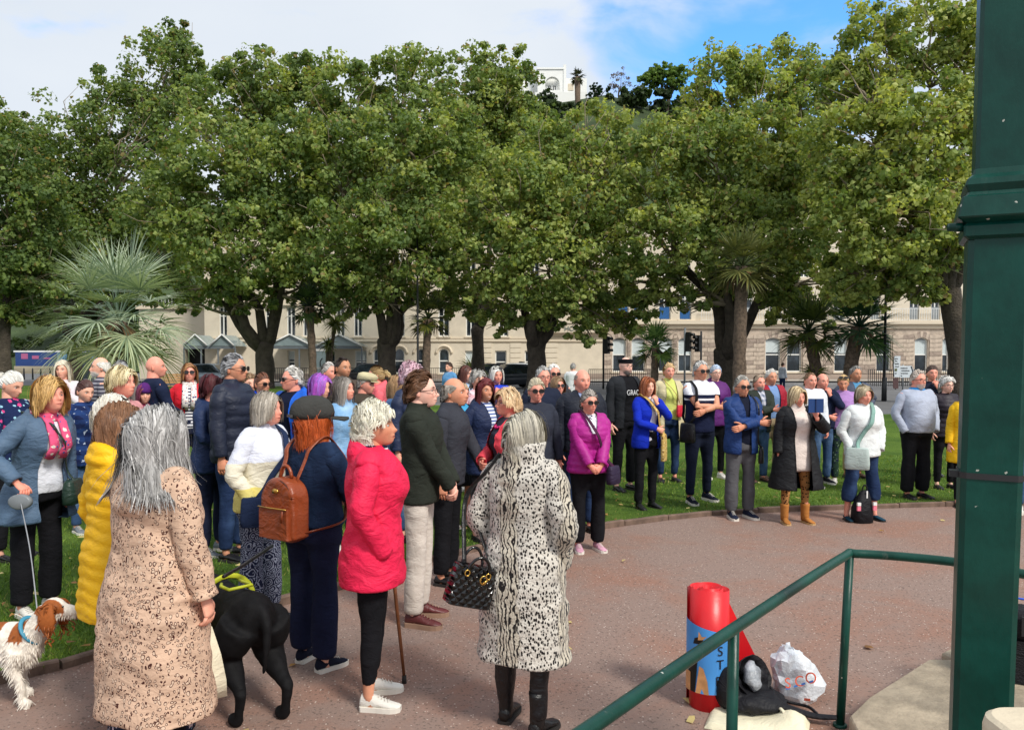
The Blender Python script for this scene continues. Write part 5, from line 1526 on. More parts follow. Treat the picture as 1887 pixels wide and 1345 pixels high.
def make_hair(parent, M, style, col, col2=None, n=500, seed=0, length=None, width=0.006, part=0.02, fem=True, name='hair', wild=1.0, volk=1.0):
    """cap that follows the skull plus combed locks that lie over it and fall"""
    g = np.random.default_rng(seed + 100)
    mb = MB()
    col = np.array(col); col2 = np.array(col2 if col2 is not None else col * 1.3)
    P = {'short':   dict(L=0.05, g=0.05, vol=0.13, lift=0.30, curl=0.34, back=0.8),
         'crop':    dict(L=0.016, g=0.04, vol=0.035, lift=0.3, curl=0.10, back=0.5),
         'sides':   dict(L=0.030, g=0.18, vol=0.06, lift=0.15, curl=0.12, back=0.6),
         'quiff':   dict(L=0.070, g=0.03, vol=0.17, lift=0.35, curl=0.07, back=0.8),
         'bob':     dict(L=0.20, g=0.38, vol=0.24, lift=0.22, curl=0.06, back=0.10),
         'layered': dict(L=0.16, g=0.28, vol=0.29, lift=0.35, curl=0.20, back=0.3),
         'fluffy':  dict(L=0.085, g=0.10, vol=0.34, lift=0.55, curl=0.50, back=0.3),
         'wavy':    dict(L=0.22, g=0.28, vol=0.42, lift=0.45, curl=0.42, back=0.15),
         'long':    dict(L=0.36, g=0.42, vol=0.19, lift=0.18, curl=0.07, back=0.2),
         'longwild':dict(L=0.42, g=0.30, vol=0.46, lift=0.28, curl=0.20, back=0.25),
         'tied':    dict(L=0.12, g=0.0, vol=0.09, lift=0.03, curl=0.03, back=1.6)}[style]
    falls = style in ('bob', 'layered', 'wavy', 'long', 'longwild')
    L = length or P['L']
    vol = P['vol'] * volk
    ctr = np.array([0, 0.008, 0.0])
    rad = np.array([0.0755, 0.099, 0.118])
    nph, nth = (44, 30) if n > 1200 else (30, 20)
    ph = np.linspace(-math.pi, math.pi, nph, endpoint=False)
    th = np.linspace(0.02, math.pi * 0.80, nth)
    T, PH = np.meshgrid(th, ph, indexing='ij')
    p = head_surface(T, PH, fem)
    hl = hairline(PH, style, fem)
    inside = sst(-0.006, 0.012, p[..., 2] - hl)
    if style == 'sides': inside = inside * sst(0.072, 0.055, p[..., 2] + 0.35 * np.clip(-p[..., 1], 0, 1))
    nz = vnoise((p * np.array([60, 60, 25])).reshape(-1, 3), seed).reshape(T.shape)
    off = vol * (0.62 + 0.16 * nz) * inside - 0.03 * (1 - inside)
    p = ctr + (p - ctr) * (1 + off[..., None])
    fs = []
    for i in range(nth - 1):
        a, b = i * nph, (i + 1) * nph
        for j in range(nph):
            k = (j + 1) % nph
            if inside[i, j] + inside[i, k] + inside[i + 1, j] + inside[i + 1, k] > 0.05:
                fs.append((a + j, b + j, b + k, a + k))
    streak = 0.5 + 0.5 * vnoise(np.c_[PH.ravel() * 9, T.ravel() * 1.2, T.ravel() * 0], seed + 7)
    cc = (col * 0.78)[None] * (1 - streak[:, None] * 0.5) + col2[None] * 0.45 * streak[:, None]
    if style != 'sides':
        fs.append(tuple(range(nph)))
    mb.add(xf(p.reshape(-1, 3), M), fs, cc)
    # roots, gathered in locks that share their wave
    k = n * 4
    ct = g.uniform(-0.75, 1.0, k); tt = np.arccos(ct); pp = g.uniform(-math.pi, math.pi, k)
    q = head_surface(tt, pp, fem)
    ok = q[:, 2] > hairline(pp, style, fem) - 0.002
    if style == 'sides': ok &= (q[:, 2] + 0.35 * np.clip(-q[:, 1], 0, 1) < 0.06)
    q = q[ok][:n]
    k = len(q)
    nl = max(20, k // 14)
    seeds_ = q[g.choice(k, nl)]
    lock = np.argmin(((q[:, None, :] - seeds_[None]) ** 2).sum(-1), axis=1)
    lw = g.normal(0, 1, (nl, 3)); lph = g.uniform(0, 6.28, nl)
    nrm = norm(q - ctr)
    seg = 6 if L > 0.12 else 4
    side = np.sign(q[:, 0] - part + g.normal(0, 0.004, k)); side[side == 0] = 1
    comb = np.stack([side * 0.8, np.full(k, P['back']), np.full(k, -0.3)], 1)
    if falls or style == 'fluffy':
        fr = q[:, 1] < -0.035
        comb[fr, 1] = -0.15; comb[fr, 0] = side[fr] * 1.6
    if style == 'short':
        comb[:, 0] = 0.35 + 0.3 * side; comb[:, 2] = -0.15
    if style == 'quiff':
        comb[:, 0] = -0.45; comb[q[:, 2] > 0.06, 2] = 0.35
    if style == 'tied':
        comb = norm(np.array([0, 0.125, 0.03])[None] - q) * 3
    comb = comb - nrm * np.sum(comb * nrm, 1)[:, None]
    d = norm(nrm * P['lift'] + norm(comb) + lw[lock] * 0.16 * min(P['curl'] * 4, 1) + g.normal(0, 0.07 * wild, (k, 3)))
    if falls:
        ln = np.maximum(q[:, 2] + 0.035 - (0.10 - L), 0.05) * 1.12 * g.uniform(0.86, 1.08, k)
    else:
        ln = L * g.uniform(0.75, 1.15, k)
    ds = ln / seg
    lay = 1 + vol * np.clip(g.uniform(0.6, 1.0, k) + 0.22 * g.normal(0, 1, nl)[lock], 0.5, 1.25)
    pos = ctr + (q - ctr) * (1 + vol * 0.5)
    path = [pos.copy()]
    cph = lph[lock] + g.normal(0, 0.35, k)
    dl = M[:3, :3].T @ np.array([0, 0, -1.0])
    dl = dl / np.linalg.norm(dl)
    cw = P['curl'] * wild
    fly = (g.random(k) < 0.035 * wild) if falls else np.zeros(k, bool)
    for i in range(seg):
        wob = np.stack([np.sin(cph + i * 1.2), np.cos(cph * 1.7 + i * 1.0), 0.4 * np.sin(cph * 0.6 + i * 1.1)], 1) * cw
        gg = P['g'] * (0.35 if i == 0 else 1.0)
        d = norm(d * (1 - gg) + dl * gg + wob * 0.6 + g.normal(0, 0.02, (k, 3)) + fly[:, None] * g.normal(0, 0.22, (k, 3)))
        pos = pos + d * ds[:, None]
        e = (pos - ctr) / rad
        up = pos[:, 2] > 0
        r = np.where(up, np.linalg.norm(e, axis=1), np.linalg.norm(e[:, :2], axis=1))
        hi = lay * 1.07 + np.where(pos[:, 2] < -0.09, 0.9 * (-(pos[:, 2] + 0.09)) / 0.1 * (1.6 if style == 'longwild' else 0.5 if falls else 0) * 0.6, 0)
        hi = np.where(fly, hi * 1.12, hi)
        tgt = np.clip(r, np.where(pos[:, 2] > -0.10, lay, 0.85), hi)
        f = (tgt / np.maximum(r, 1e-3))[:, None]
        pos = np.where(up[:, None], ctr + (pos - ctr) * f, np.c_[ctr[:2] + (pos[:, :2] - ctr[:2]) * f, pos[:, 2]])
        face = (pos[:, 1] < -0.035) & (pos[:, 2] < 0.05) & (np.abs(pos[:, 0]) < 0.062)
        pos[face, 0] = side[face] * np.maximum(np.abs(pos[face, 0]), np.interp(pos[face, 2], [-0.05, 0.05], [0.064, 0.03]))
        if L > 0.20:
            e3 = (pos - np.array([0, 0.03, -0.36])) / (np.array([0.21, 0.14, 0.165]) if style != 'longwild' else np.array([0.275, 0.225, 0.20]))
            r3 = np.linalg.norm(e3, axis=1); pu = r3 < 1
            pos[pu] = np.array([0, 0.03, -0.36]) + (pos[pu] - np.array([0, 0.03, -0.36])) / np.maximum(r3[pu], 0.2)[:, None]
        path.append(pos.copy())
    path = np.array(path)
    out = norm(path - np.array([0, 0.008, -0.03]))
    tan = norm(np.gradient(path, axis=0))
    wv = norm(np.cross(tan, out))
    wv = norm(wv + out * (np.sin(cph) * 0.45)[None, :, None])
    prof = np.interp(np.linspace(0, 1, seg + 1), [0, 0.3, 0.8, 1], [0.8, 1, 0.85, 0.2])
    w = width * g.uniform(0.6, 1.3, k) * np.where(fly, 0.4, 1)
    a = path - wv * (prof[:, None] * w)[..., None]
    b = path + wv * (prof[:, None] * w)[..., None]
    V = np.stack([a, b], 2).transpose(1, 0, 2, 3).reshape(-1, 3)
    base = (np.arange(k) * (seg + 1) * 2)[:, None, None]
    i = np.arange(seg)[None, :, None] * 2
    F = (base + i + np.array([0, 1, 3, 2])[None, None]).reshape(-1, 4)
    mixv = np.clip(g.random(nl)[lock] * 0.7 + g.random(k) * 0.3, 0, 1)
    sc = (col[None] * (1 - mixv[:, None]) + col2[None] * mixv[:, None]) * (g.uniform(0.74, 1.16, k) * g.uniform(0.8, 1.15, nl)[lock])[:, None]
    C = np.repeat(sc, (seg + 1) * 2, axis=0)
    mb.add(xf(V, M), F, C)
    return mb

# ------------------------------------------------------------------ body
def ik(sh, target, l1, l2, pole):
    sh, target, pole = np.array(sh, float), np.array(target, float), np.array(pole, float)
    dv = target - sh
    d = np.linalg.norm(dv)
    d2 = min(max(d, abs(l1 - l2) + 0.02), (l1 + l2) * 0.995)
    dn = dv / d
    a = (l1 * l1 - l2 * l2 + d2 * d2) / (2 * d2)
    h = math.sqrt(max(l1 * l1 - a * a, 0))
    pn = pole - dn * np.dot(pole, dn)
    pn = pn / max(np.linalg.norm(pn), 1e-6)
    return sh + dn * a + pn * h, sh + dn * d2

def hand(mb, wrist, d, palm_n, side, col, curl=0.5, s=1.0):
    """palm and five fingers; d runs wrist to knuckles, palm_n is the way the palm faces"""
    d = norm(np.array(d, float)); n = np.array(palm_n, float)
    n = norm(n - d * np.dot(n, d)); t = np.cross(d, n) * side       # t points to the thumb
    W = np.array(wrist, float)
    def ring(c, rw, rn, m=8):
        a = np.linspace(0, 2 * math.pi, m, endpoint=False)
        return c + np.cos(a)[:, None] * t * rw + np.sin(a)[:, None] * n * rn
    P = [(-0.05, 0.027, 0.021), (0.0, 0.027, 0.019), (0.035, 0.038, 0.017), (0.075, 0.042, 0.014), (0.092, 0.036, 0.010)]
    mb.loft(np.array([ring(W + d * a * s, b * s, c * s) for a, b, c in P]), col)
    for k, (off, ln) in enumerate([(0.030, 0.072), (0.010, 0.080), (-0.011, 0.075), (-0.031, 0.060)]):
        p = W + d * 0.085 * s + t * off * s
        ang, path = curl * 0.35, [p]
        for j, fr in enumerate((0.45, 0.3, 0.25)):
            ang += curl * (0.75 + 0.1 * k)
            p = p + (d * math.cos(ang) + n * math.sin(ang)) * ln * fr * s
            path.append(p)
        mb.tube(path, np.array([0.0098, 0.0095, 0.0085, 0.0062]) * s, 6, col)
    p = W + d * 0.025 * s + t * 0.03 * s
    path = [p]
    for j, (fr, o) in enumerate(((0.04, 0.8), (0.03, 0.45), (0.024, 0.2))):
        p = p + norm(d * 0.8 + t * o + n * (0.35 + curl * 0.3 * j)) * fr * s
        path.append(p)
    mb.tube(path, np.array([0.013, 0.0115, 0.0105, 0.007]) * s, 6, col)

def ering(z, rx, ry, cx=0, cy=0, n=24, p=2.3, front=0.0):
    a = np.linspace(0, 2 * math.pi, n, endpoint=False)
    c, s = np.cos(a), np.sin(a)
    x = np.sign(c) * np.abs(c) ** (2 / p) * rx
    y = np.sign(s) * np.abs(s) ** (2 / p) * ry
    y = np.where(y < 0, y * (1 + front / max(ry, 1e-3)), y)
    return np.c_[x + cx, y + cy, np.full(n, z)]

ZS = np.array([0.80, 0.88, 0.95, 1.02, 1.09, 1.17, 1.25, 1.32, 1.38, 1.425, 1.46, 1.50])
RXM = np.array([.150, .168, .170, .163, .160, .166, .178, .188, .190, .172, .105, .062])
RYM = np.array([.105, .118, .119, .113, .110, .115, .121, .119, .110, .094, .075, .058])
RXF = np.array([.165, .183, .182, .164, .150, .152, .160, .164, .162, .146, .090, .052])
RYF = np.array([.112, .128, .126, .112, .103, .106, .114, .112, .098, .083, .066, .050])
CY = np.array([.005, .010, .010, .004, .0, -.004, -.006, -.002, .006, .012, .016, .018])

class Torso:
    def __init__(s, S, fem, g, belly):
        s.k = S / 1.72
        rx, ry = (RXF, RYF) if fem else (RXM, RYM)
        wg = np.interp(ZS, [0.8, 1.1, 1.3, 1.42, 1.5], [1, 1, 0.8, 0.35, 0.2])
        s.rx = rx * (1 + (g - 1) * wg); s.ry = ry * (1 + (g - 1) * 1.25 * wg)
        s.fr = 0.034 * (gz(ZS - 1.255, 0.075) if fem else 0 * ZS) * (0.7 + 0.6 * g) + belly * gz(ZS - 1.06, 0.13) + (0.012 if not fem else 0) * gz(ZS - 1.28, 0.08)
    def at(s, z):
        zz = z / s.k
        f = lambda a: float(np.interp(zz, ZS, a))
        return f(s.rx) * s.k, f(s.ry) * s.k, f(CY) * s.k, f(s.fr) * s.k
    def ring(s, z, off, n=24, flare=0.0):
        rx, ry, cy, fr = s.at(max(z, 0.88 * s.k))
        return ering(z, rx + off + flare, ry + off + flare * 0.7, 0, cy, n, 2.25, fr)

POSES = {   # wrist targets (side, forward, up) and elbow pole per arm, for a 1.72 m figure
    'down':   ((0.245, 0.03, 0.86), (0.5, -1, 0)),
    'pocket': ((0.180, 0.065, 0.92), (1.0, -0.9, 0)),
    'clasp':  ((0.055, 0.235, 0.93), (1.0, -0.35, -0.3)),
    'clasphi':((0.05, 0.24, 1.08), (1.0, -0.3, -0.6)),
    'cross':  ((-0.13, 0.20, 1.17), (1.0, 0.15, -0.6)),
    'crossu': ((-0.10, 0.245, 1.13), (1.0, 0.15, -0.6)),
    'chin':   ((0.03, 0.165, 1.385), (0.9, 0.2, -1)),
    'chinlow':((0.06, 0.19, 1.34), (0.9, 0.2, -1)),
    'hip':    ((0.20, 0.02, 1.04), (1, -0.6, 0)),
    'phone':  ((0.10, 0.30, 1.36), (0.9, 0.0, -1)),
    'leash':  ((0.30, 0.20, 1.02), (0.9, -0.8, -0.2)),
    'cane':   ((0.17, 0.27, 0.92), (0.8, -0.7, 0)),
    'belly':  ((0.0, 0.215, 1.06), (1.0, -0.2, -0.4)),
    'strap':  ((0.10, 0.20, 1.22), (0.9, -0.1, -1)),
    'behind': ((0.05, -0.19, 0.95), (1, -0.6, 0)),
    'back':   ((0.26, -0.10, 0.90), (0.6, -1, 0)),
}
PEOPLE = {}
HANDS = {}

def shoe(parent, x, k, yaw, col, sole, kind='trainer', dx=0.0, dy=0.0, lift=0.0):
    c, s = math.cos(yaw), math.sin(yaw)
    def place(r):
        r = np.asarray(r) * k
        return np.c_[r[:, 0] * c - r[:, 1] * s + x + dx, r[:, 0] * s + r[:, 1] * c + dy, r[:, 2] + lift]
    st = [(0.085, 0.028, 0.045, 0.075), (0.075, 0.036, 0.05, 0.10), (0.03, 0.038, 0.045, 0.105), (-0.02, 0.040, 0.035, 0.088), (-0.07, 0.046, 0.025, 0.064), (-0.115, 0.047, 0.02, 0.050), (-0.15, 0.038, 0.018, 0.042), (-0.172, 0.018, 0.018, 0.03)]
    if kind == 'pump':
        st = [(a, b, c2, h * (0.72 if a > -0.06 else 0.85)) for a, b, c2, h in st]
    rings = []
    for y, w, z0, z1 in st:
        a = np.linspace(0, 2 * math.pi, 12, endpoint=False)
        zz = 0.022 + (z1 - 0.022) * np.clip(0.5 + 0.62 * np.sin(a), 0, 1)
        rings.append(place(np.c_[w * np.cos(a) * np.where(np.sin(a) > 0.3, 0.82, 1.0), np.full(12, y), zz]))
    mb = MB(); mb.loft(rings)
    if kind == 'boot' or kind == 'ugg':
        wide = 1.25 if kind == 'ugg' else 1.0
        rr = [ering(z, 0.047 * wide * q, 0.055 * wide * q, 0, 0.03, 12, 2) for z, q in ((0.04, 0.85), (0.10, 0.95), (0.17, 0.93), (0.24, 1.02), (0.27, 1.06))]
        mb.loft([place(r) for r in rr])
    o = mb.build('shoe' if kind not in ('boot', 'ugg') else 'boot', col, parent)
    heel = 0.02 if kind != 'heel' else 0.05
    out = []
    for y, w, _, _ in st:
        out.append((y, w * 1.09 + 0.003))
    pl = [(w, y) for y, w in out] + [(-w, y) for y, w in reversed(out)]
    ms = MB(); p = np.array(pl)
    n = len(p)
    lo = place(np.c_[p, np.zeros(n)]); hi = place(np.c_[p, np.full(n, 0.030 if kind == 'trainer' else 0.02)])
    ms.add(np.vstack([lo, hi]), [tuple(range(n)), tuple(range(2 * n - 1, n - 1, -1))] + [(i, n + i, n + (i + 1) % n, (i + 1) % n) for i in range(n)])
    ms.build('sole', sole, o, smooth=False)
    if kind == 'trainer':
        ml = MB()
        for j in range(4):
            y = -0.035 - 0.02 * j; z = 0.088 - 0.0085 * j
            ml.tube(place(np.array([(-0.02, y, z), (0, y, z + 0.006), (0.02, y, z)])), 0.003 * k, 4)
        ml.build('laces', sole, o)
    return o

def garment(name, parent, mbs, vox, mat, amp=0.006, seed=0, puffer=0, smooth=3, open_w=None, keep=None, fold=(7, 7, 13), tilt=0.0, inset=None):
    v, f, _ = mbs.arrays()
    v, q = remesh(v, f, vox, smooth)
    n = vnormals(v, q)
    if amp:
        wv = vnoise(v * 3.0 + 7, seed) [:, None] * 0.12
        d = vnoise((v + wv) * np.array(fold), seed + 1) + 0.5 * vnoise((v + wv) * np.array(fold) * 2.3, seed + 2)
        v = v + n * (d * amp)[:, None]
    if puffer:
        zz = v[:, 2] + tilt * np.abs(v[:, 0]) + 0.008 * vnoise(v * 9, seed + 3)
        s = np.abs(np.sin(math.pi * zz / puffer))
        v = v + n * ((np.sqrt(s) - 0.75) * 0.0115)[:, None] * np.clip(puffer / 0.06, 0.7, 1.3)
    if open_w is not None:
        w = np.interp(v[:, 2], [a for a, _ in open_w], [b for _, b in open_w])
        fr = n[:, 1] < 0.15
        near = fr & (v[:, 1] < 0) & (np.abs(np.abs(v[:, 0]) - w) < vox * 0.75)
        v[near, 0] = np.sign(v[near, 0]) * w[near]
        ins = fr & (v[:, 1] < 0) & (np.abs(v[:, 0]) < w - 1e-4)
        if keep is not None: ins &= keep(v)
        q = q[~ins[q].all(axis=1) & ~(ins[q].sum(1) >= 1)]
    return mesh_obj(name, v, q, mat, parent, True)

def glasses(parent, M, dark=True, fem=True, up=0.0, back=0.0):
    mf, ml = MB(), MB()
    for sg in (-1, 1):
        a = np.linspace(0, 2 * math.pi, 14, endpoint=False)
        ex = np.sign(np.cos(a)) * np.abs(np.cos(a)) ** 0.75 * 0.027
        ez = np.sign(np.sin(a)) * np.abs(np.sin(a)) ** 0.75 * (0.0195 if dark else 0.0175)
        bow = 0.006 * (np.abs(sg * 0.033 + ex) / 0.06) ** 2
        loop = np.c_[sg * 0.034 + ex, -0.105 + bow + back, 0.002 + ez + up]
        mf.tube(xf(np.vstack([loop, loop[:1]]), M), 0.0028 if dark else 0.0018, 5, caps=False)
        if dark:
            ml.add(xf(np.vstack([loop, loop + np.array([0, 0.002, 0])]), M), [tuple(range(14)), tuple(range(27, 13, -1))])
        mf.tube(xf([(sg * 0.06, -0.100 + back, 0.008 + up), (sg * 0.076, -0.06 + back, 0.006 + up), (sg * 0.0805, 0.01 + back * 0.6, 0.0 + up)], M), 0.0026, 5)
    mf.tube(xf([(-0.009, -0.104 + back, 0.006 + up), (0, -0.107 + back, 0.009 + up), (0.009, -0.104 + back, 0.006 + up)], M), 0.002, 5)
    o = mf.build('sunglasses' if dark else 'glasses', GFRAME, parent)
    if dark: ml.build('lens', LENS, o)
    return o

def person(key, label, u, vtop, k, yaw=0, S=None, fem=True, g=1.0, belly=0.0, hy=0, hp=0, ht=0, lean=0.0, side_lean=0.0, tone='fair', hair=None,
           top=None, inner=None, under=None, legs=None, shoes=None, arms=('down', 'down'), glass=None, beard=None, brow=None, lip=None, stub=0, smile=0,
           hat=None, scarf=None, curl=0.45, du=0, stance=0.11, mouth=0, group='people gathered on the lawn and path', collar=None, feet=None, bend=0.0, twist=0):
    """u, vtop: photo column of the body and row of the top of the head; k: pixels per metre where the person stands"""
    seed = sum(ord(ch) * (i + 3) for i, ch in enumerate(key)) % 9973
    d = F_PX / k
    pos = pt(u, vtop + 0.6 * k, d)
    on_lawn = None
    zg = lawn_z(pos.x, pos.y) if is_lawn(pos.x, pos.y) else 0.0
    ztop = pt(u, vtop, d).z - zg
    if S is None: S = ztop / (1 - 0.3 * abs(lean) * 0)
    root = empty('person', (pos.x, pos.y, zg), R(yaw))
    tag(root, label, 'person', group)
    PEOPLE[key] = root
    near = 2 if k > 215 else (1 if k > 125 else 0)
    vox = (0.021, 0.0172, 0.012)[near]
    sc = S / 1.72; g = 1 + (g - 1) * (0.6 if belly == 0 else 0.9)
    tor = Torso(S, fem, g, belly)
    tone_c = np.array(TONES[tone])
    # --- head matrix
    hs = (0.93 if fem else 0.98) * (0.55 + 0.45 * sc) * 1.04
    Rz = Matrix.Rotation(R(hy), 4, 'Z'); Rx = Matrix.Rotation(R(-hp), 4, 'X'); Ry = Matrix.Rotation(R(ht), 4, 'Y')
    hz = S - 0.118 * hs - 0.012
    hy0 = -0.012 - lean * 0.55 * sc
    HM = np_m(Matrix.Translation((side_lean * 0.6, hy0, hz)) @ Rz @ Rx @ Ry @ Matrix.Scale(hs, 4))
    def shear(v):                                     # lean of the upper body
        v = np.array(v, float)
        t = np.clip((v[..., 2] - 0.85 * sc) / (0.75 * sc), 0, 1.2)
        v[..., 1] -= lean * 0.55 * sc * t ** 1.3
        v[..., 0] += side_lean * 0.6 * t ** 1.3
        return v
    # --- skeleton
    shx = (0.158 if fem else 0.183) * sc * (1 + (g - 1) * 0.35)
    J = {}
    for sg, nm, pose in ((-1, 'R', arms[0]), (1, 'L', arms[1])):
        if isinstance(pose, str): (tx, ty, tz), pole = POSES[pose]
        else: (tx, ty, tz), pole = pose
        gx = (g - 1) * 0.13 + 0.02 * (g > 1.1)
        fwd = ty + ((belly + (g - 1) * 0.12) if ty > 0.1 else 0)
        sh = shear(np.array([sg * shx, 0.012 * sc, 1.405 * sc]))
        tgt = shear(np.array([sg * (tx * sc + (gx if abs(tx) > 0.15 else 0)), -fwd * sc, tz * sc]))
        el, wr = ik(sh, tgt, 0.285 * sc, 0.255 * sc, np.array([sg * pole[0], -pole[1], pole[2]]))
        J[nm] = (sh, el, wr, pose)
    lgx = stance * sc
    LEG = {}
    for sg, nm in ((-1, 'R'), (1, 'L')):
        fx, fy = sg * lgx, 0.0
        if feet: fx, fy = feet[nm]
        hipj = np.array([sg * 0.088 * sc * (1 + (g - 1) * 0.4), 0.01, 0.86 * sc])
        ank = np.array([fx, fy + 0.03 * sc, 0.085 * sc])
        kn = (hipj + ank) / 2 + np.array([sg * 0.008, -(0.012 + bend) * sc, 0.015 * sc])
        LEG[nm] = (hipj, kn, ank)
    # --- body: one skin from head to feet, hands with five fingers
    mb = MB()
    brow = brow or (0.17, 0.10, 0.065)
    lip = lip or (tuple(tone_c * np.array([0.80, 0.42, 0.42])) if fem else tuple(tone_c * np.array([0.82, 0.58, 0.56])))
    head_mesh(mb, tone, fem, brow, lip, HM, beard, near, stub, smile, mouth)
    nb = shear(np.array([[0, 0.02 * sc, 1.40 * sc]]))[0]
    nt_ = xf(np.array([[0, 0.022, -0.055]]), HM)[0]
    npath = np.array([nb, nb * 0.5 + nt_ * 0.5, nt_, nt_ + np.array([0, 0, 0.03])])
    nr = (0.054 if fem else 0.064) * hs * (1 + (g - 1) * 0.3)
    mb.tube(npath, [nr * 1.35, nr * 1.02, nr * 0.98, nr * 0.9], 14, tone_c * np.array([0.97, 0.93, 0.92]))
    mb.loft([shear(tor.ring(z * sc, -0.02, 14)) for z in (0.84, 0.92, 1.02, 1.12, 1.22, 1.32, 1.40, 1.435)], tone_c)
    for nm, sg in (('R', -1), ('L', 1)):
        sh, el, wr, pose = J[nm]
        gg = 1 + (g - 1) * 0.5
        mb.tube([sh, sh * 0.5 + el * 0.5, el, el * 0.5 + wr * 0.5, wr], np.array([0.045, 0.043, 0.038, 0.036, 0.024]) * sc * gg * (0.9 if fem else 1.05), 10, tone_c)
        if pose not in ('pocket',):
            fd = norm(wr - el)
            pn = np.array([0, 1.0, 0.0]) if fd[2] > -0.3 else np.array([-sg, 0.25, 0.0])
            cu = curl
            if pose in ('clasp', 'clasphi', 'belly'):
                fd = norm(fd * 0.6 + np.array([-sg * 0.8, -0.1, -0.35])); pn = np.array([0, 1.0, 0.15]); cu = 0.75
            if pose in ('cross', 'crossu'): pn = np.array([0, 1.0, 0]); cu = 0.35
            if pose in ('chin', 'chinlow'): fd = norm(np.array([-sg * 0.35, 0.05, 1.0])); pn = np.array([-sg * 0.3, 1, 0.0]); cu = 0.85
            if pose in ('cane', 'leash', 'strap', 'phone'): cu = 0.85
            if pose == 'phone': fd = norm(np.array([-sg * 0.3, 0.1, 1.0])); pn = np.array([-sg * 0.2, 1, 0.0])
            if pose == 'leash': fd = norm(np.array([0.1, -0.8, -0.5])); pn = np.array([0, 0.3, -1.0])
            hand(mb, wr, fd, pn, -sg, tone_c * np.array([1.0, 0.92, 0.9]), cu, sc * (0.92 if fem else 1.02))
            HANDS[key + nm] = (root, wr + fd * 0.09 * sc)
        hp_, kn, ank = LEG[nm]
        mb.tube([hp_, hp_ * 0.5 + kn * 0.5, kn, kn * 0.55 + ank * 0.45, ank, ank - np.array([0, 0.02, 0.06 * sc])], np.array([0.070, 0.060, 0.044, 0.042, 0.029, 0.029]) * sc * gg, 10, tone_c)
    mb.build('body', SKIN, root, colors=True)
    # --- hair
    if hair:
        st, c1, c2 = hair[0], hair[1], hair[2] if len(hair) > 2 else None
        kw = dict(hair[3]) if len(hair) > 3 else {}
        n = int(kw.pop('n', (420, 700, 1500)[near]) * (0.8, 0.9, 1.15)[near])
        hb = make_hair(root, HM, st, c1, c2, n=n, seed=seed, width=(0.0082, 0.0056, 0.0032)[near], fem=fem, **kw)
        if st == 'tied' and hair[3:] and False: pass
        hb.build('hair', HAIR, root, colors=True)
    if beard is not None and near:
        pass
    # --- garments
    def torso_rings(mb2, hem, off, flare=0.0, ztop=1.478, shrink=0.0):
        zs = np.unique(np.r_[hem, np.linspace(max(hem, 0.86), 1.38, 8), 1.415, 1.445, ztop])
        zs = zs[zs >= hem]
        if hem < 0.86: zs = np.unique(np.r_[np.linspace(hem, 0.86, 4), zs])
        rr = []
        for z in zs:
            fl = flare * sc * max(0, (0.98 - z)) / max(0.98 - hem, 0.05) if hem < 0.98 else 0
            o2 = off if z < 1.40 else off * max(0.25, 1 - (z - 1.40) / 0.09)
            rr.append(shear(tor.ring(z * sc, o2 * sc, 28, fl)))
        mb2.loft(rr)
    def sleeve_pts(nm, frac):
        sh, el, wr, pose = J[nm]
        sg = -1 if nm == 'R' else 1
        inn = sh + np.array([-sg * 0.06 * sc, 0, 0.012 * sc])
        a = [inn, sh * 0.8 + el * 0.2, sh * 0.45 + el * 0.55, el, el * 0.5 + wr * 0.5, wr - norm(wr - el) * 0.01]
        if pose == 'pocket': a[-1] = wr + norm(wr - el) * 0.02
        m = {1.0: 6, 0.75: 5, 0.45: 3}.get(frac, 6)
        return np.array(a[:m])
    def upper(name, spec, vox_mul=1.0):
        t = dict(off=0.012, hem=0.86, sleeve=1.0, flare=0.0, amp=0.006, sl=1.0, hood=False, collar=None, puffer=0, open=None, tilt=0.0, mat=None)
        t.update(spec); t['off'] *= 0.82; t['sl'] = 1 + (t['sl'] - 1) * 0.5
        m2 = MB()
        torso_rings(m2, t['hem'], t['off'], t['flare'])
        if t['hood']:
            lo_ = t['hood'] if not isinstance(t['hood'], bool) else 0.0
            c = shear(np.array([[0, (0.085 + lo_ * 0.2) * sc, (1.435 - lo_) * sc]]))[0]
            m2.ball(c, np.array([0.125, 0.075, 0.085 - lo_ * 0.15]) * sc, 16, 10)
            a = np.linspace(-0.3, math.pi + 0.3, 15)
            if not lo_: m2.tube(np.c_[np.cos(a) * 0.095 * sc, c[1] - 0.075 * sc + np.sin(a) * 0.10 * sc, np.full(15, (1.475 - lo_ * 0.7) * sc) - 0.03 * sc * np.cos(a * 2)], 0.034 * sc, 8)
        if t['collar']:
            hgt, rad = t['collar']
            nbb = shear(np.array([[0, 0.015 * sc, 1.47 * sc]]))[0]
            c2 = nbb + np.array([0, -0.01, hgt])
            m2.loft([ering(nbb[2] - 0.03 * sc, rad * 1.15, rad * 1.05, nbb[0], nbb[1], 18), ering(nbb[2] + hgt * 0.4, rad, rad * 0.95, nbb[0], nbb[1], 18), ering(c2[2], rad * 1.02, rad * 1.0, c2[0], c2[1] - 0.004, 18)])
        ow = t['open']
        if ow: ow = [(z * sc, w * sc) for z, w in ow]
        if t['sleeve']:                                # shoulder caps so the sleeves grow out of the body of the garment
            for nm in 'RL':
                sh, el, wr, pose = J[nm]
                sg = -1 if nm == 'R' else 1
                r_ = (0.055 * (0.95 if fem else 1.0) * t['sl'] * (1 + (g - 1) * 0.5) + t['off'] * 0.5) * sc
                m2.tube([sh + np.array([-sg * 0.07 * sc, 0, 0.0]), sh + np.array([-sg * 0.02 * sc, 0, 0.004 * sc]), sh * 0.86 + el * 0.14], [r_ * 0.9, r_ * 1.0, r_ * 0.94], 12)
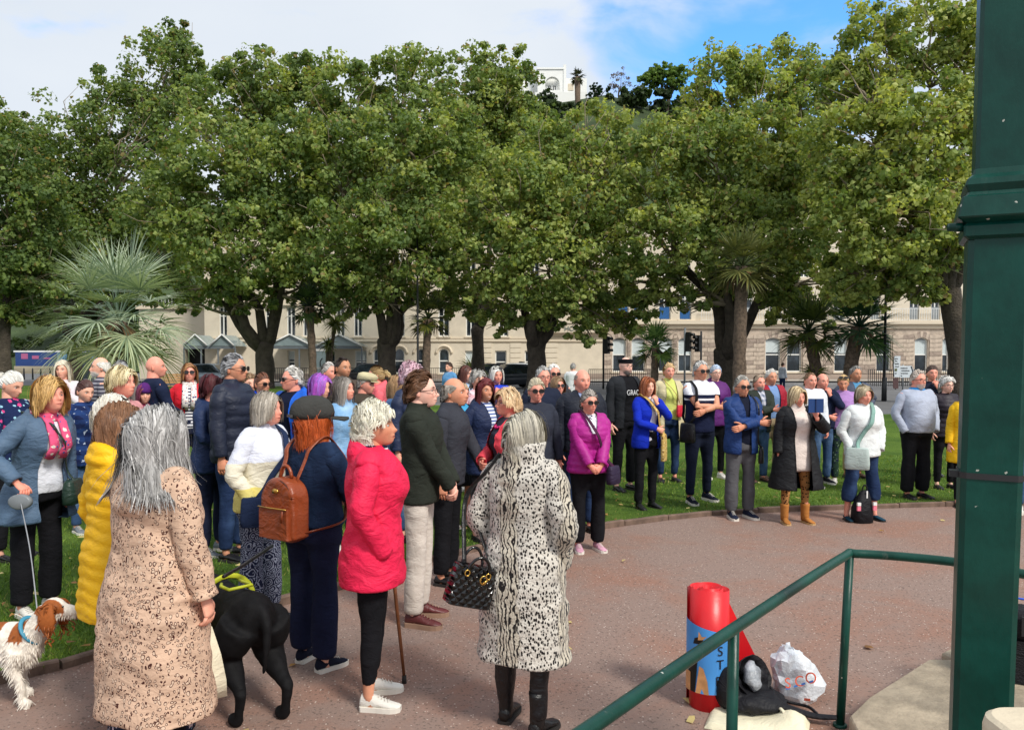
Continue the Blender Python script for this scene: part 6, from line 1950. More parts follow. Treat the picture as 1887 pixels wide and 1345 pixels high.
        ob = garment(name, root, m2, vox * vox_mul, t['mat'], t['amp'], seed, t['puffer'], 3, ow, tilt=t['tilt'])
        if t['sleeve']:
            for nm in 'RL':
                pts = sleeve_pts(nm, t['sleeve'])
                gg = 1 + (g - 1) * 0.5
                rad = np.array([0.048, 0.055, 0.049, 0.045, 0.041, 0.035])[:len(pts)] * sc * gg * t['sl'] + t['off'] * 0.5 * sc
                if fem: rad = rad * 0.95
                if t['sleeve'] < 0.6: rad[-1] *= 1.12
                m_ = (18, 24, 34)[near]
                P2 = spline(pts, m_)
                r2 = np.interp(np.linspace(0, 1, m_), np.linspace(0, 1, len(pts)), rad)
                rg = tube_rings(P2, r2, (12, 14, 18)[near])
                sh, el, wr, pose = J[nm]
                bent = 1 - abs(float(np.dot(norm(el - sh), norm(wr - el))))
                dist = np.linalg.norm(P2 - el, axis=1)
                dv = norm(rg - P2[:, None, :])
                al = np.r_[0, np.cumsum(np.linalg.norm(np.diff(P2, axis=0), axis=1))]
                nz = vnoise(rg.reshape(-1, 3) * np.array([13, 13, 17]) + seed, seed).reshape(rg.shape[:2]) + 0.6 * vnoise(rg.reshape(-1, 3) * 34 + seed, seed + 3).reshape(rg.shape[:2])
                fold_ = np.sin(al * 130 / max(sc, 0.5) + 2.2 * vnoise(rg.reshape(-1, 3) * 9, seed + 4).reshape(rg.shape[:2]).T).T if False else np.sin(al[:, None] * 120 + 2.5 * vnoise(rg.reshape(-1, 3) * 9, seed + 4).reshape(rg.shape[:2]))
                amp_ = t['amp'] * 0.8 * nz + 0.0045 * fold_ * (np.exp(-(dist / 0.09) ** 2) * (0.4 + bent * 1.5) + 0.6 * np.exp(-((al[-1] - al) / 0.07) ** 2))[:, None]
                if t['puffer']: amp_ = amp_ + (np.sqrt(np.abs(np.sin(math.pi * al / t['puffer']))) - 0.7)[:, None] * 0.010
                amp_ *= np.clip(np.arange(m_) / 3, 0, 1)[:, None]
                rg = rg + dv * amp_[..., None]
                c_ = P2[-1]
                rg = np.concatenate([rg, (c_ + (rg[-1] - c_) * 0.8)[None], (P2[-2] + (rg[-1] - c_) * 0.72)[None]])
                ms = MB(); ms.loft(rg); ms.build('sleeve', t['mat'], ob)
        return ob
    names = {}
    if inner: upper(inner.get('name', 'shirt'), {**dict(off=0.014, hem=0.89, sleeve=0), **{k_: v_ for k_, v_ in inner.items() if k_ != 'name'}}, 1.5)
    if top: upper(top.get('name', 'jacket'), {k_: v_ for k_, v_ in top.items() if k_ != 'name'})
    if legs:
        t = dict(mat=None, w=1.0, hem=0.09, skirt=None, crop=0.0, name='trousers', ank=1.0)
        t.update(legs)
        m2 = MB()
        if t['skirt'] is not None:
            m2.loft([shear(tor.ring(z * sc, 0.008, 24, (0.06 + t['w'] * 0.04) * max(0, 0.9 - z))) for z in np.linspace(t['skirt'], 1.06, 8)])
        else:
            m2.loft([shear(tor.ring(z * sc, 0.006, 20) * np.array([1, 1, 1])) for z in (0.83, 0.90, 0.97, 1.06)])
            for nm in 'RL':
                hp_, kn, ank = LEG[nm]
                sg = -1 if nm == 'R' else 1
                top_ = hp_ + np.array([-sg * 0.004, 0, 0.05 * sc])
                end = ank + (kn - ank) * ((t['hem'] - 0.085) / 0.4)
                pts = np.array([top_, hp_ * 0.7 + kn * 0.3, hp_ * 0.35 + kn * 0.65, kn, kn * 0.5 + end * 0.5, kn * 0.15 + end * 0.85, end])
                gg = 1 + (g - 1) * 0.6
                rad = np.array([0.098, 0.094, 0.078, 0.066, 0.064 * t['w'], 0.058 * t['w'] * t['ank'], 0.058 * t['w'] * t['ank']]) * sc * gg
                rad[3] *= 0.5 + 0.5 * t['w']
                P2 = spline(pts, 14)
                m2.tube(P2, np.interp(np.linspace(0, 1, 14), np.linspace(0, 1, 7), rad), 14)
        garment(t['name'], root, m2, vox * 1.65, t['mat'], t.get('amp', 0.007), seed + 5, 0, 3, fold=(6, 6, 9))
    if shoes:
        sc_, so_, kd = shoes
        for nm in 'RL':
            sg = -1 if nm == 'R' else 1
            a = LEG[nm][2]
            shoe(root, a[0], sc * (0.9 if fem else 1.0), sg * R(10), sc_, so_, kd, 0, a[1] - 0.03 * sc)
    if glass:
        if glass == 'dark': glasses(root, HM, True)
        elif glass == 'clear': glasses(root, HM, False)
        elif glass == 'ontop':
            M2 = HM @ np_m(Matrix.Rotation(R(-58), 4, 'X')) @ np_m(Matrix.Translation((0, -0.012, 0.0)) @ Matrix.Scale(1.09, 4))
            glasses(root, M2, True)
    if scarf:
        m2 = MB()
        nbb = shear(np.array([[0, 0.015 * sc, 1.475 * sc]]))[0]
        for kk in range(2):
            a = np.linspace(0, 2 * math.pi, 22)
            m2.tube(np.c_[nbb[0] + np.cos(a) * 0.075 * sc, nbb[1] + np.sin(a) * 0.07 * sc, nbb[2] - 0.02 * kk + 0.018 * np.sin(a) + 0.006 * np.sin(3 * a + kk)], 0.026 * sc, 8)
        if scarf.get('tail', 0):
            for sg in (-1, 1):
                zs = np.linspace(1.46, 1.46 - scarf['tail'], 8)
                fy = [shear(np.array([[sg * 0.05 * sc, -(tor.at(z * sc)[1] + tor.at(z * sc)[3] + 0.028) + tor.at(z * sc)[2], z * sc]]))[0] for z in zs]
                fy[0] = nbb + np.array([sg * 0.05 * sc, -0.065 * sc, -0.02])
                m2.tube(np.array(fy), np.linspace(0.032, 0.042, 8) * sc, 8, flat=0.4)
        m2.build('scarf', scarf['mat'], root)
    if hat: hat(root, HM, sc)
    if near == 2 and False: pass
    person.last = dict(root=root, HM=HM, sc=sc, tor=tor, shear=shear, J=J, S=S, LEG=LEG, near=near, vox=vox)
    return root
# ------------------------------------------------------------------ colours
def H(r, g, b): return hexc(r, g, b)
WHITEH, SILVER, GREYH, BLOND, ASH = H(226, 222, 212), H(190, 188, 184), H(140, 136, 132), H(196, 160, 104), H(176, 160, 132)
BROWN, DKBROWN, AUBURN, BURG, RED = H(92, 62, 42), H(52, 34, 26), H(132, 72, 42), H(82, 26, 30), H(176, 76, 30)
NAVY, BLACKC, DKNAVY = H(26, 34, 58), H(20, 20, 23), H(20, 26, 42)
S_BLK, S_WHT = fabric('leather', H(24, 24, 26)), fabric('plain', H(226, 222, 214))
SOLE_W, SOLE_B = plain('white_sole', H(222, 216, 206), 0.7, 0.06, bmp=0), plain('dark_sole', H(36, 32, 30), 0.8, 0.1, bmp=0)
T_BLACK, T_NAVY = fabric('plain', H(24, 24, 28)), fabric('plain', H(30, 36, 58))
JEANS, DKJEANS = fabric('denim', H(58, 82, 118), H(104, 130, 162)), fabric('denim', H(34, 50, 82), H(58, 80, 116))
CLS = [(0.8, 0.0), (1.44, 0.0), (1.46, 0.03), (1.56, 0.05)]
OPENJ = [(0.6, 0.09), (1.0, 0.06), (1.3, 0.045), (1.45, 0.06), (1.6, 0.07)]
OPENW = [(0.6, 0.11), (1.0, 0.10), (1.3, 0.085), (1.45, 0.075), (1.6, 0.07)]
VNECK = [(0.6, 0.0), (1.18, 0.0), (1.30, 0.03), (1.45, 0.07), (1.6, 0.07)]
blackT = dict(mat=T_BLACK); navyT = dict(mat=T_NAVY); jeansT = dict(mat=JEANS); dkjeansT = dict(mat=DKJEANS)
BLK_SHOE = (S_BLK, SOLE_B, 'pump'); BLK_TR = (fabric('plain', H(30, 32, 38)), SOLE_W, 'trainer'); WHT_TR = (S_WHT, SOLE_W, 'trainer'); GREY_TR = (fabric('plain', H(120, 126, 132)), SOLE_W, 'trainer')
BRN_SHOE = (fabric('leather', H(92, 64, 46)), SOLE_B, 'pump')

# ------------------------------------------------------------------ hats worn
def cap_hat(col, brim_yaw=0):
    mat = fabric('knit', col)
    def f(root, HM, sc):
        HM = HM @ np_m(Matrix.Translation((0, 0.004, -0.004)) @ Matrix.Scale(1.27, 4)); m = MB()
        m.loft([xf(ering(z, 0.0755 * r, 0.098 * r, 0, 0.008, 22, 2.1), HM) for z, r in ((0.028, 1.12), (0.055, 1.16), (0.088, 1.08), (0.117, 0.86), (0.136, 0.5), (0.141, 0.12))])
        o = m.build('cap', mat, root)
        m = MB(); t = np.linspace(-1.0, 1.0, 13)
        v = []
        for q in t: v += [(0.084 * math.sin(q * 1.15), -0.105 * math.cos(q * 1.15) + 0.01, 0.034), (0.088 * math.sin(q), -0.10 - 0.085 * math.cos(q * 1.2), 0.026 - 0.012 * abs(q)), ]
        m.add(xf(v, HM), [(2 * i, 2 * i + 1, 2 * i + 3, 2 * i + 2) for i in range(12)]); v2 = np.array(v) + np.array([0, 0, -0.005]); m.add(xf(v2, HM), [(2 * i, 2 * i + 2, 2 * i + 3, 2 * i + 1) for i in range(12)])
        m.build('peak', mat, o)
        m = MB(); m.box((-0.028, 0.118, 0.036), (0.028, 0.128, 0.05)); vv, ff, _ = m.arrays(); m2 = MB(); m2.add(xf(vv, HM), ff); m2.build('strap', fabric('leather', H(60, 60, 60)), o, smooth=False)
    return f
def flat_cap(col):
    mat = fabric('knit', col)
    def f(root, HM, sc):
        m = MB()
        m.loft([xf(ering(z, 0.0755 * r, 0.098 * r2, 0, y, 22, 2.2), HM) for z, r, r2, y in ((0.04, 1.10, 1.10, 0.008), (0.06, 1.24, 1.20, -0.004), (0.088, 1.26, 1.22, -0.012), (0.112, 1.05, 1.05, 0.0), (0.128, 0.6, 0.6, 0.004))])
        o = m.build('flat_cap', mat, root)
        m = MB(); m.loft([xf(np.array([(0.06 * math.sin(q) * s, -0.09 - 0.055 * math.cos(q) * s, z) for q in np.linspace(-1.6, 1.6, 12)]), HM) for z, s in ((0.036, 1.0), (0.046, 1.0))]); m.build('peak', mat, o)
    return f
def bandana(root, HM, sc):
    m = MB()
    for z, dz in ((0.054, 0.0), (0.070, 0.004), (0.084, 0.0)):
        a = np.linspace(0, 2 * math.pi, 24)
        m.tube(xf(np.c_[0.078 * np.cos(a), 0.008 + 0.102 * np.sin(a), z + dz * np.sin(3 * a)], HM), 0.0125, 8)
    m.build('headband', fabric('plain', H(22, 22, 26)), root)
def knit_hat(col):
    def f(root, HM, sc):
        m = MB(); m.loft([xf(ering(z, 0.0755 * r, 0.098 * r, 0, 0.01, 20, 2.0), HM) for z, r in ((0.02, 1.16), (0.05, 1.2), (0.09, 1.1), (0.12, 0.86), (0.14, 0.5), (0.15, 0.1))]); m.build('knitted_hat', fabric('knit', col), root)
    return f

def ponytail(length=0.2, col=WHITEH, n=120):
    def f(root, HM, sc):
        g = np.random.default_rng(3); m = MB()
        for i in range(n):
            o = np.array([0, 0.115, 0.03]) + g.normal(0, 0.01, 3); e = o + np.array([g.normal(0, 0.03), 0.05 + g.normal(0, 0.02), -length * g.uniform(0.6, 1.1)])
            p = spline([o, o + np.array([0, 0.05, 0.0]), e], 5); m.tube(xf(p, HM), np.array([0.004, 0.005, 0.005, 0.004, 0.001]), 4, np.array(col) * g.uniform(0.75, 1.15))
        m.build('ponytail', HAIR, root, colors=True)
    return f

# ------------------------------------------------------------------ the crowd, front row first
def P(*a, **k): return person(*a, **k)
LAST = lambda: dict(person.last)
INFO = {}
def reg(key): INFO[key] = dict(person.last)

P('beige', 'woman with long wind blown grey hair in a pale pink leopard print raincoat', 286, 756, 430, 155, g=1.2, hy=-12, hair=('longwild', H(120, 118, 116), H(208, 206, 204), dict(n=4600, length=0.37, wild=1.3)), tone='fair',
  top=dict(name='raincoat', off=0.045, hem=0.34, flare=0.05, sl=1.2, hood=0.13, amp=0.011, mat=fabric('rosettes', H(206, 174, 150), H(74, 42, 38), H(210, 184, 162))), legs=blackT, shoes=BLK_SHOE, arms=('down', ((0.22, 0.16, 0.80), (0.6, -1, 0)))); reg('beige')
P('yellow', 'woman with straight brown hair in a bright yellow quilted puffer coat', 222, 742, 372, 140, g=1.05, hy=-25, hp=-6, hair=('bob', H(98, 66, 46), H(150, 108, 78), dict(n=2600, length=0.25)), top=dict(name='puffer_coat', off=0.045, hem=0.60, flare=0.03, sl=1.2, hood=True, puffer=0.06, amp=0.004, tilt=0.12, mat=fabric('puffer', H(238, 184, 16))), legs=blackT, shoes=BLK_SHOE, arms=('pocket', 'pocket'))
P('bluecoat', 'blonde woman in a blue-grey raincoat and floral scarf holding a dog lead', 66, 700, 262, 68, hy=-8, hp=12, lean=0.30, g=1.08, S=1.66, tone='pink', hair=('wavy', H(172, 128, 68), H(226, 186, 120), dict(n=2200, length=0.19)), inner=dict(mat=fabric('plain', H(222, 224, 232))),
  top=dict(name='raincoat', off=0.035, hem=0.70, flare=0.07, sl=1.2, hood=True, open=OPENW, mat=fabric('nylon', H(78, 100, 124))), scarf=dict(mat=fabric('print', H(226, 90, 130), H(236, 226, 214), H(60, 96, 160), 1.2), tail=0.3), legs=dict(mat=T_BLACK, w=1.25), shoes=WHT_TR, arms=('leash', 'down'), mouth=0, smile=0.1); reg('bluecoat')
P('floraljkt', 'white haired woman with a small ponytail in a navy floral jacket at the left edge', 18, 684, 205, 80, hp=-22, lean=0.05, g=1.1, hair=('tied', WHITEH, H(240, 238, 232)), hat=ponytail(0.12), top=dict(off=0.03, hem=0.80, mat=fabric('print', H(28, 40, 76), H(206, 70, 130), H(150, 196, 214), 0.8)), legs=blackT, shoes=BLK_SHOE, arms=('clasphi', 'clasphi'))
P('whitegls', 'white haired woman with dark glasses pushed up on her head, behind the yellow coat', 208, 726, 300, 120, hair=('bob', H(214, 208, 194), H(240, 236, 226), dict(length=0.17)), glass='ontop', top=dict(mat=fabric('nylon', H(226, 228, 234)), off=0.03, collar=(0.05, 0.075)), legs=blackT, shoes=BLK_SHOE, arms=('down', 'down'))
P('updo', 'blonde woman with a loose updo looking right, behind the yellow coat', 226, 676, 240, 72, hp=4, hair=('layered', H(196, 176, 130), H(232, 218, 178), dict(length=0.11)), tone='pink', top=dict(mat=fabric('plain', H(210, 148, 150)), off=0.02), legs=blackT, shoes=BLK_SHOE)
P('plaid', 'dark haired woman in a blue plaid jacket partly hidden behind the blue raincoat', 158, 706, 178, 60, hp=-12, S=1.58, hair=('tied', H(64, 40, 38), H(100, 66, 60)), top=dict(mat=fabric('check', H(24, 34, 70), H(36, 60, 110), H(170, 180, 200), 11), off=0.03, hem=0.75), inner=dict(mat=fabric('plain', H(36, 80, 170))), legs=jeansT, shoes=GREY_TR, arms=('down', 'clasp'))
P('blondlong', 'woman with long pale blonde hair and white top at the back left', 118, 663, 150, 8, hair=('long', H(206, 194, 168), H(238, 230, 210), dict(length=0.27)), top=dict(mat=fabric('plain', H(224, 214, 220)), off=0.025), legs=blackT, shoes=BLK_SHOE, arms=('chinlow', 'chinlow'))
P('beardstripe', 'man with white hair and beard in a grey striped polo shirt looking left', 188, 657, 150, -62, fem=False, g=1.1, hair=('sides', H(200, 196, 188), WHITEH, dict(length=0.05)), beard=H(206, 202, 196), top=dict(name='polo_shirt', sleeve=0.45, off=0.012, mat=fabric('stripes', H(70, 68, 82), H(150, 148, 156), None, 22)), legs=jeansT, shoes=BLK_SHOE)
P('greyback', 'grey haired person mostly hidden behind the blonde updo', 224, 664, 140, 170, hair=('short', H(150, 150, 152), H(190, 190, 192)), fem=False, top=dict(mat=fabric('plain', H(120, 112, 110))), legs=blackT, shoes=BLK_SHOE)
P('purplehat', 'woman with dark purple knitted hat low behind the blonde updo', 268, 716, 165, 30, hair=('bob', BURG, H(120, 50, 80)), hat=knit_hat(H(86, 40, 110)), top=dict(mat=fabric('plain', H(150, 60, 90))), legs=blackT, shoes=BLK_SHOE, S=1.5)
P('baldnavy', 'bald man in a navy sweater turned away at the back left', 286, 655, 162, 130, fem=False, g=1.05, tone='pink', hy=-25, top=dict(name='sweater', mat=fabric('knit', H(28, 36, 60)), off=0.02, hem=0.84), legs=dkjeansT, shoes=BLK_SHOE, arms=('clasphi', 'clasphi'))
P('redjkt', 'woman in a bright red jacket, striped shirt and sunglasses at the back left', 350, 669, 150, 22, hp=8, tone='pink', hair=('bob', H(140, 94, 56), H(184, 136, 90)), glass='dark', inner=dict(mat=fabric('stripes', H(230, 230, 236), H(30, 36, 70), None, 26)), top=dict(off=0.03, mat=fabric('nylon', H(206, 26, 44)), open=OPENJ, hood=True), scarf=dict(mat=fabric('print', H(232, 226, 222), H(60, 70, 120), H(200, 90, 90), 1.4), tail=0.3), legs=navyT, shoes=BLK_SHOE, arms=('pocket', 'pocket'))
P('burgundy', 'woman with short burgundy hair in a navy jacket with coral zip trim', 392, 692, 200, 72, hy=8, g=1.15, tone='pink', hair=('layered', H(62, 20, 26), H(100, 34, 40), dict(length=0.12)), inner=dict(mat=fabric('print', H(220, 220, 230), H(60, 60, 90), None, 1.6)), top=dict(mat=fabric('nylon', H(32, 48, 84)), off=0.035, hem=0.80, hood=True, open=VNECK), legs=navyT, shoes=GREY_TR, arms=('clasphi', 'strap')); reg('burgundy')
P('greyman', 'tall grey haired man with sunglasses in a navy padded jacket looking right', 432, 657, 205, 80, fem=False, g=1.14, tone='tan', S=1.85, hair=('short', H(136, 136, 138), H(186, 186, 188)), glass='dark', brow=H(120, 118, 116), top=dict(mat=fabric('puffer', H(32, 38, 56)), off=0.045, hem=0.82, puffer=0.10, collar=(0.05, 0.085)), legs=dkjeansT, shoes=BLK_SHOE)
P('olive', 'woman in an olive green jacket half hidden behind the navy padded jacket', 460, 693, 165, 40, hair=('short', H(110, 84, 60), H(150, 120, 90)), top=dict(mat=fabric('plain', H(66, 62, 52)), off=0.03), legs=blackT, shoes=BLK_SHOE, arms=('cross', 'crossu'), S=1.62)
P('bluescarf', 'woman with brown hair tied back, sunglasses and a royal blue scarf', 484, 687, 170, 40, hy=12, tone='tan', hair=('tied', H(84, 50, 36), H(130, 80, 54), dict(n=700)), glass='dark', top=dict(mat=fabric('print', H(30, 42, 70), H(200, 206, 214), None, 1.6), off=0.02), scarf=dict(mat=fabric('plain', H(30, 70, 196)), tail=0), legs=blackT, shoes=BLK_SHOE)
P('bluejktman', 'white haired man in sunglasses with an open bright blue jacket over a navy sweater', 540, 675, 185, -30, fem=False, g=1.12, tone='pink', hy=-18, hair=('short', H(206, 202, 194), H(236, 232, 226)), glass='dark', brow=H(190, 180, 170), inner=dict(name='sweater', mat=fabric('knit', H(24, 30, 52)), off=0.02), top=dict(mat=fabric('nylon', H(24, 96, 206)), off=0.045, open=[(0.6, 0.13), (1.45, 0.10), (1.6, 0.09)], hem=0.8, hood=True), legs=navyT, shoes=BLK_SHOE)
P('blocks', 'woman with a grey bob in a white, cream and yellow sweater and patterned trousers', 482, 722, 266, 70, hy=0, hp=3, lean=0.10, g=1.16, tone='pink', hair=('bob', H(158, 146, 130), H(208, 200, 188), dict(n=1700, length=0.17)), top=dict(name='sweater', mat=fabric('blocks', H(226, 230, 244), H(232, 226, 206), H(226, 212, 128), 1.14), off=0.03, hem=0.84, amp=0.009, sl=1.25, collar=(0.025, 0.07)), legs=dict(mat=fabric('paisley', H(30, 36, 62), H(150, 156, 176)), w=1.35), shoes=BLK_SHOE, arms=('pocket', 'pocket')); reg('blocks')
P('pinkhair', 'woman with vivid pink and purple hair in a dark brown top', 590, 696, 196, 60, hp=-6, hair=('bob', H(196, 60, 190), H(150, 130, 220), dict(n=1300, length=0.16)), tone='fair', top=dict(mat=fabric('knit', H(52, 42, 42)), off=0.02), legs=blackT, shoes=BLK_SHOE, S=1.66)
P('denimshirt', 'woman with long grey hair tucked back in a light blue denim shirt', 634, 694, 196, 55, hy=8, hp=5, hair=('long', H(124, 118, 112), H(176, 168, 160), dict(length=0.24)), tone='pink', top=dict(mat=fabric('denim', H(120, 164, 206), H(176, 206, 232)), off=0.02, collar=(0.03, 0.075)), legs=jeansT, shoes=WHT_TR)
P('smileman', 'smiling man with short dark hair and stubble in a brown jacket at the back', 632, 657, 160, 35, fem=False, hy=15, tone='olive', hair=('crop', H(50, 38, 32), H(74, 58, 50)), stub=0.5, smile=0.15, top=dict(mat=fabric('plain', H(84, 74, 66)), off=0.03, collar=(0.04, 0.08)), legs=blackT, shoes=BLK_SHOE)
P('greybehind', 'grey haired person half hidden behind the smiling dark haired man', 606, 668, 140, 60, fem=False, tone='pink', hair=('short', H(170, 162, 156), H(206, 200, 196)), top=dict(mat=fabric('plain', H(110, 70, 140))), legs=blackT, shoes=BLK_SHOE)
P('flatcap', 'old man in a cream flat cap and dark brown jacket', 668, 686, 165, 68, fem=False, hp=-8, lean=0.08, tone='pink', hair=('sides', H(150, 140, 130), H(190, 180, 170)), hat=flat_cap(H(196, 186, 150)), top=dict(mat=fabric('plain', H(70, 62, 54)), off=0.03), legs=blackT, shoes=BLK_SHOE)
P('pinkhood', 'woman in a salmon pink hooded sweatshirt with tied up blonde hair, turned left', 694, 682, 150, -75, hair=('tied', H(120, 88, 56), H(200, 170, 120)), hat=ponytail(0.05, H(206, 180, 130), 60), tone='pink', top=dict(mat=fabric('plain', H(226, 106, 116)), off=0.03, hood=True), legs=jeansT, shoes=WHT_TR, S=1.66)
P('redhead', 'woman with wavy ginger hair and a grey cap in a dark denim jacket', 578, 748, 312, 148, hy=-22, g=1.20, S=1.58, hair=('wavy', H(150, 58, 20), H(206, 100, 44), dict(n=2600, length=0.24, wild=0.8, volk=0.62)), hat=cap_hat(H(62, 62, 60)), top=dict(name='denim_jacket', mat=fabric('denim', H(24, 38, 62), H(40, 58, 88)), off=0.028, hem=0.94, sl=1.15), legs=dict(mat=fabric('plain', H(30, 36, 62)), w=1.25), shoes=(fabric('plain', H(28, 32, 48)), SOLE_W, 'trainer'), arms=('clasphi', 'clasphi'), feet={'R': (-0.10, 0.0), 'L': (0.12, -0.04)}); reg('redhead')
P('redcoat', 'white haired woman in a bright pink-red waterproof coat and black leggings', 690, 744, 348, 95, hy=-4, hp=5, g=1.13, tone='tan', hair=('fluffy', H(206, 200, 178), H(244, 240, 224), dict(n=2600, length=0.10)), top=dict(name='waterproof_coat', mat=fabric('nylon', H(226, 36, 78)), off=0.045, hem=0.70, flare=0.02, sl=1.15, hood=True, amp=0.011), legs=dict(mat=T_BLACK, w=0.92, hem=0.14, ank=0.85), shoes=WHT_TR, arms=('pocket', 'pocket'), scarf=dict(mat=fabric('stripes', H(26, 30, 52), H(220, 220, 226), None, 30), tail=0)); reg('redcoat')
P('young', 'young man with swept brown hair and glasses in a dark green jacket and beige trousers', 775, 685, 266, 84, fem=False, g=0.84, hy=4, tone='pale', hair=('quiff', H(84, 56, 38), H(130, 92, 66), dict(n=2200)), glass='clear', brow=H(80, 54, 40), top=dict(mat=fabric('plain', H(44, 48, 42)), off=0.035, hem=0.83, sl=1.2, collar=(0.045, 0.082), amp=0.008), legs=dict(mat=fabric('plain', H(206, 196, 186)), w=1.2), shoes=(fabric('leather', H(96, 44, 44)), plain('tan_sole', H(150, 120, 100), 0.7, bmp=0), 'trainer'), arms=('clasp', 'clasp')); reg('young')
P('pinkgrey', 'woman with pale pink hair in a navy padded jacket behind the young man', 757, 673, 185, 60, hair=('fluffy', H(206, 160, 176), H(232, 204, 212)), top=dict(mat=fabric('puffer', H(36, 46, 74)), off=0.04, puffer=0.09), legs=jeansT, shoes=BLK_SHOE, S=1.76)
P('bluepuff', 'woman with light brown hair in a pale blue padded jacket behind the pink haired woman', 733, 692, 175, 75, hair=('bob', H(150, 116, 80), H(196, 160, 120)), top=dict(mat=fabric('puffer', H(106, 146, 196)), off=0.04, puffer=0.07), legs=jeansT, shoes=WHT_TR)
P('baldold', 'balding older man in a dark grey fleece leaning on a wooden walking stick', 826, 703, 226, 75, fem=False, tone='tan', g=1.0, S=1.69, hair=('sides', H(150, 140, 128), H(180, 170, 160)), top=dict(mat=fabric('knit', H(58, 60, 68)), off=0.03, hem=0.82, collar=(0.04, 0.085)), legs=dict(mat=T_BLACK, w=1.2), shoes=BLK_SHOE, arms=('down', 'cane'), lean=0.08); reg('baldold')
P('aqua', 'woman in an aqua top and open navy jacket with bare legs behind the walking stick', 850, 706, 172, 40, g=1.2, hair=('short', H(150, 120, 90), H(190, 160, 130)), glass='clear', tone='pink', inner=dict(mat=fabric('plain', H(70, 160, 206)), off=0.012), top=dict(mat=fabric('plain', H(26, 32, 54)), off=0.03, open=OPENW), legs=dict(mat=T_BLACK, skirt=0.5, name='skirt'), shoes=(fabric('plain', H(200, 190, 180)), SOLE_W, 'pump'))
P('burglong', 'woman with long burgundy hair in a navy raincoat over a striped top', 893, 697, 185, 42, hy=-10, hair=('long', H(84, 28, 32), H(136, 56, 56), dict(n=1100, length=0.24, part=-0.03)), tone='tan', smile=0.15, mouth=1, inner=dict(mat=fabric('stripes', H(214, 220, 232), H(70, 90, 150), None, 30)), top=dict(mat=fabric('nylon', H(28, 40, 72)), off=0.035, hem=0.70, open=OPENJ, hood=True), legs=blackT, shoes=BLK_SHOE, arms=('pocket', 'pocket'))
P('dkdenim', 'woman with dark brown hair in a pale blue denim jacket at the back', 858, 684, 138, 50, hair=('long', H(74, 40, 34), H(110, 64, 52)), top=dict(mat=fabric('denim', H(150, 186, 220), H(196, 218, 238)), off=0.03), legs=jeansT, shoes=WHT_TR, S=1.66)
P('greypink', 'grey haired woman in a pink checked shirt behind the burgundy haired woman', 880, 690, 148, 35, hair=('fluffy', H(160, 156, 150), H(200, 196, 190)), top=dict(mat=fabric('check', H(226, 206, 214), H(220, 170, 180), None, 12)), legs=jeansT, shoes=WHT_TR, S=1.62)
P('chinblue', 'white haired woman in a cobalt blue jacket with her hand on her chin', 915, 675, 140, 18, hair=('bob', H(218, 214, 206), H(242, 240, 234), dict(length=0.17)), glass='ontop', tone='pink', top=dict(mat=fabric('nylon', H(30, 64, 200)), off=0.03), legs=blackT, shoes=BLK_SHOE, arms=('chinlow', 'belly'))
P('coral', 'woman with short strawberry blonde hair and glasses in a coral pink blazer facing left', 938, 716, 225, -68, hp=4, g=1.12, tone='pink', hair=('layered', H(206, 168, 120), H(238, 210, 170), dict(n=1700, length=0.11)), glass='clear', inner=dict(mat=fabric('plain', H(58, 56, 70)), off=0.015), top=dict(name='blazer', mat=fabric('plain', H(230, 78, 92)), off=0.035, hem=0.78, flare=0.03, open=OPENW), legs=blackT, shoes=BLK_SHOE, arms=('clasphi', 'down')); reg('coral')
P('shadeswoman', 'grey blonde woman in sunglasses behind the leopard fur coat', 988, 697, 190, 10, hair=('short', H(170, 156, 128), H(226, 216, 190), dict(length=0.07)), glass='dark', tone='pink', top=dict(mat=fabric('plain', H(50, 54, 66)), off=0.02), legs=blackT, shoes=BLK_SHOE)
P('fur', 'woman with a silver blonde bob in a long leopard print fur coat', 966, 762, 376, 152, hy=-18, g=1.06, S=1.575, hair=('bob', H(150, 146, 138), H(212, 204, 182), dict(n=2800, length=0.125)), top=dict(name='fur_coat', mat=fabric('furprint', H(206, 200, 190), H(26, 22, 22), H(200, 191, 174)), off=0.045, hem=0.40, flare=0.035, sl=1.25, amp=0.010, collar=(0.085, 0.10)), legs=dict(mat=fabric('leather', H(16, 16, 20)), w=0.9, ank=0.85), shoes=(fabric('leather', H(18, 18, 20)), SOLE_B, 'boot'), arms=('pocket', 'pocket'), feet={'R': (-0.10, 0.02), 'L': (0.12, -0.05)}); reg('fur')
P('glassman', 'grey haired man in glasses and navy jacket at the back centre', 1000, 675, 158, 20, fem=False, tone='pink', hair=('short', H(170, 168, 164), H(206, 204, 200)), glass='clear', top=dict(mat=fabric('plain', H(34, 40, 58)), off=0.03), legs=blackT, shoes=BLK_SHOE)
P('whiteshades', 'white haired man in sunglasses at the very back centre', 1020, 671, 138, 15, fem=False, tone='pink', hair=('short', H(216, 212, 206), H(240, 238, 232)), glass='dark', top=dict(mat=fabric('plain', H(60, 60, 66))), legs=blackT, shoes=BLK_SHOE)
P('brownshades', 'smiling woman with brown hair and sunglasses behind the bald man', 1028, 696, 150, 15, hp=8, smile=0.15, hair=('bob', H(130, 100, 72), H(170, 140, 108), dict(length=0.13)), glass='dark', tone='pink', top=dict(mat=fabric('plain', H(80, 70, 70))), legs=blackT, shoes=BLK_SHOE, S=1.58)
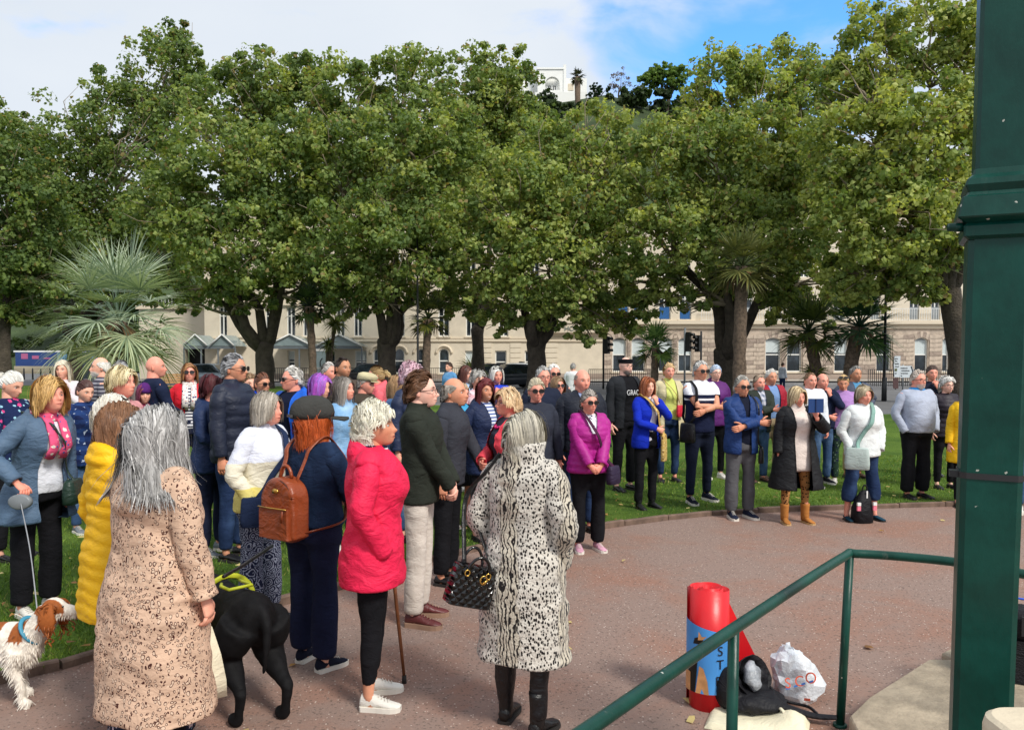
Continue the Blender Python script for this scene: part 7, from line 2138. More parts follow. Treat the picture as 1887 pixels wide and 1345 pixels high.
P('baldman', 'stocky bald man in a dark navy waxed jacket at the centre', 1072, 679, 176, 20, fem=False, g=1.2, tone='pink', hair=('sides', H(150, 130, 116), H(170, 150, 140), dict(n=200, length=0.01)), brow=H(150, 120, 96), inner=dict(mat=fabric('check', H(140, 156, 190), H(90, 106, 150), None, 16)), top=dict(mat=fabric('nylon', H(28, 32, 44)), off=0.045, open=VNECK, collar=(0.03, 0.09)), legs=dkjeansT, shoes=BLK_SHOE)
P('purple', 'short haired woman in sunglasses and a magenta puffer jacket', 1085, 724, 194, 12, hy=8, g=1.15, tone='pink', S=1.54, hair=('short', H(130, 122, 116), H(176, 168, 160), dict(length=0.07, n=900)), glass='dark', inner=dict(mat=fabric('print', H(220, 220, 228), H(30, 34, 70), None, 1.8)), top=dict(name='puffer_jacket', mat=fabric('puffer', H(166, 34, 132)), off=0.045, hem=0.84, sl=1.2, puffer=0.058, amp=0.003, open=VNECK, collar=(0.02, 0.085)), legs=dict(mat=T_BLACK, w=1.3), shoes=(fabric('plain', H(200, 150, 170)), SOLE_W, 'trainer'), arms=('clasp', 'clasp')); reg('purple')
P('bandana', 'tall bearded man with a black headband, glasses and a black printed T-shirt', 1152, 657, 135, 30, fem=False, g=1.12, tone='pale', beard=H(120, 112, 108), glass='clear', hat=bandana, inner=dict(name='t_shirt', mat=fabric('plain', H(22, 22, 26)), off=0.016), top=dict(mat=fabric('plain', H(40, 42, 46)), off=0.035, open=[(0.6, 0.12), (1.3, 0.10), (1.45, 0.09), (1.6, 0.09)], hem=0.8), legs=blackT, shoes=BLK_SHOE); reg('bandana')
P('royal', 'woman with auburn hair in a royal blue cardigan holding a hand to her mouth', 1192, 694, 154, 28, hy=-10, hair=('long', H(130, 68, 42), H(180, 108, 70), dict(n=1100, length=0.21)), tone='fair', inner=dict(mat=fabric('plain', H(214, 214, 226)), off=0.01), top=dict(name='cardigan', mat=fabric('knit', H(24, 48, 176)), off=0.03, hem=0.80, open=OPENJ), legs=dict(mat=T_BLACK), shoes=(S_BLK, SOLE_B, 'boot'), arms=('belly', 'chin')); reg('royal')
P('lime', 'smiling blonde woman in a beige trench coat over a lime green top', 1232, 668, 126, 8, S=1.74, tone='pink', smile=0.2, mouth=1, hair=('short', H(196, 160, 110), H(226, 196, 150), dict(length=0.07)), inner=dict(mat=fabric('knit', H(206, 214, 120)), off=0.012, collar=(0.05, 0.06)), top=dict(name='trench_coat', mat=fabric('plain', H(204, 192, 156)), off=0.035, hem=0.62, flare=0.04, open=OPENW, collar=None), legs=dkjeansT, shoes=BLK_SHOE); reg('lime')
P('polo', 'grey haired man in sunglasses and a white and navy polo shirt with arms crossed', 1290, 669, 148, 18, fem=False, g=1.1, tone='tan', S=1.78, hair=('short', H(176, 174, 170), H(214, 212, 208), dict(length=0.03)), glass='dark', brow=H(130, 120, 110), top=dict(name='polo_shirt', sleeve=0.45, off=0.014, hem=0.86, mat=fabric('yoke', H(26, 32, 58), H(228, 230, 236), None, 1.36), collar=(0.02, 0.08)), legs=dict(mat=fabric('plain', H(26, 32, 50)), w=1.0), shoes=(fabric('plain', H(24, 28, 42)), SOLE_W, 'trainer'), arms=('cross', 'crossu'), feet={'R': (-0.13, -0.02), 'L': (0.20, 0.12)}); reg('polo')
P('bluehair', 'woman with pale blue hair and glasses in a purple hooded jacket', 1318, 675, 123, 10, hair=('short', H(150, 176, 210), H(210, 216, 226), dict(length=0.06)), glass='clear', tone='pale', top=dict(mat=fabric('nylon', H(92, 34, 108)), off=0.035, hem=0.80, hood=True), legs=blackT, shoes=WHT_TR, S=1.71)
P('bluearms', 'man in sunglasses and a blue zip jacket with arms crossed, grey trousers', 1366, 695, 161, 10, fem=False, g=1.1, tone='tan', S=1.64, hair=('short', H(150, 146, 138), H(190, 186, 178), dict(length=0.035)), glass='dark', inner=dict(mat=fabric('plain', H(24, 28, 44)), off=0.012), top=dict(mat=fabric('nylon', H(30, 58, 112)), off=0.035, hem=0.78, open=[(0.6, 0.07), (1.1, 0.06), (1.2, 0.02), (1.3, 0.03), (1.45, 0.06), (1.6, 0.06)], collar=(0.035, 0.085), amp=0.008), legs=dict(mat=fabric('plain', H(88, 88, 92)), w=1.25), shoes=(fabric('plain', H(34, 40, 60)), SOLE_W, 'trainer'), arms=('cross', 'crossu')); reg('bluearms')
P('goatee', 'man with grey goatee in a dark green waistcoat over a checked shirt', 1398, 690, 126, 12, fem=False, g=1.1, tone='pink', hair=('short', H(140, 116, 96), H(180, 160, 140), dict(length=0.03)), beard=H(150, 146, 142), inner=dict(mat=fabric('check', H(200, 200, 210), H(110, 120, 140), None, 14)), top=dict(name='waistcoat', mat=fabric('plain', H(50, 56, 50)), off=0.04, open=OPENJ, hem=0.8), legs=jeansT, shoes=BRN_SHOE, arms=('cross', 'crossu'))
P('redman', 'white haired man in a red jacket over a pale blue shirt', 1420, 680, 122, 10, fem=False, g=1.1, tone='tan', hair=('short', H(196, 192, 184), H(226, 222, 216), dict(length=0.025)), inner=dict(mat=fabric('plain', H(120, 150, 196)), off=0.012), top=dict(mat=fabric('nylon', H(160, 28, 50)), off=0.035, open=OPENW), legs=dict(mat=fabric('plain', H(176, 156, 126))), shoes=BRN_SHOE)
P('robe', 'blonde woman in a big black robe and leopard leggings holding up a blue case', 1468, 716, 166, 6, tone='pink', g=1.05, S=1.52, hair=('layered', H(180, 152, 112), H(220, 200, 160), dict(n=900, length=0.18)), inner=dict(mat=fabric('knit', H(226, 212, 204)), off=0.02, hem=0.66, collar=(0.06, 0.085)), top=dict(name='changing_robe', mat=fabric('nylon', H(26, 27, 30)), off=0.075, hem=0.44, flare=0.10, sl=1.35, open=[(0.3, 0.10), (0.8, 0.10), (1.3, 0.10), (1.6, 0.10)], hood=True), legs=dict(mat=fabric('spots', H(170, 124, 76), H(34, 24, 20), None, 0.9), w=0.9, hem=0.15, ank=0.8), shoes=(fabric('plain', H(176, 116, 60)), plain('tan_rubber', H(196, 160, 110), 0.7, bmp=0), 'ugg'), arms=('down', 'phone'), stance=0.14); reg('robe')
P('whiteshirt', 'young man with short hair in a white shirt behind the black robe', 1492, 697, 132, 8, fem=False, g=1.15, tone='pink', hair=('crop', H(120, 90, 66), H(160, 124, 94)), top=dict(name='shirt', mat=fabric('plain', H(224, 228, 236)), off=0.03), legs=jeansT, shoes=BLK_TR, S=1.62)
P('handmouth', 'balding man in a navy sweater with his hand over his mouth', 1514, 700, 128, 8, fem=False, g=1.15, tone='pink', hair=('sides', H(150, 130, 116), H(180, 160, 150)), top=dict(name='sweater', mat=fabric('knit', H(32, 40, 66)), off=0.03), legs=jeansT, shoes=BLK_TR, arms=('belly', 'chin'), S=1.6)
P('tallgrey', 'tall grey haired man in a slate jacket with mustard lining, hands on hips', 1575, 674, 122, 10, fem=False, g=1.1, tone='olive', smile=0.15, hair=('short', H(120, 116, 112), H(160, 156, 150), dict(length=0.025)), inner=dict(mat=fabric('plain', H(84, 140, 180)), off=0.012), top=dict(mat=fabric('nylon', H(74, 80, 98)), off=0.035, open=OPENW), legs=dict(mat=fabric('plain', H(176, 150, 116))), shoes=BRN_SHOE, arms=('hip', 'hip'))
P('lilac', 'woman with sunglasses on her head in a lilac top and camouflage trousers looking down', 1553, 700, 128, -22, hp=-12, hair=('tied', H(160, 126, 80), H(206, 176, 126)), glass='ontop', tone='tan', top=dict(name='top', mat=fabric('plain', H(176, 136, 196)), off=0.014), legs=dict(mat=fabric('print', H(40, 60, 50), H(30, 36, 60), H(110, 130, 110), 0.9), w=1.1), shoes=WHT_TR, S=1.57)
P('whitesweater', 'woman in a white sweater and rolled up jeans with a pale green shoulder bag', 1590, 713, 163, 6, g=1.16, tone='pink', S=1.535, hair=('bob', H(150, 132, 104), H(196, 182, 154), dict(n=1000, length=0.12)), top=dict(name='sweater', mat=fabric('knit', H(226, 230, 230)), off=0.03, hem=0.82, sl=1.2, amp=0.009, collar=(0.02, 0.07)), legs=dict(mat=DKJEANS, w=1.45, hem=0.24), shoes=(fabric('plain', H(28, 62, 80)), SOLE_B, 'pump'), arms=('pocket', 'pocket'), stance=0.19); reg('whitesweater')
P('greysweater', 'portly bearded man in a pale grey sweater with blue collar and black trousers', 1690, 690, 143, 10, fem=False, g=1.24, belly=0.075, tone='pink', S=1.655, hair=('short', H(186, 170, 156), H(216, 206, 196), dict(length=0.025)), beard=H(206, 190, 180), glass='clear', hy=5, top=dict(name='sweater', mat=fabric('knit', H(172, 180, 198)), off=0.02, hem=0.89, amp=0.006), scarf=None, inner=dict(name='polo_collar', mat=fabric('plain', H(36, 130, 196)), off=0.0, hem=1.3, collar=(0.03, 0.088)), legs=dict(mat=T_BLACK, w=1.35), shoes=BLK_SHOE, arms=('pocket', 'pocket')); reg('greysweater')
P('handface', 'woman with tied dark hair shading her face behind the grey sweater', 1716, 679, 120, -10, hair=('tied', H(70, 54, 46), H(100, 80, 70)), tone='pink', top=dict(mat=fabric('plain', H(32, 36, 52)), off=0.03), legs=blackT, shoes=BLK_SHOE, arms=('down', 'chin'), S=1.7)
P('gilet', 'old woman with white hair in a black quilted gilet beside the pillar', 1743, 702, 133, 4, tone='pale', hair=('fluffy', H(220, 216, 210), H(244, 242, 238), dict(length=0.07)), glass='clear', inner=dict(mat=fabric('print', H(70, 64, 72), H(120, 110, 120), None, 1.6)), top=dict(name='gilet', mat=fabric('puffer', H(40, 34, 44)), off=0.035, puffer=0.07, hem=0.8), legs=blackT, shoes=BLK_SHOE, S=1.55)
P('yellowright', 'person in a yellow raincoat mostly hidden by the green pillar', 1784, 706, 150, -12, hair=('bob', BROWN, AUBURN), top=dict(name='raincoat', mat=fabric('nylon', H(236, 186, 24)), off=0.05, hem=0.62, flare=0.05), legs=blackT, shoes=BLK_SHOE)
P('edge', 'person in a pale blue shirt and jeans cut by the right edge of the picture', 1902, 690, 157, -30, fem=False, hair=('short', BROWN, AUBURN), top=dict(name='shirt', mat=fabric('check', H(176, 200, 230), H(140, 172, 214), None, 14), off=0.03), legs=jeansT, shoes=WHT_TR, arms=('clasphi', 'down'))
# passers-by beyond the lawn
P('walkwhite', 'distant man in a white shirt walking towards the hotel door', 1056, 668, 66, 160, fem=False, hair=('crop', GREYH, SILVER, dict(n=120)), top=dict(name='shirt', mat=fabric('plain', H(226, 226, 228)), off=0.03), legs=dkjeansT, shoes=BLK_SHOE, group='passers-by beyond the lawn')
P('walkblue', 'distant person in a blue top beside the spiky clump', 828, 676, 78, -40, hair=('short', DKBROWN, BROWN, dict(n=120)), top=dict(mat=fabric('denim', H(90, 140, 186), H(140, 180, 210)), off=0.03), legs=dkjeansT, shoes=BLK_SHOE, group='passers-by beyond the lawn', S=1.6)
P('walkfar', 'tiny distant person in a white top near the stone ground floor windows', 1442, 685, 36, 120, hair=('short', DKBROWN, BROWN, dict(n=80)), top=dict(mat=fabric('plain', H(210, 216, 226)), off=0.03), legs=dkjeansT, shoes=BLK_SHOE, group='passers-by beyond the lawn', S=1.62)
# ------------------------------------------------------------------ things carried
def wp(key, p):
    """person-local point to world"""
    r = INFO[key]['root'] if key in INFO else PEOPLE[key]
    a = r.rotation_euler[2]; c, s = math.cos(a), math.sin(a)
    p = np.asarray(p, float)
    if p.ndim == 1: return np.array([p[0] * c - p[1] * s + r.location[0], p[0] * s + p[1] * c + r.location[1], p[2] + r.location[2]])
    return np.array([wp(key, q) for q in p])
def torso_pt(key, x, z, off, back=False):
    t = INFO[key]; rx, ry, cy, fr = t['tor'].at(z)
    q = min(abs(x) / (rx + off), 0.97)
    y = (ry + off + (0 if back else fr)) * (1 - q ** 2.25) ** (1 / 2.25)
    return t['shear'](np.array([x, (cy + y) if back else (cy - y), z]))
def strap_mesh(path, w, mat, name, parent, t=0.003, nrm_ref=None):
    m = MB(); m.tube(path, w, 6, flat=t / w); return m.build(name, mat, parent)
def bag_body(mb, c, w, h, d, yaw, taper=0.9, n=20):
    R3 = np.array([[math.cos(yaw), -math.sin(yaw), 0], [math.sin(yaw), math.cos(yaw), 0], [0, 0, 1]])
    rings = []
    for t, s_ in ((-0.5, 0.88), (-0.47, 0.98), (-0.2, 1.0), (0.2, 0.5 + taper * 0.5), (0.44, taper), (0.5, taper * 0.9)):
        rings.append(ering(t * h, w / 2 * s_, d / 2 * s_ * (1 if t < 0.3 else 0.75), 0, 0, n, 4.0))
    mb.loft([r @ R3.T + np.array(c) for r in rings])
def crossbody(key, label, side, zb, off, mat, w=0.2, h=0.2, d=0.07, name='shoulder_bag', strap=0.012, smat=None, bag_side=None, fwd=0.4, yaw_add=0, hardware=True, same_side=False):
    """strap from one shoulder across the chest to a bag at the other hip"""
    t = INFO[key]; sc = t['sc']
    sh_x = -side * 0.095 * sc if not same_side else side * 0.13 * sc
    top = torso_pt(key, sh_x, 1.44 * sc, off * 0.5); top[1] = 0.0; top[2] = 1.475 * sc + off * 0.6 if not same_side else 1.45 * sc + off
    rx, ry, cy, fr = t['tor'].at(zb * sc)
    bagp = np.array([side * (rx + off + d * 0.3) * math.cos(fwd), -(ry + off + fr + d * 0.5) * math.sin(fwd) * 1.2, zb * sc])
    root = empty(name, wp(key, bagp)); tag(root, label, 'bag', 'bags carried by the crowd')
    org = np.array(root.location)
    mb = MB(); bag_body(mb, (0, 0, -h * 0.5), w, h, d, t['root'].rotation_euler[2] + side * (math.pi / 2 - fwd) * 0.8 + yaw_add)
    b = mb.build('pouch', mat, root)
    for back in (False, True):
        pts = [top]
        for q in np.linspace(0.15, 0.9, 6):
            x = sh_x + (side * rx * 0.9 - sh_x) * q; z = top[2] + (zb * sc - top[2]) * q
            pts.append(torso_pt(key, x, min(z, 1.42 * sc), off + 0.012, back))
        pts.append(bagp + np.array([0, 0.02 if back else -0.02, -0.01]))
        strap_mesh(wp(key, spline(pts, 22)) - org, strap, smat or mat, 'strap', root)
    return root
LEA_BR, LEA_BLK = fabric('leather', H(140, 66, 34)), fabric('leather', H(22, 22, 25))
GOLD = plain('brass', H(206, 164, 84), 0.25, 0.1, bmp=0, metal=0.9)

# brown leather backpack
def backpack():
    t = INFO['redhead']; sc = t['sc']; off = 0.03
    ctr = np.array([0.0, 0.0, 1.07 * sc]); rx, ry, cy, fr = t['tor'].at(1.07 * sc)
    org = np.array([0.0, cy + ry + off + 0.075, 0.88 * sc])
    root = empty('backpack', wp('redhead', org), t['root'].rotation_euler[2]); tag(root, 'tan leather backpack worn by the woman with ginger hair', 'backpack')
    m = MB()
    W, Hh, D = 0.27, 0.36, 0.13
    for_ = []
    for yy, s_ in ((-D / 2, 0.94), (-D / 2 + 0.012, 1.0), (D / 2 - 0.02, 1.0), (D / 2, 0.93)):
        pts = []
        for q in np.linspace(0, 1, 9): pts.append((-W / 2 + W * q, 0.0 + (0.02 if q in (0, 1) else 0)))
        for q in np.linspace(0, 1, 5)[1:]: pts.append((W / 2, 0.02 + 0.22 * q))
        for a in np.linspace(0, math.pi, 13)[1:-1]: pts.append((W / 2 * math.cos(a), 0.24 + 0.12 * math.sin(a)))
        for q in np.linspace(1, 0, 5)[:-1]: pts.append((-W / 2, 0.02 + 0.22 * q))
        p = np.array(pts); c = np.array([0, 0.18])
        p = c + (p - c) * s_
        for_.append(np.c_[p[:, 0], np.full(len(p), yy), p[:, 1]])
    m.loft(for_); v, f, _ = m.arrays(); v2, q2 = remesh(v, f, 0.011, 2); n2 = vnormals(v2, q2); v2 = v2 + n2 * (vnoise(v2 * 14, 5) * 0.005)[:, None]
    body = mesh_obj('bag_body', v2, q2, LEA_BR, root)
    m = MB()
    prof = [(-0.118, 0.02), (0.118, 0.02), (0.118, 0.19), (-0.118, 0.19)]
    m.loft([np.array([(x * s_, y, z) for x, z in prof]) for y, s_ in ((D / 2 - 0.01, 1.0), (D / 2 + 0.018, 1.0), (D / 2 + 0.026, 0.95))]); m.build('front_pocket', LEA_BR, root, smooth=False)
    m = MB(); m.tube([(-0.115, D / 2 + 0.03, 0.194), (0, D / 2 + 0.034, 0.194), (0.115, D / 2 + 0.03, 0.194)], 0.004, 6); m.build('zip', GOLD, root)
    m = MB(); a = np.linspace(0.1, math.pi - 0.1, 16); m.tube(np.c_[np.cos(a) * (W / 2 - 0.015), np.full(16, D / 2 - 0.008), 0.235 + np.sin(a) * 0.112], 0.005, 6); m.build('main_zip', fabric('leather', H(84, 38, 20)), root)
    m = MB(); m.tube([(-0.09, D / 2 + 0.036, 0.185), (-0.085, D / 2 + 0.038, 0.12)], [0.006, 0.009], 6, flat=0.4); m.build('zip_pull', LEA_BR, root)
    m = MB(); a = np.linspace(0, math.pi, 12); m.tube(np.c_[np.cos(a) * 0.045, np.full(12, -0.01), 0.35 + np.sin(a) * 0.07], 0.010, 8); m.build('handle', LEA_BR, root)
    m = MB(); m.tube([(0, D / 2 - 0.004, 0.285), (0, D / 2 + 0.010, 0.285)], [0.018, 0.017], 14); mv, mf, _ = m.arrays(); m2 = MB(); m2.add(mv * np.array([1.35, 1, 0.85]) + np.array([0, 0, 0.285 * 0.15]), mf); m2.build('badge', GOLD, root)
    for sg in (-1, 1):
        pts = [np.array([sg * 0.07, -0.02, 0.33])]
        for x, z, bk in ((0.085, 1.36, True), (0.10, 1.44, True)):
            q = torso_pt('redhead', sg * x * sc, z * sc, off + 0.012, bk) - org; pts.append(q)
        q = torso_pt('redhead', sg * 0.11 * sc, 1.43 * sc, off + 0.014) - org; pts.append(np.array([q[0], -org[1], 1.475 * sc + off - org[2]])); pts.append(q)
        for z in (1.3, 1.15, 1.02): pts.append(torso_pt('redhead', sg * 0.14 * sc, z * sc, off + 0.014) - org)
        rx_ = t['tor'].at(0.98 * sc)[0]; pts.append(np.array([sg * (rx_ + off + 0.015), -org[1], 0.97 * sc - org[2]])); pts.append(np.array([sg * 0.12, -0.02, 0.04]))
        m = MB(); m.tube(spline(pts, 40), 0.016, 6, flat=0.3); m.build('strap', LEA_BR, root)
backpack()

# black quilted handbag beside the fur coat
def handbag():
    c = pt(858, 1072, 3.62); root = empty('handbag', (c.x, c.y, c.z - 0.11), R(28)); tag(root, 'black quilted patent handbag hanging beside the fur coat', 'handbag')
    root.rotation_euler = (0, R(16), R(24))
    q = fabric('quilt', H(10, 10, 12))
    m = MB(); m.loft([ering(z, w, d, 0, 0, 24, 6) for z, w, d in ((0, 0.104, 0.05), (0.006, 0.112, 0.056), (0.10, 0.110, 0.052), (0.185, 0.102, 0.044), (0.19, 0.095, 0.04))]); m.build('bag_body', q, root)
    for sy in (-1, 1):
        m = MB(); a = np.linspace(0, math.pi, 16); m.tube(np.c_[np.cos(a) * 0.055, sy * (0.045 + 0.012 * np.sin(a)), 0.165 + np.sin(a) * 0.10 * (1 if sy > 0 else 0.75)], 0.0075, 8); m.build('handle', fabric('patent', H(10, 10, 12)), root)
        for sx in (-1, 1):
            m = MB(); a = np.linspace(0, 2 * math.pi, 14); m.tube(np.c_[sx * 0.055 + np.cos(a) * 0.012, np.full(14, sy * 0.05), 0.158 + np.sin(a) * 0.014], 0.0035, 6, caps=False); m.build('ring', GOLD, root)
    m = MB(); a = np.linspace(0, 2 * math.pi, 16); m.tube(np.c_[0.03 + np.cos(a) * 0.017, np.full(16, -0.062), 0.14 + np.sin(a) * 0.02], 0.004, 6, caps=False); m.tube([(0.03, -0.062, 0.12), (0.05, -0.062, 0.145)], 0.006, 6); m.build('charm', GOLD, root)
    # strap to her shoulder, in the bag's frame
    Mi = root.matrix_basis.inverted()
    t = INFO['fur']; sc = t['sc']
    sh = wp('fur', t['J']['L'][0] + np.array([-0.02, 0.01, 0.085 * sc])); sh2 = wp('fur', t['J']['L'][0] + np.array([0.0, 0.115, 0.0])); sh3 = wp('fur', t['J']['L'][0] + np.array([0.03, -0.10, -0.02]))
    el = wp('fur', t['J']['L'][0] * 0.4 + t['J']['L'][1] * 0.6 + np.array([0.06, 0.10, 0]))
    el2 = wp('fur', t['J']['L'][0] * 0.4 + t['J']['L'][1] * 0.6 + np.array([0.10, -0.03, 0]))
    loc = lambda p: np.array(Mi @ Vector(p))
    m = MB(); m.tube(spline([(-0.06, 0.0, 0.185), loc(el), loc(sh2), loc(sh)], 24), 0.013, 6, flat=0.3); m.tube(spline([(0.09, 0.0, 0.185), loc(el2), loc(sh3), loc(sh)], 24), 0.013, 6, flat=0.3); m.build('strap', LEA_BLK, root)
handbag()

def walking_stick(label, top, foot, crook=True, mat=None):
    root = empty('walking_stick', foot); tag(root, label, 'walking stick', 'wooden walking sticks')
    a = np.array(top) - np.array(foot)
    m = MB(); m.tube([(0, 0, 0.03), a * 0.5, a], [0.009, 0.0105, 0.0115], 10); m.build('shaft', mat or plain('stick_wood', H(112, 66, 38), 0.35, 0.25, 14, 0.2), root)
    m = MB(); m.tube([(0, 0, 0), (0, 0, 0.045)], [0.014, 0.012], 10); m.build('ferrule', SOLE_B, root)
    m = MB(); m.tube([a + np.array([-0.05, 0.0, 0.0]), a + np.array([0, 0, 0.014]), a + np.array([0.07, -0.01, 0.0])], [0.013, 0.016, 0.011], 10); m.build('handle', mat or plain('stick_wood', H(112, 66, 38), 0.35, 0.25, 14, 0.2), root)
hb = wp('baldold', INFO['baldold']['J']['L'][2]); hb = hb + np.array([0.03, -0.03, -0.02])
walking_stick('wooden walking stick under the hand of the balding older man', hb, np.array([hb[0] + 0.06, hb[1] - 0.18, 0.0]))
f0 = gp(745, 1258); rp = wp('redcoat', INFO['redcoat']['J']['L'][2])
walking_stick('dark wooden walking stick below the bright pink-red coat', np.array([rp[0] + 0.0, rp[1] + 0.03, 0.86]), np.array([f0.x, f0.y, 0.0]))

# bags on straps
crossbody('purple', 'dark purple cross body bag at the hip of the magenta puffer jacket', 1, 0.93, 0.05, fabric('nylon', H(44, 34, 58)), 0.17, 0.17, 0.08, smat=fabric('plain', H(70, 36, 60)), fwd=0.75, strap=0.018)
crossbody('whitesweater', 'pale green cross body bag on the white sweater', -1, 0.95, 0.04, fabric('plain', H(176, 190, 186)), 0.26, 0.24, 0.09, smat=fabric('plain', H(136, 172, 162)), fwd=0.8, strap=0.022)
crossbody('lime', 'small bright red bag on a long tan strap', 1, 1.12, 0.04, fabric('leather', H(196, 36, 56)), 0.13, 0.17, 0.05, smat=fabric('leather', H(150, 104, 60)), fwd=1.0, strap=0.007)
crossbody('polo', 'black shoulder bag hanging beside the man in the polo shirt', -1, 0.98, 0.03, LEA_BLK, 0.2, 0.24, 0.08, smat=fabric('plain', H(26, 26, 30)), fwd=0.35, strap=0.02, same_side=True)
crossbody('royal', 'mustard patterned cloth bag worn across the royal blue cardigan', 1, 0.98, 0.035, fabric('print', H(196, 164, 96), H(120, 90, 60), H(226, 206, 160), 1.6), 0.13, 0.32, 0.05, name='cloth_bag', fwd=0.9, strap=0.03)
crossbody('bluearms', 'small black bag at the hip of the man in the blue zip jacket', 1, 0.86, 0.04, LEA_BLK, 0.14, 0.18, 0.06, fwd=0.3, strap=0.01, same_side=True)
crossbody('blocks', 'navy shoulder strap and bag worn over the colour block sweater', -1, 0.98, 0.035, fabric('plain', H(34, 46, 74)), 0.2, 0.2, 0.06, fwd=0.5, strap=0.022)
crossbody('bluecoat', 'dark green handbag at the hip of the blue-grey raincoat', 1, 0.98, 0.03, fabric('leather', H(30, 52, 42)), 0.22, 0.17, 0.09, fwd=0.95, strap=0.011, name='handbag')

# blue phone case held up
def phone():
    r = INFO['robe']; w = wp('robe', r['J']['L'][2] + np.array([-0.04, -0.055, 0.13]))
    root = empty('phone_case', w, r['root'].rotation_euler[2]); tag(root, 'open dark blue phone case held up by the woman in the black robe', 'phone')
    for i, (x0, x1, rz) in enumerate(((-0.085, -0.002, R(8)), (0.002, 0.085, R(-8)))):
        o = piece('cover', root, (x0, -0.006, -0.075), (x1, 0.006, 0.075), plain('blue_leather_case', H(22, 58, 112), 0.4, 0.1, bmp=0), rz)
    piece('spine', root, (-0.006, -0.009, -0.075), (0.006, 0.004, 0.075), plain('navy_case_spine', H(16, 40, 84), 0.4, bmp=0))
phone()
# printed lettering on the T-shirt, necklace
def tshirt():
    t = INFO['bandana']; sc = t['sc']; z = 1.24 * sc
    for txt, zz, s_, c in (('GRACE', 1.235, 0.095, H(214, 214, 216)),):
        o = lettering(txt, t['root'], (0, 0, 0), s_ * sc, plain('shirt_print_%d' % int(zz * 1000), c, 0.8, bmp=0), (0, 0, 0), 0.0, 'shirt_print')
        me = o.data; n = len(me.vertices); v = np.empty(n * 3, np.float32); me.vertices.foreach_get('co', v); v = v.reshape(-1, 3)
        nv = np.array([torso_pt('bandana', float(a[0]) * 0.72, zz * sc + float(a[1]), 0.034) + np.array([0, -0.012, 0]) for a in v]); me.vertices.foreach_set('co', nv.astype(np.float32).ravel()); me.update()
tshirt()
def necklace():
    t = INFO['coral']; sc = t['sc']; m = MB()
    nb = t['shear'](np.array([[0, 0.01, 1.46 * sc]]))[0]
    for a in np.linspace(0, 2 * math.pi, 30, endpoint=False):
        fz = -0.06 * (0.5 - 0.5 * math.sin(a)); p = nb + np.array([math.cos(a) * 0.085, math.sin(a) * 0.085 - 0.02 * (1 - math.sin(a)), fz * 1.6 + 0.02])
        m.ball(p, 0.014, 6, 4)
    m.build('necklace', fabric('leather', H(206, 30, 110)), t['root'])
necklace()

# cream tote bag hanging on the raincoat's right
def tote():
    c = pt(362, 1292, 3.42); root = empty('tote_bag', (c.x, c.y, c.z), R(35)); tag(root, 'cream cotton tote bag hanging behind the leopard print raincoat', 'bag')
    m = MB(); m.loft([np.array([(-w, -d, z), (0, -d * 1.3, z), (w, -d, z), (w, d, z), (0, d * 1.2, z), (-w, d, z)]) for z, w, d in ((0.0, 0.13, 0.02), (0.08, 0.125, 0.028), (0.2, 0.105, 0.022), (0.33, 0.07, 0.012))]); m.build('bag_body', fabric('plain', H(226, 216, 190)), root)
    m = MB(); m.tube([(-0.05, 0, 0.32), (-0.02, 0, 0.52), (0.02, 0, 0.52), (0.05, 0, 0.32)], 0.008, 5, flat=0.4); m.build('handle', fabric('plain', H(226, 216, 190)), root)
tote()
# glimpse of a floral skirt under the raincoat
t = INFO['beige']; m = MB()
m.loft([ering(z, r, r * 0.8, 0.06, -0.02, 24, 2) * np.array([1, 1, 1]) for z, r in ((0.22, 0.20), (0.30, 0.195), (0.6, 0.17))]); m.build('skirt', fabric('print', H(30, 38, 62), H(206, 196, 206), H(120, 150, 170), 2.0), t['root'])

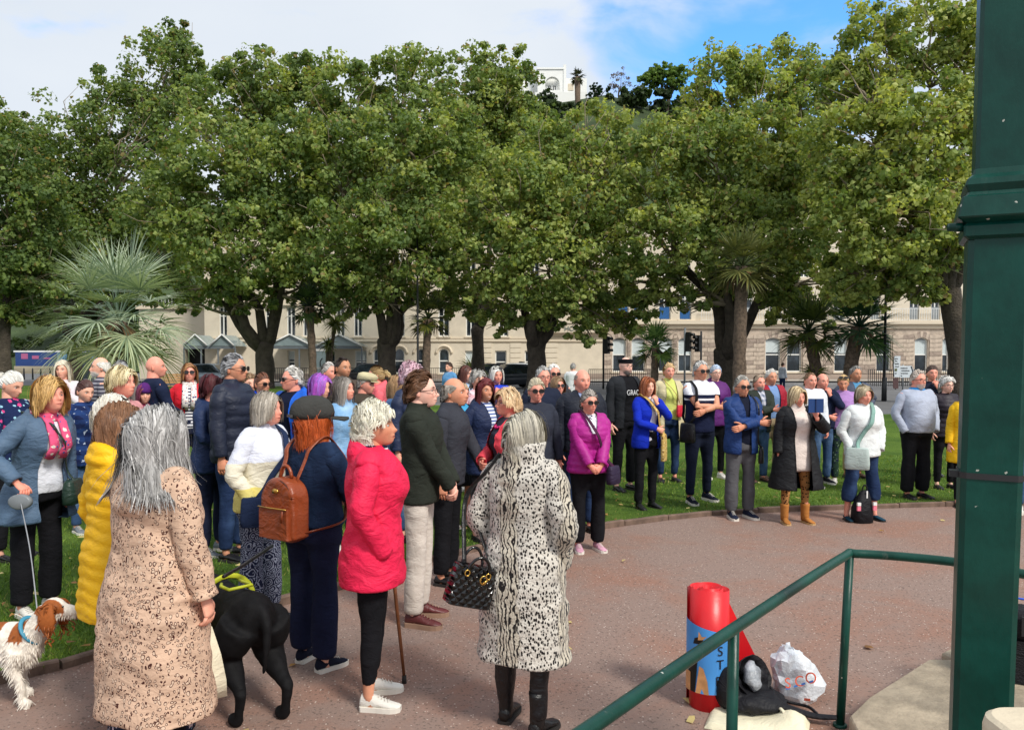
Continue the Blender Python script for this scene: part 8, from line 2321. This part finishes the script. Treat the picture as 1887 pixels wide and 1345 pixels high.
# ------------------------------------------------------------------ dogs
def dog(label, pos, yaw, s, colfn, ear='lab', fluff=0, feet=None, head_turn=0, mat=None, tail='down', neck_up=1.0):
    root = empty('dog', pos, R(yaw)); tag(root, label, 'dog', 'dogs on leads')
    m = MB()
    body = [(0.12, 0.525, 0.045, 0.055), (0.08, 0.515, 0.105, 0.115), (0.0, 0.505, 0.135, 0.145), (-0.12, 0.50, 0.13, 0.14), (-0.26, 0.485, 0.12, 0.135), (-0.40, 0.465, 0.135, 0.165), (-0.53, 0.455, 0.145, 0.185), (-0.63, 0.475, 0.12, 0.16), (-0.69, 0.51, 0.06, 0.09)]
    a = np.linspace(0, 2 * math.pi, 18, endpoint=False)
    m.loft([np.c_[rx * 0.9 * np.cos(a), np.full(18, y), z + rz * 0.95 * np.sin(a)] for y, z, rx, rz in body])
    hy_ = math.radians(head_turn)
    nk = np.array([[0, -0.56, 0.50], [0, -0.68, 0.60 + 0.06 * (neck_up - 1)], [0, -0.76, 0.73 + 0.13 * (neck_up - 1)]])
    m.tube(nk, [0.12, 0.10, 0.085], 14)
    hc = np.array([0, -0.80, 0.745 + 0.15 * (neck_up - 1)]); Rh = np.array([[math.cos(hy_), -math.sin(hy_), 0], [math.sin(hy_), math.cos(hy_), 0], [0, 0, 1]])
    def hp_(p): return hc + np.asarray(p) @ Rh.T
    hm = MB(); hm.ball((0, 0, 0), np.array([0.085, 0.095, 0.082]), 16, 10)
    hm.tube([(0, -0.05, -0.012), (0, -0.11, -0.024), (0, -0.165, -0.03), (0, -0.185, -0.03)], [0.062, 0.050, 0.043, 0.028], 14)
    v, f, _ = hm.arrays(); m.add(hp_(v), f)
    legs = {'RL': (-1, 0.0, 0.0), 'RR': (1, 0.0, 0.0)}
    for sg in (-1, 1):
        dx, dy, lift = (feet or {}).get(('H', sg), (0, 0, 0))
        m.tube(spline([(sg * 0.075, 0.02, 0.50), (sg * 0.10, -0.02, 0.42), (sg * 0.105, -0.085 + dy * 0.4, 0.33), (sg * 0.098 + dx * 0.6, 0.03 + dy * 0.7, 0.24 + lift * 0.5), (sg * 0.095 + dx, 0.125 + dy, 0.185 + lift)], 12), np.interp(np.linspace(0, 1, 12), [0, 0.3, 0.6, 0.85, 1], [0.11, 0.105, 0.075, 0.042, 0.033]), 12)
        m.tube([(sg * 0.095 + dx, 0.125 + dy, 0.19 + lift), (sg * 0.095 + dx, 0.105 + dy, 0.10 + lift), (sg * 0.095 + dx, 0.085 + dy, 0.03 + lift)], [0.034, 0.026, 0.03], 10)
        m.tube([(sg * 0.095 + dx, 0.10 + dy, 0.028 + lift), (sg * 0.095 + dx, 0.05 + dy, 0.03 + lift), (sg * 0.095 + dx, 0.015 + dy, 0.022 + lift)], [0.032, 0.038, 0.028], 10)
        dx, dy, lift = (feet or {}).get(('F', sg), (0, 0, 0))
        m.tube(spline([(sg * 0.08, -0.55, 0.44), (sg * 0.095, -0.50 + dy * 0.3, 0.31), (sg * 0.09 + dx, -0.52 + dy, 0.17 + lift), (sg * 0.09 + dx, -0.525 + dy, 0.035 + lift)], 9), [0.085, 0.075, 0.058, 0.047, 0.040, 0.036, 0.033, 0.031, 0.034], 10)
        m.tube([(sg * 0.09 + dx, -0.52 + dy, 0.03 + lift), (sg * 0.09 + dx, -0.56 + dy, 0.032 + lift), (sg * 0.09 + dx, -0.60 + dy, 0.024 + lift)], [0.034, 0.04, 0.03], 10)
    if tail == 'down': m.tube(spline([(0, 0.08, 0.58), (0, 0.15, 0.52), (0.01, 0.165, 0.38), (0.015, 0.14, 0.26)], 10), np.linspace(0.038, 0.014, 10), 10)
    else: m.tube(spline([(0, 0.08, 0.58), (0, 0.2, 0.62), (0, 0.34, 0.58)], 10), np.linspace(0.04, 0.02, 10), 10)
    v, f, _ = m.arrays()
    v, q = remesh(v * s, f, 0.0105 * max(s, 0.75), 9 if s > 0.9 else 4)
    n = vnormals(v, q)
    v = v + n * (vnoise(v * 30, 3) * 0.0025)[:, None]
    col = colfn(v / s, n)
    mesh_obj('body', v, q, mat or FURM, root, True, col)
    # ears, nose, eyes
    for sg in (-1, 1):
        e = MB()
        if ear == 'lab': pp = [(sg * 0.07, 0.0, 0.055), (sg * 0.10, -0.005, 0.03), (sg * 0.105, -0.02, -0.04), (sg * 0.095, -0.03, -0.075)]; rr = [0.02, 0.045, 0.04, 0.012]
        else: pp = [(sg * 0.065, 0.0, 0.05), (sg * 0.105, 0.01, 0.02), (sg * 0.125, 0.0, -0.07), (sg * 0.12, -0.01, -0.17)]; rr = [0.025, 0.06, 0.075, 0.03]
        e.tube(hp_(spline(pp, 9)) * s, np.interp(np.linspace(0, 1, 9), np.linspace(0, 1, 4), rr) * s, 12, flat=0.35)
        ev, ef, _ = e.arrays(); mesh_obj('ear', ev, ef, mat or FURM, root, True, np.tile(colfn(np.array([[9., 9., 9.]]), None), (len(ev), 1)))
        e = MB(); e.ball(hp_((sg * 0.036, -0.078, 0.018)) * s, 0.0125 * s, 8, 6); e.build('eye', plain('dog_eye', (0.012, 0.008, 0.006), 0.1, bmp=0), root)
        if fluff:
            g = np.random.default_rng(8 + sg); fm = MB()
            base = hp_(spline(pp, 9)) * s
            for i in range(90):
                b0 = base[g.integers(2, 9)] + g.normal(0, 0.03, 3) * s * np.array([0.5, 1.1, 1]); tip = b0 + np.array([g.normal(0, 0.015), g.normal(0, 0.02), -g.uniform(0.02, 0.05)]) * s * 1.2
                fm.tube(spline([b0, (b0 + tip) / 2 + g.normal(0, 0.01, 3), tip], 4), [0.004, 0.005, 0.004, 0.001], 3, colfn(np.array([[9., 9., 9.]]), None)[0] * g.uniform(0.7, 1.3))
            fm.build('ear_hair', HAIR, root, colors=True)
    e = MB(); e.ball(hp_((0, -0.19, -0.018)) * s, np.array([0.02, 0.014, 0.015]) * s, 10, 6); e.build('nose', plain('dog_nose', (0.012, 0.011, 0.012), 0.3, bmp=0), root)
    if fluff:
        g = np.random.default_rng(5)
        w = np.ones(len(v)); w[(v[:, 2] > 0.70 * s)] = 0.25
        idx = g.choice(len(v), fluff, p=w / w.sum())
        p0 = v[idx]; d0 = norm(n[idx] * 0.6 + np.array([0, 0.35, -0.7]) + g.normal(0, 0.2, (fluff, 3)))
        L = g.uniform(0.014, 0.04, fluff)[:, None] * 0.42 * (1 + 0.8 * (p0[:, 2:3] < 0.42 * s) * (p0[:, 1:2] < -0.3 * s))
        side = norm(np.cross(d0, n[idx] + 1e-3)) * 0.0028
        V = np.stack([p0 - side, p0 + side, p0 + d0 * L * 0.6 + side * 0.7 + np.array([0, 0, -0.004]), p0 + d0 * L * 0.6 - side * 0.7 + np.array([0, 0, -0.004]), p0 + d0 * L + np.array([0, 0, -0.01])], 1).reshape(-1, 3)
        k = np.arange(fluff)[:, None] * 5
        Fs = [[*r] for r in (k + np.array([0, 1, 2, 3])).tolist()] + [[*r] for r in (k + np.array([3, 2, 4])).tolist()]
        mesh_obj('coat_hair', V, Fs, HAIR, root, False, np.repeat(col[idx] * g.uniform(0.85, 1.1, (fluff, 1)), 5, 0))
    return root
def black_col(p, n): return np.tile(np.array([[0.006, 0.006, 0.007]]), (len(p), 1))
f1 = gp(468, 1318)
LABM = attr_mat('black_dog_coat', 0.72, 0.15, 0.0, 0.3, 30.0, 0.4, 120.0)
lab = dog('black labrador dog seen from behind beside the leopard print raincoat', (f1.x, f1.y, 0), -136, 1.0, black_col, 'lab', 0, {('H', -1): (0.0, 0.06, 0), ('H', 1): (0.02, -0.02, 0)}, mat=LABM, neck_up=-0.6)
def lab_harness():
    m = MB(); a = np.linspace(0, 2 * math.pi, 24)
    m.tube(np.c_[0.15 * np.cos(a), np.full(24, -0.30), 0.485 + 0.165 * np.sin(a)] * 1.02, 0.016, 6, flat=0.35, caps=False)
    m.tube(np.array([(0.05, -0.26, 0.64), (0.10, -0.15, 0.66), (0.10, -0.05, 0.665), (-0.02, -0.05, 0.665), (-0.02, -0.15, 0.66), (-0.05, -0.26, 0.64)]) * 1.0, 0.009, 6)
    o = m.build('harness', plain('hi_vis_yellow', H(176, 184, 40), 0.6, 0.15, bmp=0), lab)
lab_harness()
BRN_D, WHT_D = np.array(H(150, 84, 40)), np.array(H(226, 218, 206))
def spaniel_col(p, n):
    p = np.asarray(p)
    if len(p) == 1 and p[0, 0] > 5: return np.array([BRN_D * 1.1])
    c = np.tile(WHT_D, (len(p), 1)).astype(float)
    nz = vnoise(p * 5, 6) * 0.05
    patch = ((p[:, 1] > -0.42 + nz) & (p[:, 1] < 0.05 + nz) & (p[:, 2] > 0.42 + nz)) | ((p[:, 1] > -0.62) & (p[:, 1] < -0.50) & (p[:, 2] > 0.50 + nz) & (p[:, 0] < 0))
    head = (p[:, 2] > 0.68) & (p[:, 1] < -0.68)
    face = head & (np.abs(p[:, 0]) > 0.026 + nz * 0.2) & (p[:, 1] > -0.905) & (p[:, 2] > 0.715)
    c[patch | face] = BRN_D
    return c * (1 + 0.10 * vnoise(p * 40, 2)[:, None])
sd = gp(80, 1293)
spa = dog('brown and white spaniel on a lead at the lower left edge', (sd.x - 0.47, sd.y + 0.04, 0), 84, 0.69, spaniel_col, 'spaniel', 5200, {('F', -1): (0, -0.06, 0), ('F', 1): (0.02, 0.08, 0)}, head_turn=12, tail='out')
m = MB(); a = np.linspace(0, 2 * math.pi, 20); m.tube(np.c_[0.075 * np.cos(a), -0.432 + 0.05 * np.sin(a) * 0.9, 0.395 + 0.062 * np.sin(a)], 0.012, 6, flat=0.4, caps=False); m.build('collar', plain('turquoise_collar', H(60, 140, 170), 0.5, bmp=0), spa)
# leads
def lead(label, pts, r, mat, handle=None):
    root = empty('dog_lead', pts[0]); tag(root, label, 'dog lead', 'dog leads')
    p = np.array(pts) - np.array(pts[0])
    m = MB(); m.tube(spline(p, 20), r, 6); m.build('cord', mat, root)
    return root
hl = wp('bluecoat', INFO['bluecoat']['J']['R'][2]) + np.array([0.06, -0.06, -0.06])
col_p = np.array([sd.x - 0.47 + 0.44, sd.y + 0.02, 0.44])
ld = lead('thin grey retractable lead running down to the spaniel', [hl + np.array([0, 0, -0.05]), (hl + col_p) / 2 + np.array([0.01, 0, 0.0]), col_p], 0.0035, plain('lead_cord', H(150, 152, 156), 0.6, bmp=0))
m = MB(); m.loft([np.array([(0.075 * math.cos(q) * s_, yy, 0.05 * math.sin(q) * s_ + 0.0) for q in np.linspace(0, 2 * math.pi, 18, endpoint=False)]) for yy, s_ in ((-0.02, 0.85), (-0.014, 1), (0.014, 1), (0.02, 0.85))]); m.build('lead_case', plain('lead_case_grey', H(120, 126, 130), 0.4, bmp=0), ld)
hr = wp('beige', INFO['beige']['J']['L'][2]); hx2 = np.array([f1.x - 0.12, f1.y + 0.12, 0.80])
lead('black leather lead from the raincoat sleeve towards the patterned trousers', [np.array(pt(412, 1062, 3.55)), np.array(pt(450, 1040, 4.0)), np.array(pt(502, 1005, 4.6))], 0.009, LEA_BLK)

# ------------------------------------------------------------------ things lying by the handrail
def banner():
    c = gp(1306, 1300); r0, Hh = 0.112, 0.625
    root = empty('rolled_banner', (c.x, c.y + 0.02, 0), R(-4)); tag(root, 'rolled red banner with a blue printed panel standing on the path', 'banner')
    redm = plain('red_vinyl', H(214, 24, 34), 0.38, 0.06, 6, 0.08, 30)
    # spiral sheet
    n = 150; th = np.linspace(0, 2 * math.pi * 5.5, n); rr = np.linspace(0.02, r0, n)
    a0 = R(-20)
    xs, ys = rr * np.cos(th + a0), rr * np.sin(th + a0)
    zt = Hh + 0.010 * np.sin(th * 0.7)
    t = 0.0022
    nx, ny = np.cos(th + a0), np.sin(th + a0)
    V = np.vstack([np.c_[xs, ys, 0 * th], np.c_[xs, ys, zt], np.c_[xs + nx * t, ys + ny * t, zt], np.c_[xs + nx * t, ys + ny * t, 0 * th]])
    F = []
    for i in range(n - 1):
        for k in range(4): F.append((k * n + i, k * n + i + 1, ((k + 1) % 4) * n + i + 1, ((k + 1) % 4) * n + i))
    mesh_obj('roll', V, F, redm, root)
    def cyl(poly, r, nm, mat, sub=10):
        """flat print wrapped on the roll: (angle deg from the camera side, height)"""
        p = np.array(poly, float); m = MB()
        if len(p) == 4 and sub:
            rows = []
            for q in np.linspace(0, 1, sub + 1):
                A = p[0] + (p[1] - p[0]) * q; B = p[3] + (p[2] - p[3]) * q; rows.append((A, B))
            vv = []
            for A, B in rows:
                for X in (A, B): a = R(-90 + X[0]); vv.append((r * math.cos(a), r * math.sin(a), X[1]))
            m.add(vv, [(2 * i, 2 * i + 2, 2 * i + 3, 2 * i + 1) for i in range(sub)])
        else:
            m.add([(r * math.cos(R(-90 + x)), r * math.sin(R(-90 + x)), z) for x, z in p], [tuple(range(len(p)))])
        return m.build(nm, mat, root)
    R1 = r0 + 0.005
    blue = plain('print_blue', H(74, 150, 222), 0.4, 0.05, 6, bmp=0)
    cyl([(-85, 0.10), (72, 0.10), (72, 0.40), (-85, 0.475)], R1, 'printed_panel', blue, 16)
    blk = plain('print_black', H(22, 18, 18), 0.4, bmp=0); brn = plain('print_tan', H(206, 150, 100), 0.4, 0.2, 20, bmp=0)
    cyl([(-76, 0.10), (-44, 0.10), (-36, 0.30), (-60, 0.31)], R1 + 0.003, 'printed_figure', blk, 6)
    cyl([(-80, 0.10), (-58, 0.10), (-58, 0.20), (-80, 0.21)], R1 + 0.0045, 'printed_figure', brn, 6)
    cyl([(-42, 0.10), (-8, 0.10), (-12, 0.17), (-22, 0.235), (-32, 0.245)], R1 + 0.0045, 'printed_figure', brn, 0)
    cyl([(-50, 0.355), (-30, 0.36), (-22, 0.385), (-36, 0.395), (-46, 0.385)], R1 + 0.0035, 'printed_figure', blk, 0)
    cyl([(-36, 0.38), (-24, 0.385), (-14, 0.405), (-26, 0.40), (-34, 0.425)], R1 + 0.005, 'printed_figure', brn, 0)
    for ch, ang, z in (('S', 20, 0.305), ('T', 20, 0.235), ('P', 16, 0.150)):
        o = lettering(ch, root, (0, 0, 0), 0.07, blk, (0, 0, 0), 0.0, 'printed_letter')
        me = o.data; v = np.array([list(q.co) for q in me.vertices])
        for q, a in zip(me.vertices, v): aa = R(-90 + ang) + a[0] / R1; q.co = ((R1 + 0.004) * math.cos(aa), (R1 + 0.004) * math.sin(aa), z + a[1])
        me.update()
    # loose end of the sheet fanning out to the right
    m = MB(); vv = []
    for q in np.linspace(0, 1, 8):
        x, y = 0.085 + 0.20 * q, 0.07 + 0.03 * math.sin(q * 2); vv += [(x, y, 0.0), (x, y, 0.60 - 0.40 * q)]
    m.add(vv, [(2 * i, 2 * i + 2, 2 * i + 3, 2 * i + 1) for i in range(7)]); vv2 = np.array(vv) + np.array([0, 0.002, 0]); m.add(vv2, [(2 * i, 2 * i + 1, 2 * i + 3, 2 * i + 2) for i in range(7)]); m.build('loose_end', redm, root)
banner()
def crumple(name, label, cat, c, r, mat, seed, amp, scale, vox=0.012, shape=None, yaw=0):
    m = MB(); m.ball((0, 0, 0), 1.0, 20, 14); v, f, _ = m.arrays()
    v = v * np.array(r)
    if shape: v = shape(v)
    nz = np.abs(vnoise(v * scale, seed)) + 0.6 * np.abs(vnoise(v * scale * 2.2, seed + 1))
    v = v * (1 + amp * (0.5 - nz)[:, None])
    v[:, 2] = np.maximum(v[:, 2], -r[2] * 0.86); v[:, 2] += r[2] * 0.86
    root = empty(name, c, R(yaw)); tag(root, label, cat)
    v += np.random.default_rng(seed).normal(0, 0.006, v.shape) * (v[:, 2:] > 0.01)
    mesh_obj('bag_body', v, f, mat, root, False)
    return root
pc = gp(1466, 1300)
def bagshape(v):
    w = v.copy(); t = np.clip((v[:, 2] + 0.15) / 0.30, 0, 1); w[:, 0] = v[:, 0] * (1.15 - 0.62 * t) - 0.05 * t + 0.02; w[:, 1] *= (1.1 - 0.5 * t); return w
M_PLASTIC = plain('white_plastic', H(214, 218, 224), 0.3, 0.05, 8, 0.5, 30, bd=0.02)
tb = crumple('carrier_bag', 'crumpled white plastic carrier bag with red letters beside the handrail', 'carrier bag', (pc.x + 0.01, pc.y + 0.06, 0), (0.15, 0.09, 0.175), M_PLASTIC, 3, 0.5, 7, shape=bagshape)
def bag_print():
    redl, blul = plain('bag_red_print', H(216, 96, 70), 0.5, bmp=0), plain('bag_blue_print', H(50, 110, 190), 0.5, bmp=0)
    def put(o):
        dg = bpy.context.evaluated_depsgraph_get()
    for txt, x, z, s_, mt in (('S', -0.075, 0.125, 0.075, redl), ('C', -0.015, 0.135, 0.075, redl), ('O', 0.045, 0.15, 0.08, redl)):
        o = lettering(txt, tb, (x, -0.128, z), s_, mt, (R(78), 0, R(6)), 0.001, 'printed_letter')
    for i in range(4):
        o = lettering('-', tb, (-0.07 + i * 0.04, -0.131, 0.105 + i * 0.012), 0.09, blul, (R(78), R(-16), R(6)), 0.001, 'printed_mark')
    o = lettering('-', tb, (0.02, -0.135, 0.035), 0.14, redl, (R(82), R(8), R(6)), 0.001, 'printed_mark')
bag_print()
bc = gp(1385, 1318)
M_BAGB = fabric('nylon', H(22, 22, 27))
def black_bag():
    root = empty('black_bag', (bc.x, bc.y + 0.04, 0.02), R(15)); tag(root, 'open black fabric bag with a clear plastic lining lying by the handrail', 'bag')
    m = MB(); m.ball((0.02, -0.02, 0.05), np.array([0.18, 0.13, 0.06]), 18, 10); m.ball((-0.11, 0.02, 0.11), np.array([0.07, 0.07, 0.12]), 14, 8); m.ball((0.06, 0.06, 0.10), np.array([0.10, 0.06, 0.09]), 14, 8)
    v, f, _ = m.arrays(); v, q = remesh(v, f, 0.012, 3); v = v + vnormals(v, q) * (vnoise(v * 11, 4) * 0.022 + vnoise(v * 27, 6) * 0.008)[:, None]; mesh_obj('bag_body', v, q, M_BAGB, root)
    m = MB(); a = np.linspace(0, 2 * math.pi, 22, endpoint=False)
    Rt = np_m(Matrix.Translation((0.03, 0.0, 0.17)) @ Matrix.Rotation(R(66), 4, 'X') @ Matrix.Rotation(R(20), 4, 'Y'))
    m.loft([xf(np.c_[0.105 * s_ * np.cos(a), 0.085 * s_ * np.sin(a), np.full(22, z)], Rt) for z, s_ in ((-0.09, 0.30), (-0.07, 0.75), (-0.03, 1.08), (0.0, 1.22), (0.002, 1.2), (-0.025, 1.05), (-0.06, 0.72), (-0.075, 0.3))]); fv, ff, _ = m.arrays(); m = MB(); m.add(fv + (vnoise(fv * 12, 2) * 0.022)[:, None] * np.array([1, 0.4, 0.8]), ff); m.build('flap', M_BAGB, root)
    m = MB(); m.loft([xf(np.c_[-0.03 + 0.05 * s_ * np.cos(a), 0.075 * s_ * np.sin(a), np.full(22, z)] + 0.004 * np.sin(a * 5)[:, None], Rt) for z, s_ in ((-0.03, 0.6), (0.01, 1.0), (0.03, 0.9), (0.036, 0.4))]); m.build('clear_lining', plain('grey_clear_plastic', H(150, 154, 160), 0.15, 0.4, 22, 0.6, 40, bd=0.02), root)
    m = MB(); m.tube(spline([(0.10, -0.08, 0.05), (0.17, -0.13, 0.03), (0.25, -0.20, 0.02), (0.33, -0.26, 0.03)], 14), np.linspace(0.035, 0.02, 14), 8, flat=0.5); m.tube(spline([(0.12, 0.0, 0.10), (0.20, -0.03, 0.03), (0.28, -0.10, 0.02), (0.26, -0.2, 0.03)], 14), 0.008, 6); m.build('strap', M_BAGB, root)
black_bag()
def cloth():
    c = gp(1400, 1345); root = empty('cream_bag', (c.x, c.y + 0.04, 0.0), R(-24)); tag(root, 'flat cream fabric bag lying on the path under the black bag', 'bag')
    n = 22; X, Y = np.meshgrid(np.linspace(-0.24, 0.24, n), np.linspace(-0.13, 0.16, n)); Z = 0.018 + 0.014 * (0.5 + 0.5 * vnoise(np.c_[X.ravel() * 9, Y.ravel() * 9, X.ravel() * 0], 3).reshape(X.shape)) + 0.05 * np.exp(-((X - 0.16) / 0.07) ** 2 - ((Y - 0.08) / 0.07) ** 2)
    ed = (np.abs(X) > 0.235) | (Y < -0.125) | (Y > 0.155); Z[ed] = 0.002
    F = np.array([(i * n + j, i * n + j + 1, (i + 1) * n + j + 1, (i + 1) * n + j) for i in range(n - 1) for j in range(n - 1)])
    mesh_obj('bag_body', np.c_[X.ravel(), Y.ravel(), Z.ravel()], F, fabric('plain', H(228, 220, 192)), root)
    m = MB(); m.tube(spline([(0.1, 0.1, 0.07), (0.2, 0.0, 0.03), (0.26, -0.06, 0.01)], 10), 0.012, 6, flat=0.4); m.build('handle', fabric('plain', H(228, 220, 192)), root)
cloth()
# black rucksack standing between the feet of the woman in white
def rucksack():
    c = gp(1588, 962); root = empty('rucksack', (c.x, c.y, 0), R(8)); tag(root, 'black rucksack with pink and white tags standing between the blue shoes', 'rucksack')
    m = MB(); m.loft([ering(z, w, d, x, 0, 18, 3) for z, w, d, x in ((0, 0.10, 0.08, 0), (0.01, 0.115, 0.09, 0), (0.16, 0.11, 0.085, 0), (0.26, 0.085, 0.06, 0.01), (0.34, 0.05, 0.03, 0.025), (0.36, 0.03, 0.02, 0.03))]); m.build('bag_body', M_BAGB, root)
    m = MB(); a = np.linspace(0, math.pi, 10); m.tube(np.c_[0.03 + 0.03 * np.cos(a), 0 * a, 0.35 + 0.07 * np.sin(a)], 0.008, 6); m.build('handle', M_BAGB, root)
    for x in (-0.095, 0.095): piece('tag', root, (x - 0.02, -0.10, 0.15), (x + 0.02, -0.08, 0.20), plain('tag_pink', H(226, 120, 140), 0.6, bmp=0)); piece('tag_label', root, (x - 0.02, -0.101, 0.205), (x + 0.02, -0.08, 0.24), M_WHITE)
    piece('reflective_strip', root, (0.02, -0.052, 0.27), (0.035, -0.045, 0.36), M_WHITE)
rucksack()
# black amplifier and cable on the step at the right edge
def amp():
    c = gp(1905, 1262, 0.15); root = empty('amplifier', (c.x + 0.02, c.y + 0.12, 0.146), R(-28)); tag(root, 'black ribbed equipment case on the step at the right edge', 'equipment case')
    o = piece('case', root, (-0.17, -0.12, 0.0), (0.17, 0.12, 0.22), M_BAGB)
    m = MB()
    m.loft([ering(z, w, d, 0.03, 0, 16, 5) for z, w, d in ((0.223, 0.15, 0.11), (0.30, 0.145, 0.105), (0.36, 0.12, 0.09), (0.37, 0.10, 0.07))]); m.build('upper_case', M_BAGB, root)
    for i in range(5): piece('rib', root, (-0.12 + i * 0.05, -0.118, 0.25), (-0.10 + i * 0.05, -0.10, 0.35), M_BLACK)
    m = MB(); m.tube(spline([(-0.2, 0.05, 0.02), (-0.19, 0.0, 0.36), (-0.1, -0.02, 0.42), (0.1, 0, 0.40), (0.3, 0.1, 0.3)], 20), 0.006, 6); m.build('blue_cable', plain('blue_cable', H(30, 80, 200), 0.4, bmp=0), root)
    piece('clasp', root, (-0.15, -0.126, 0.10), (-0.11, -0.119, 0.17), M_STEEL)
amp()
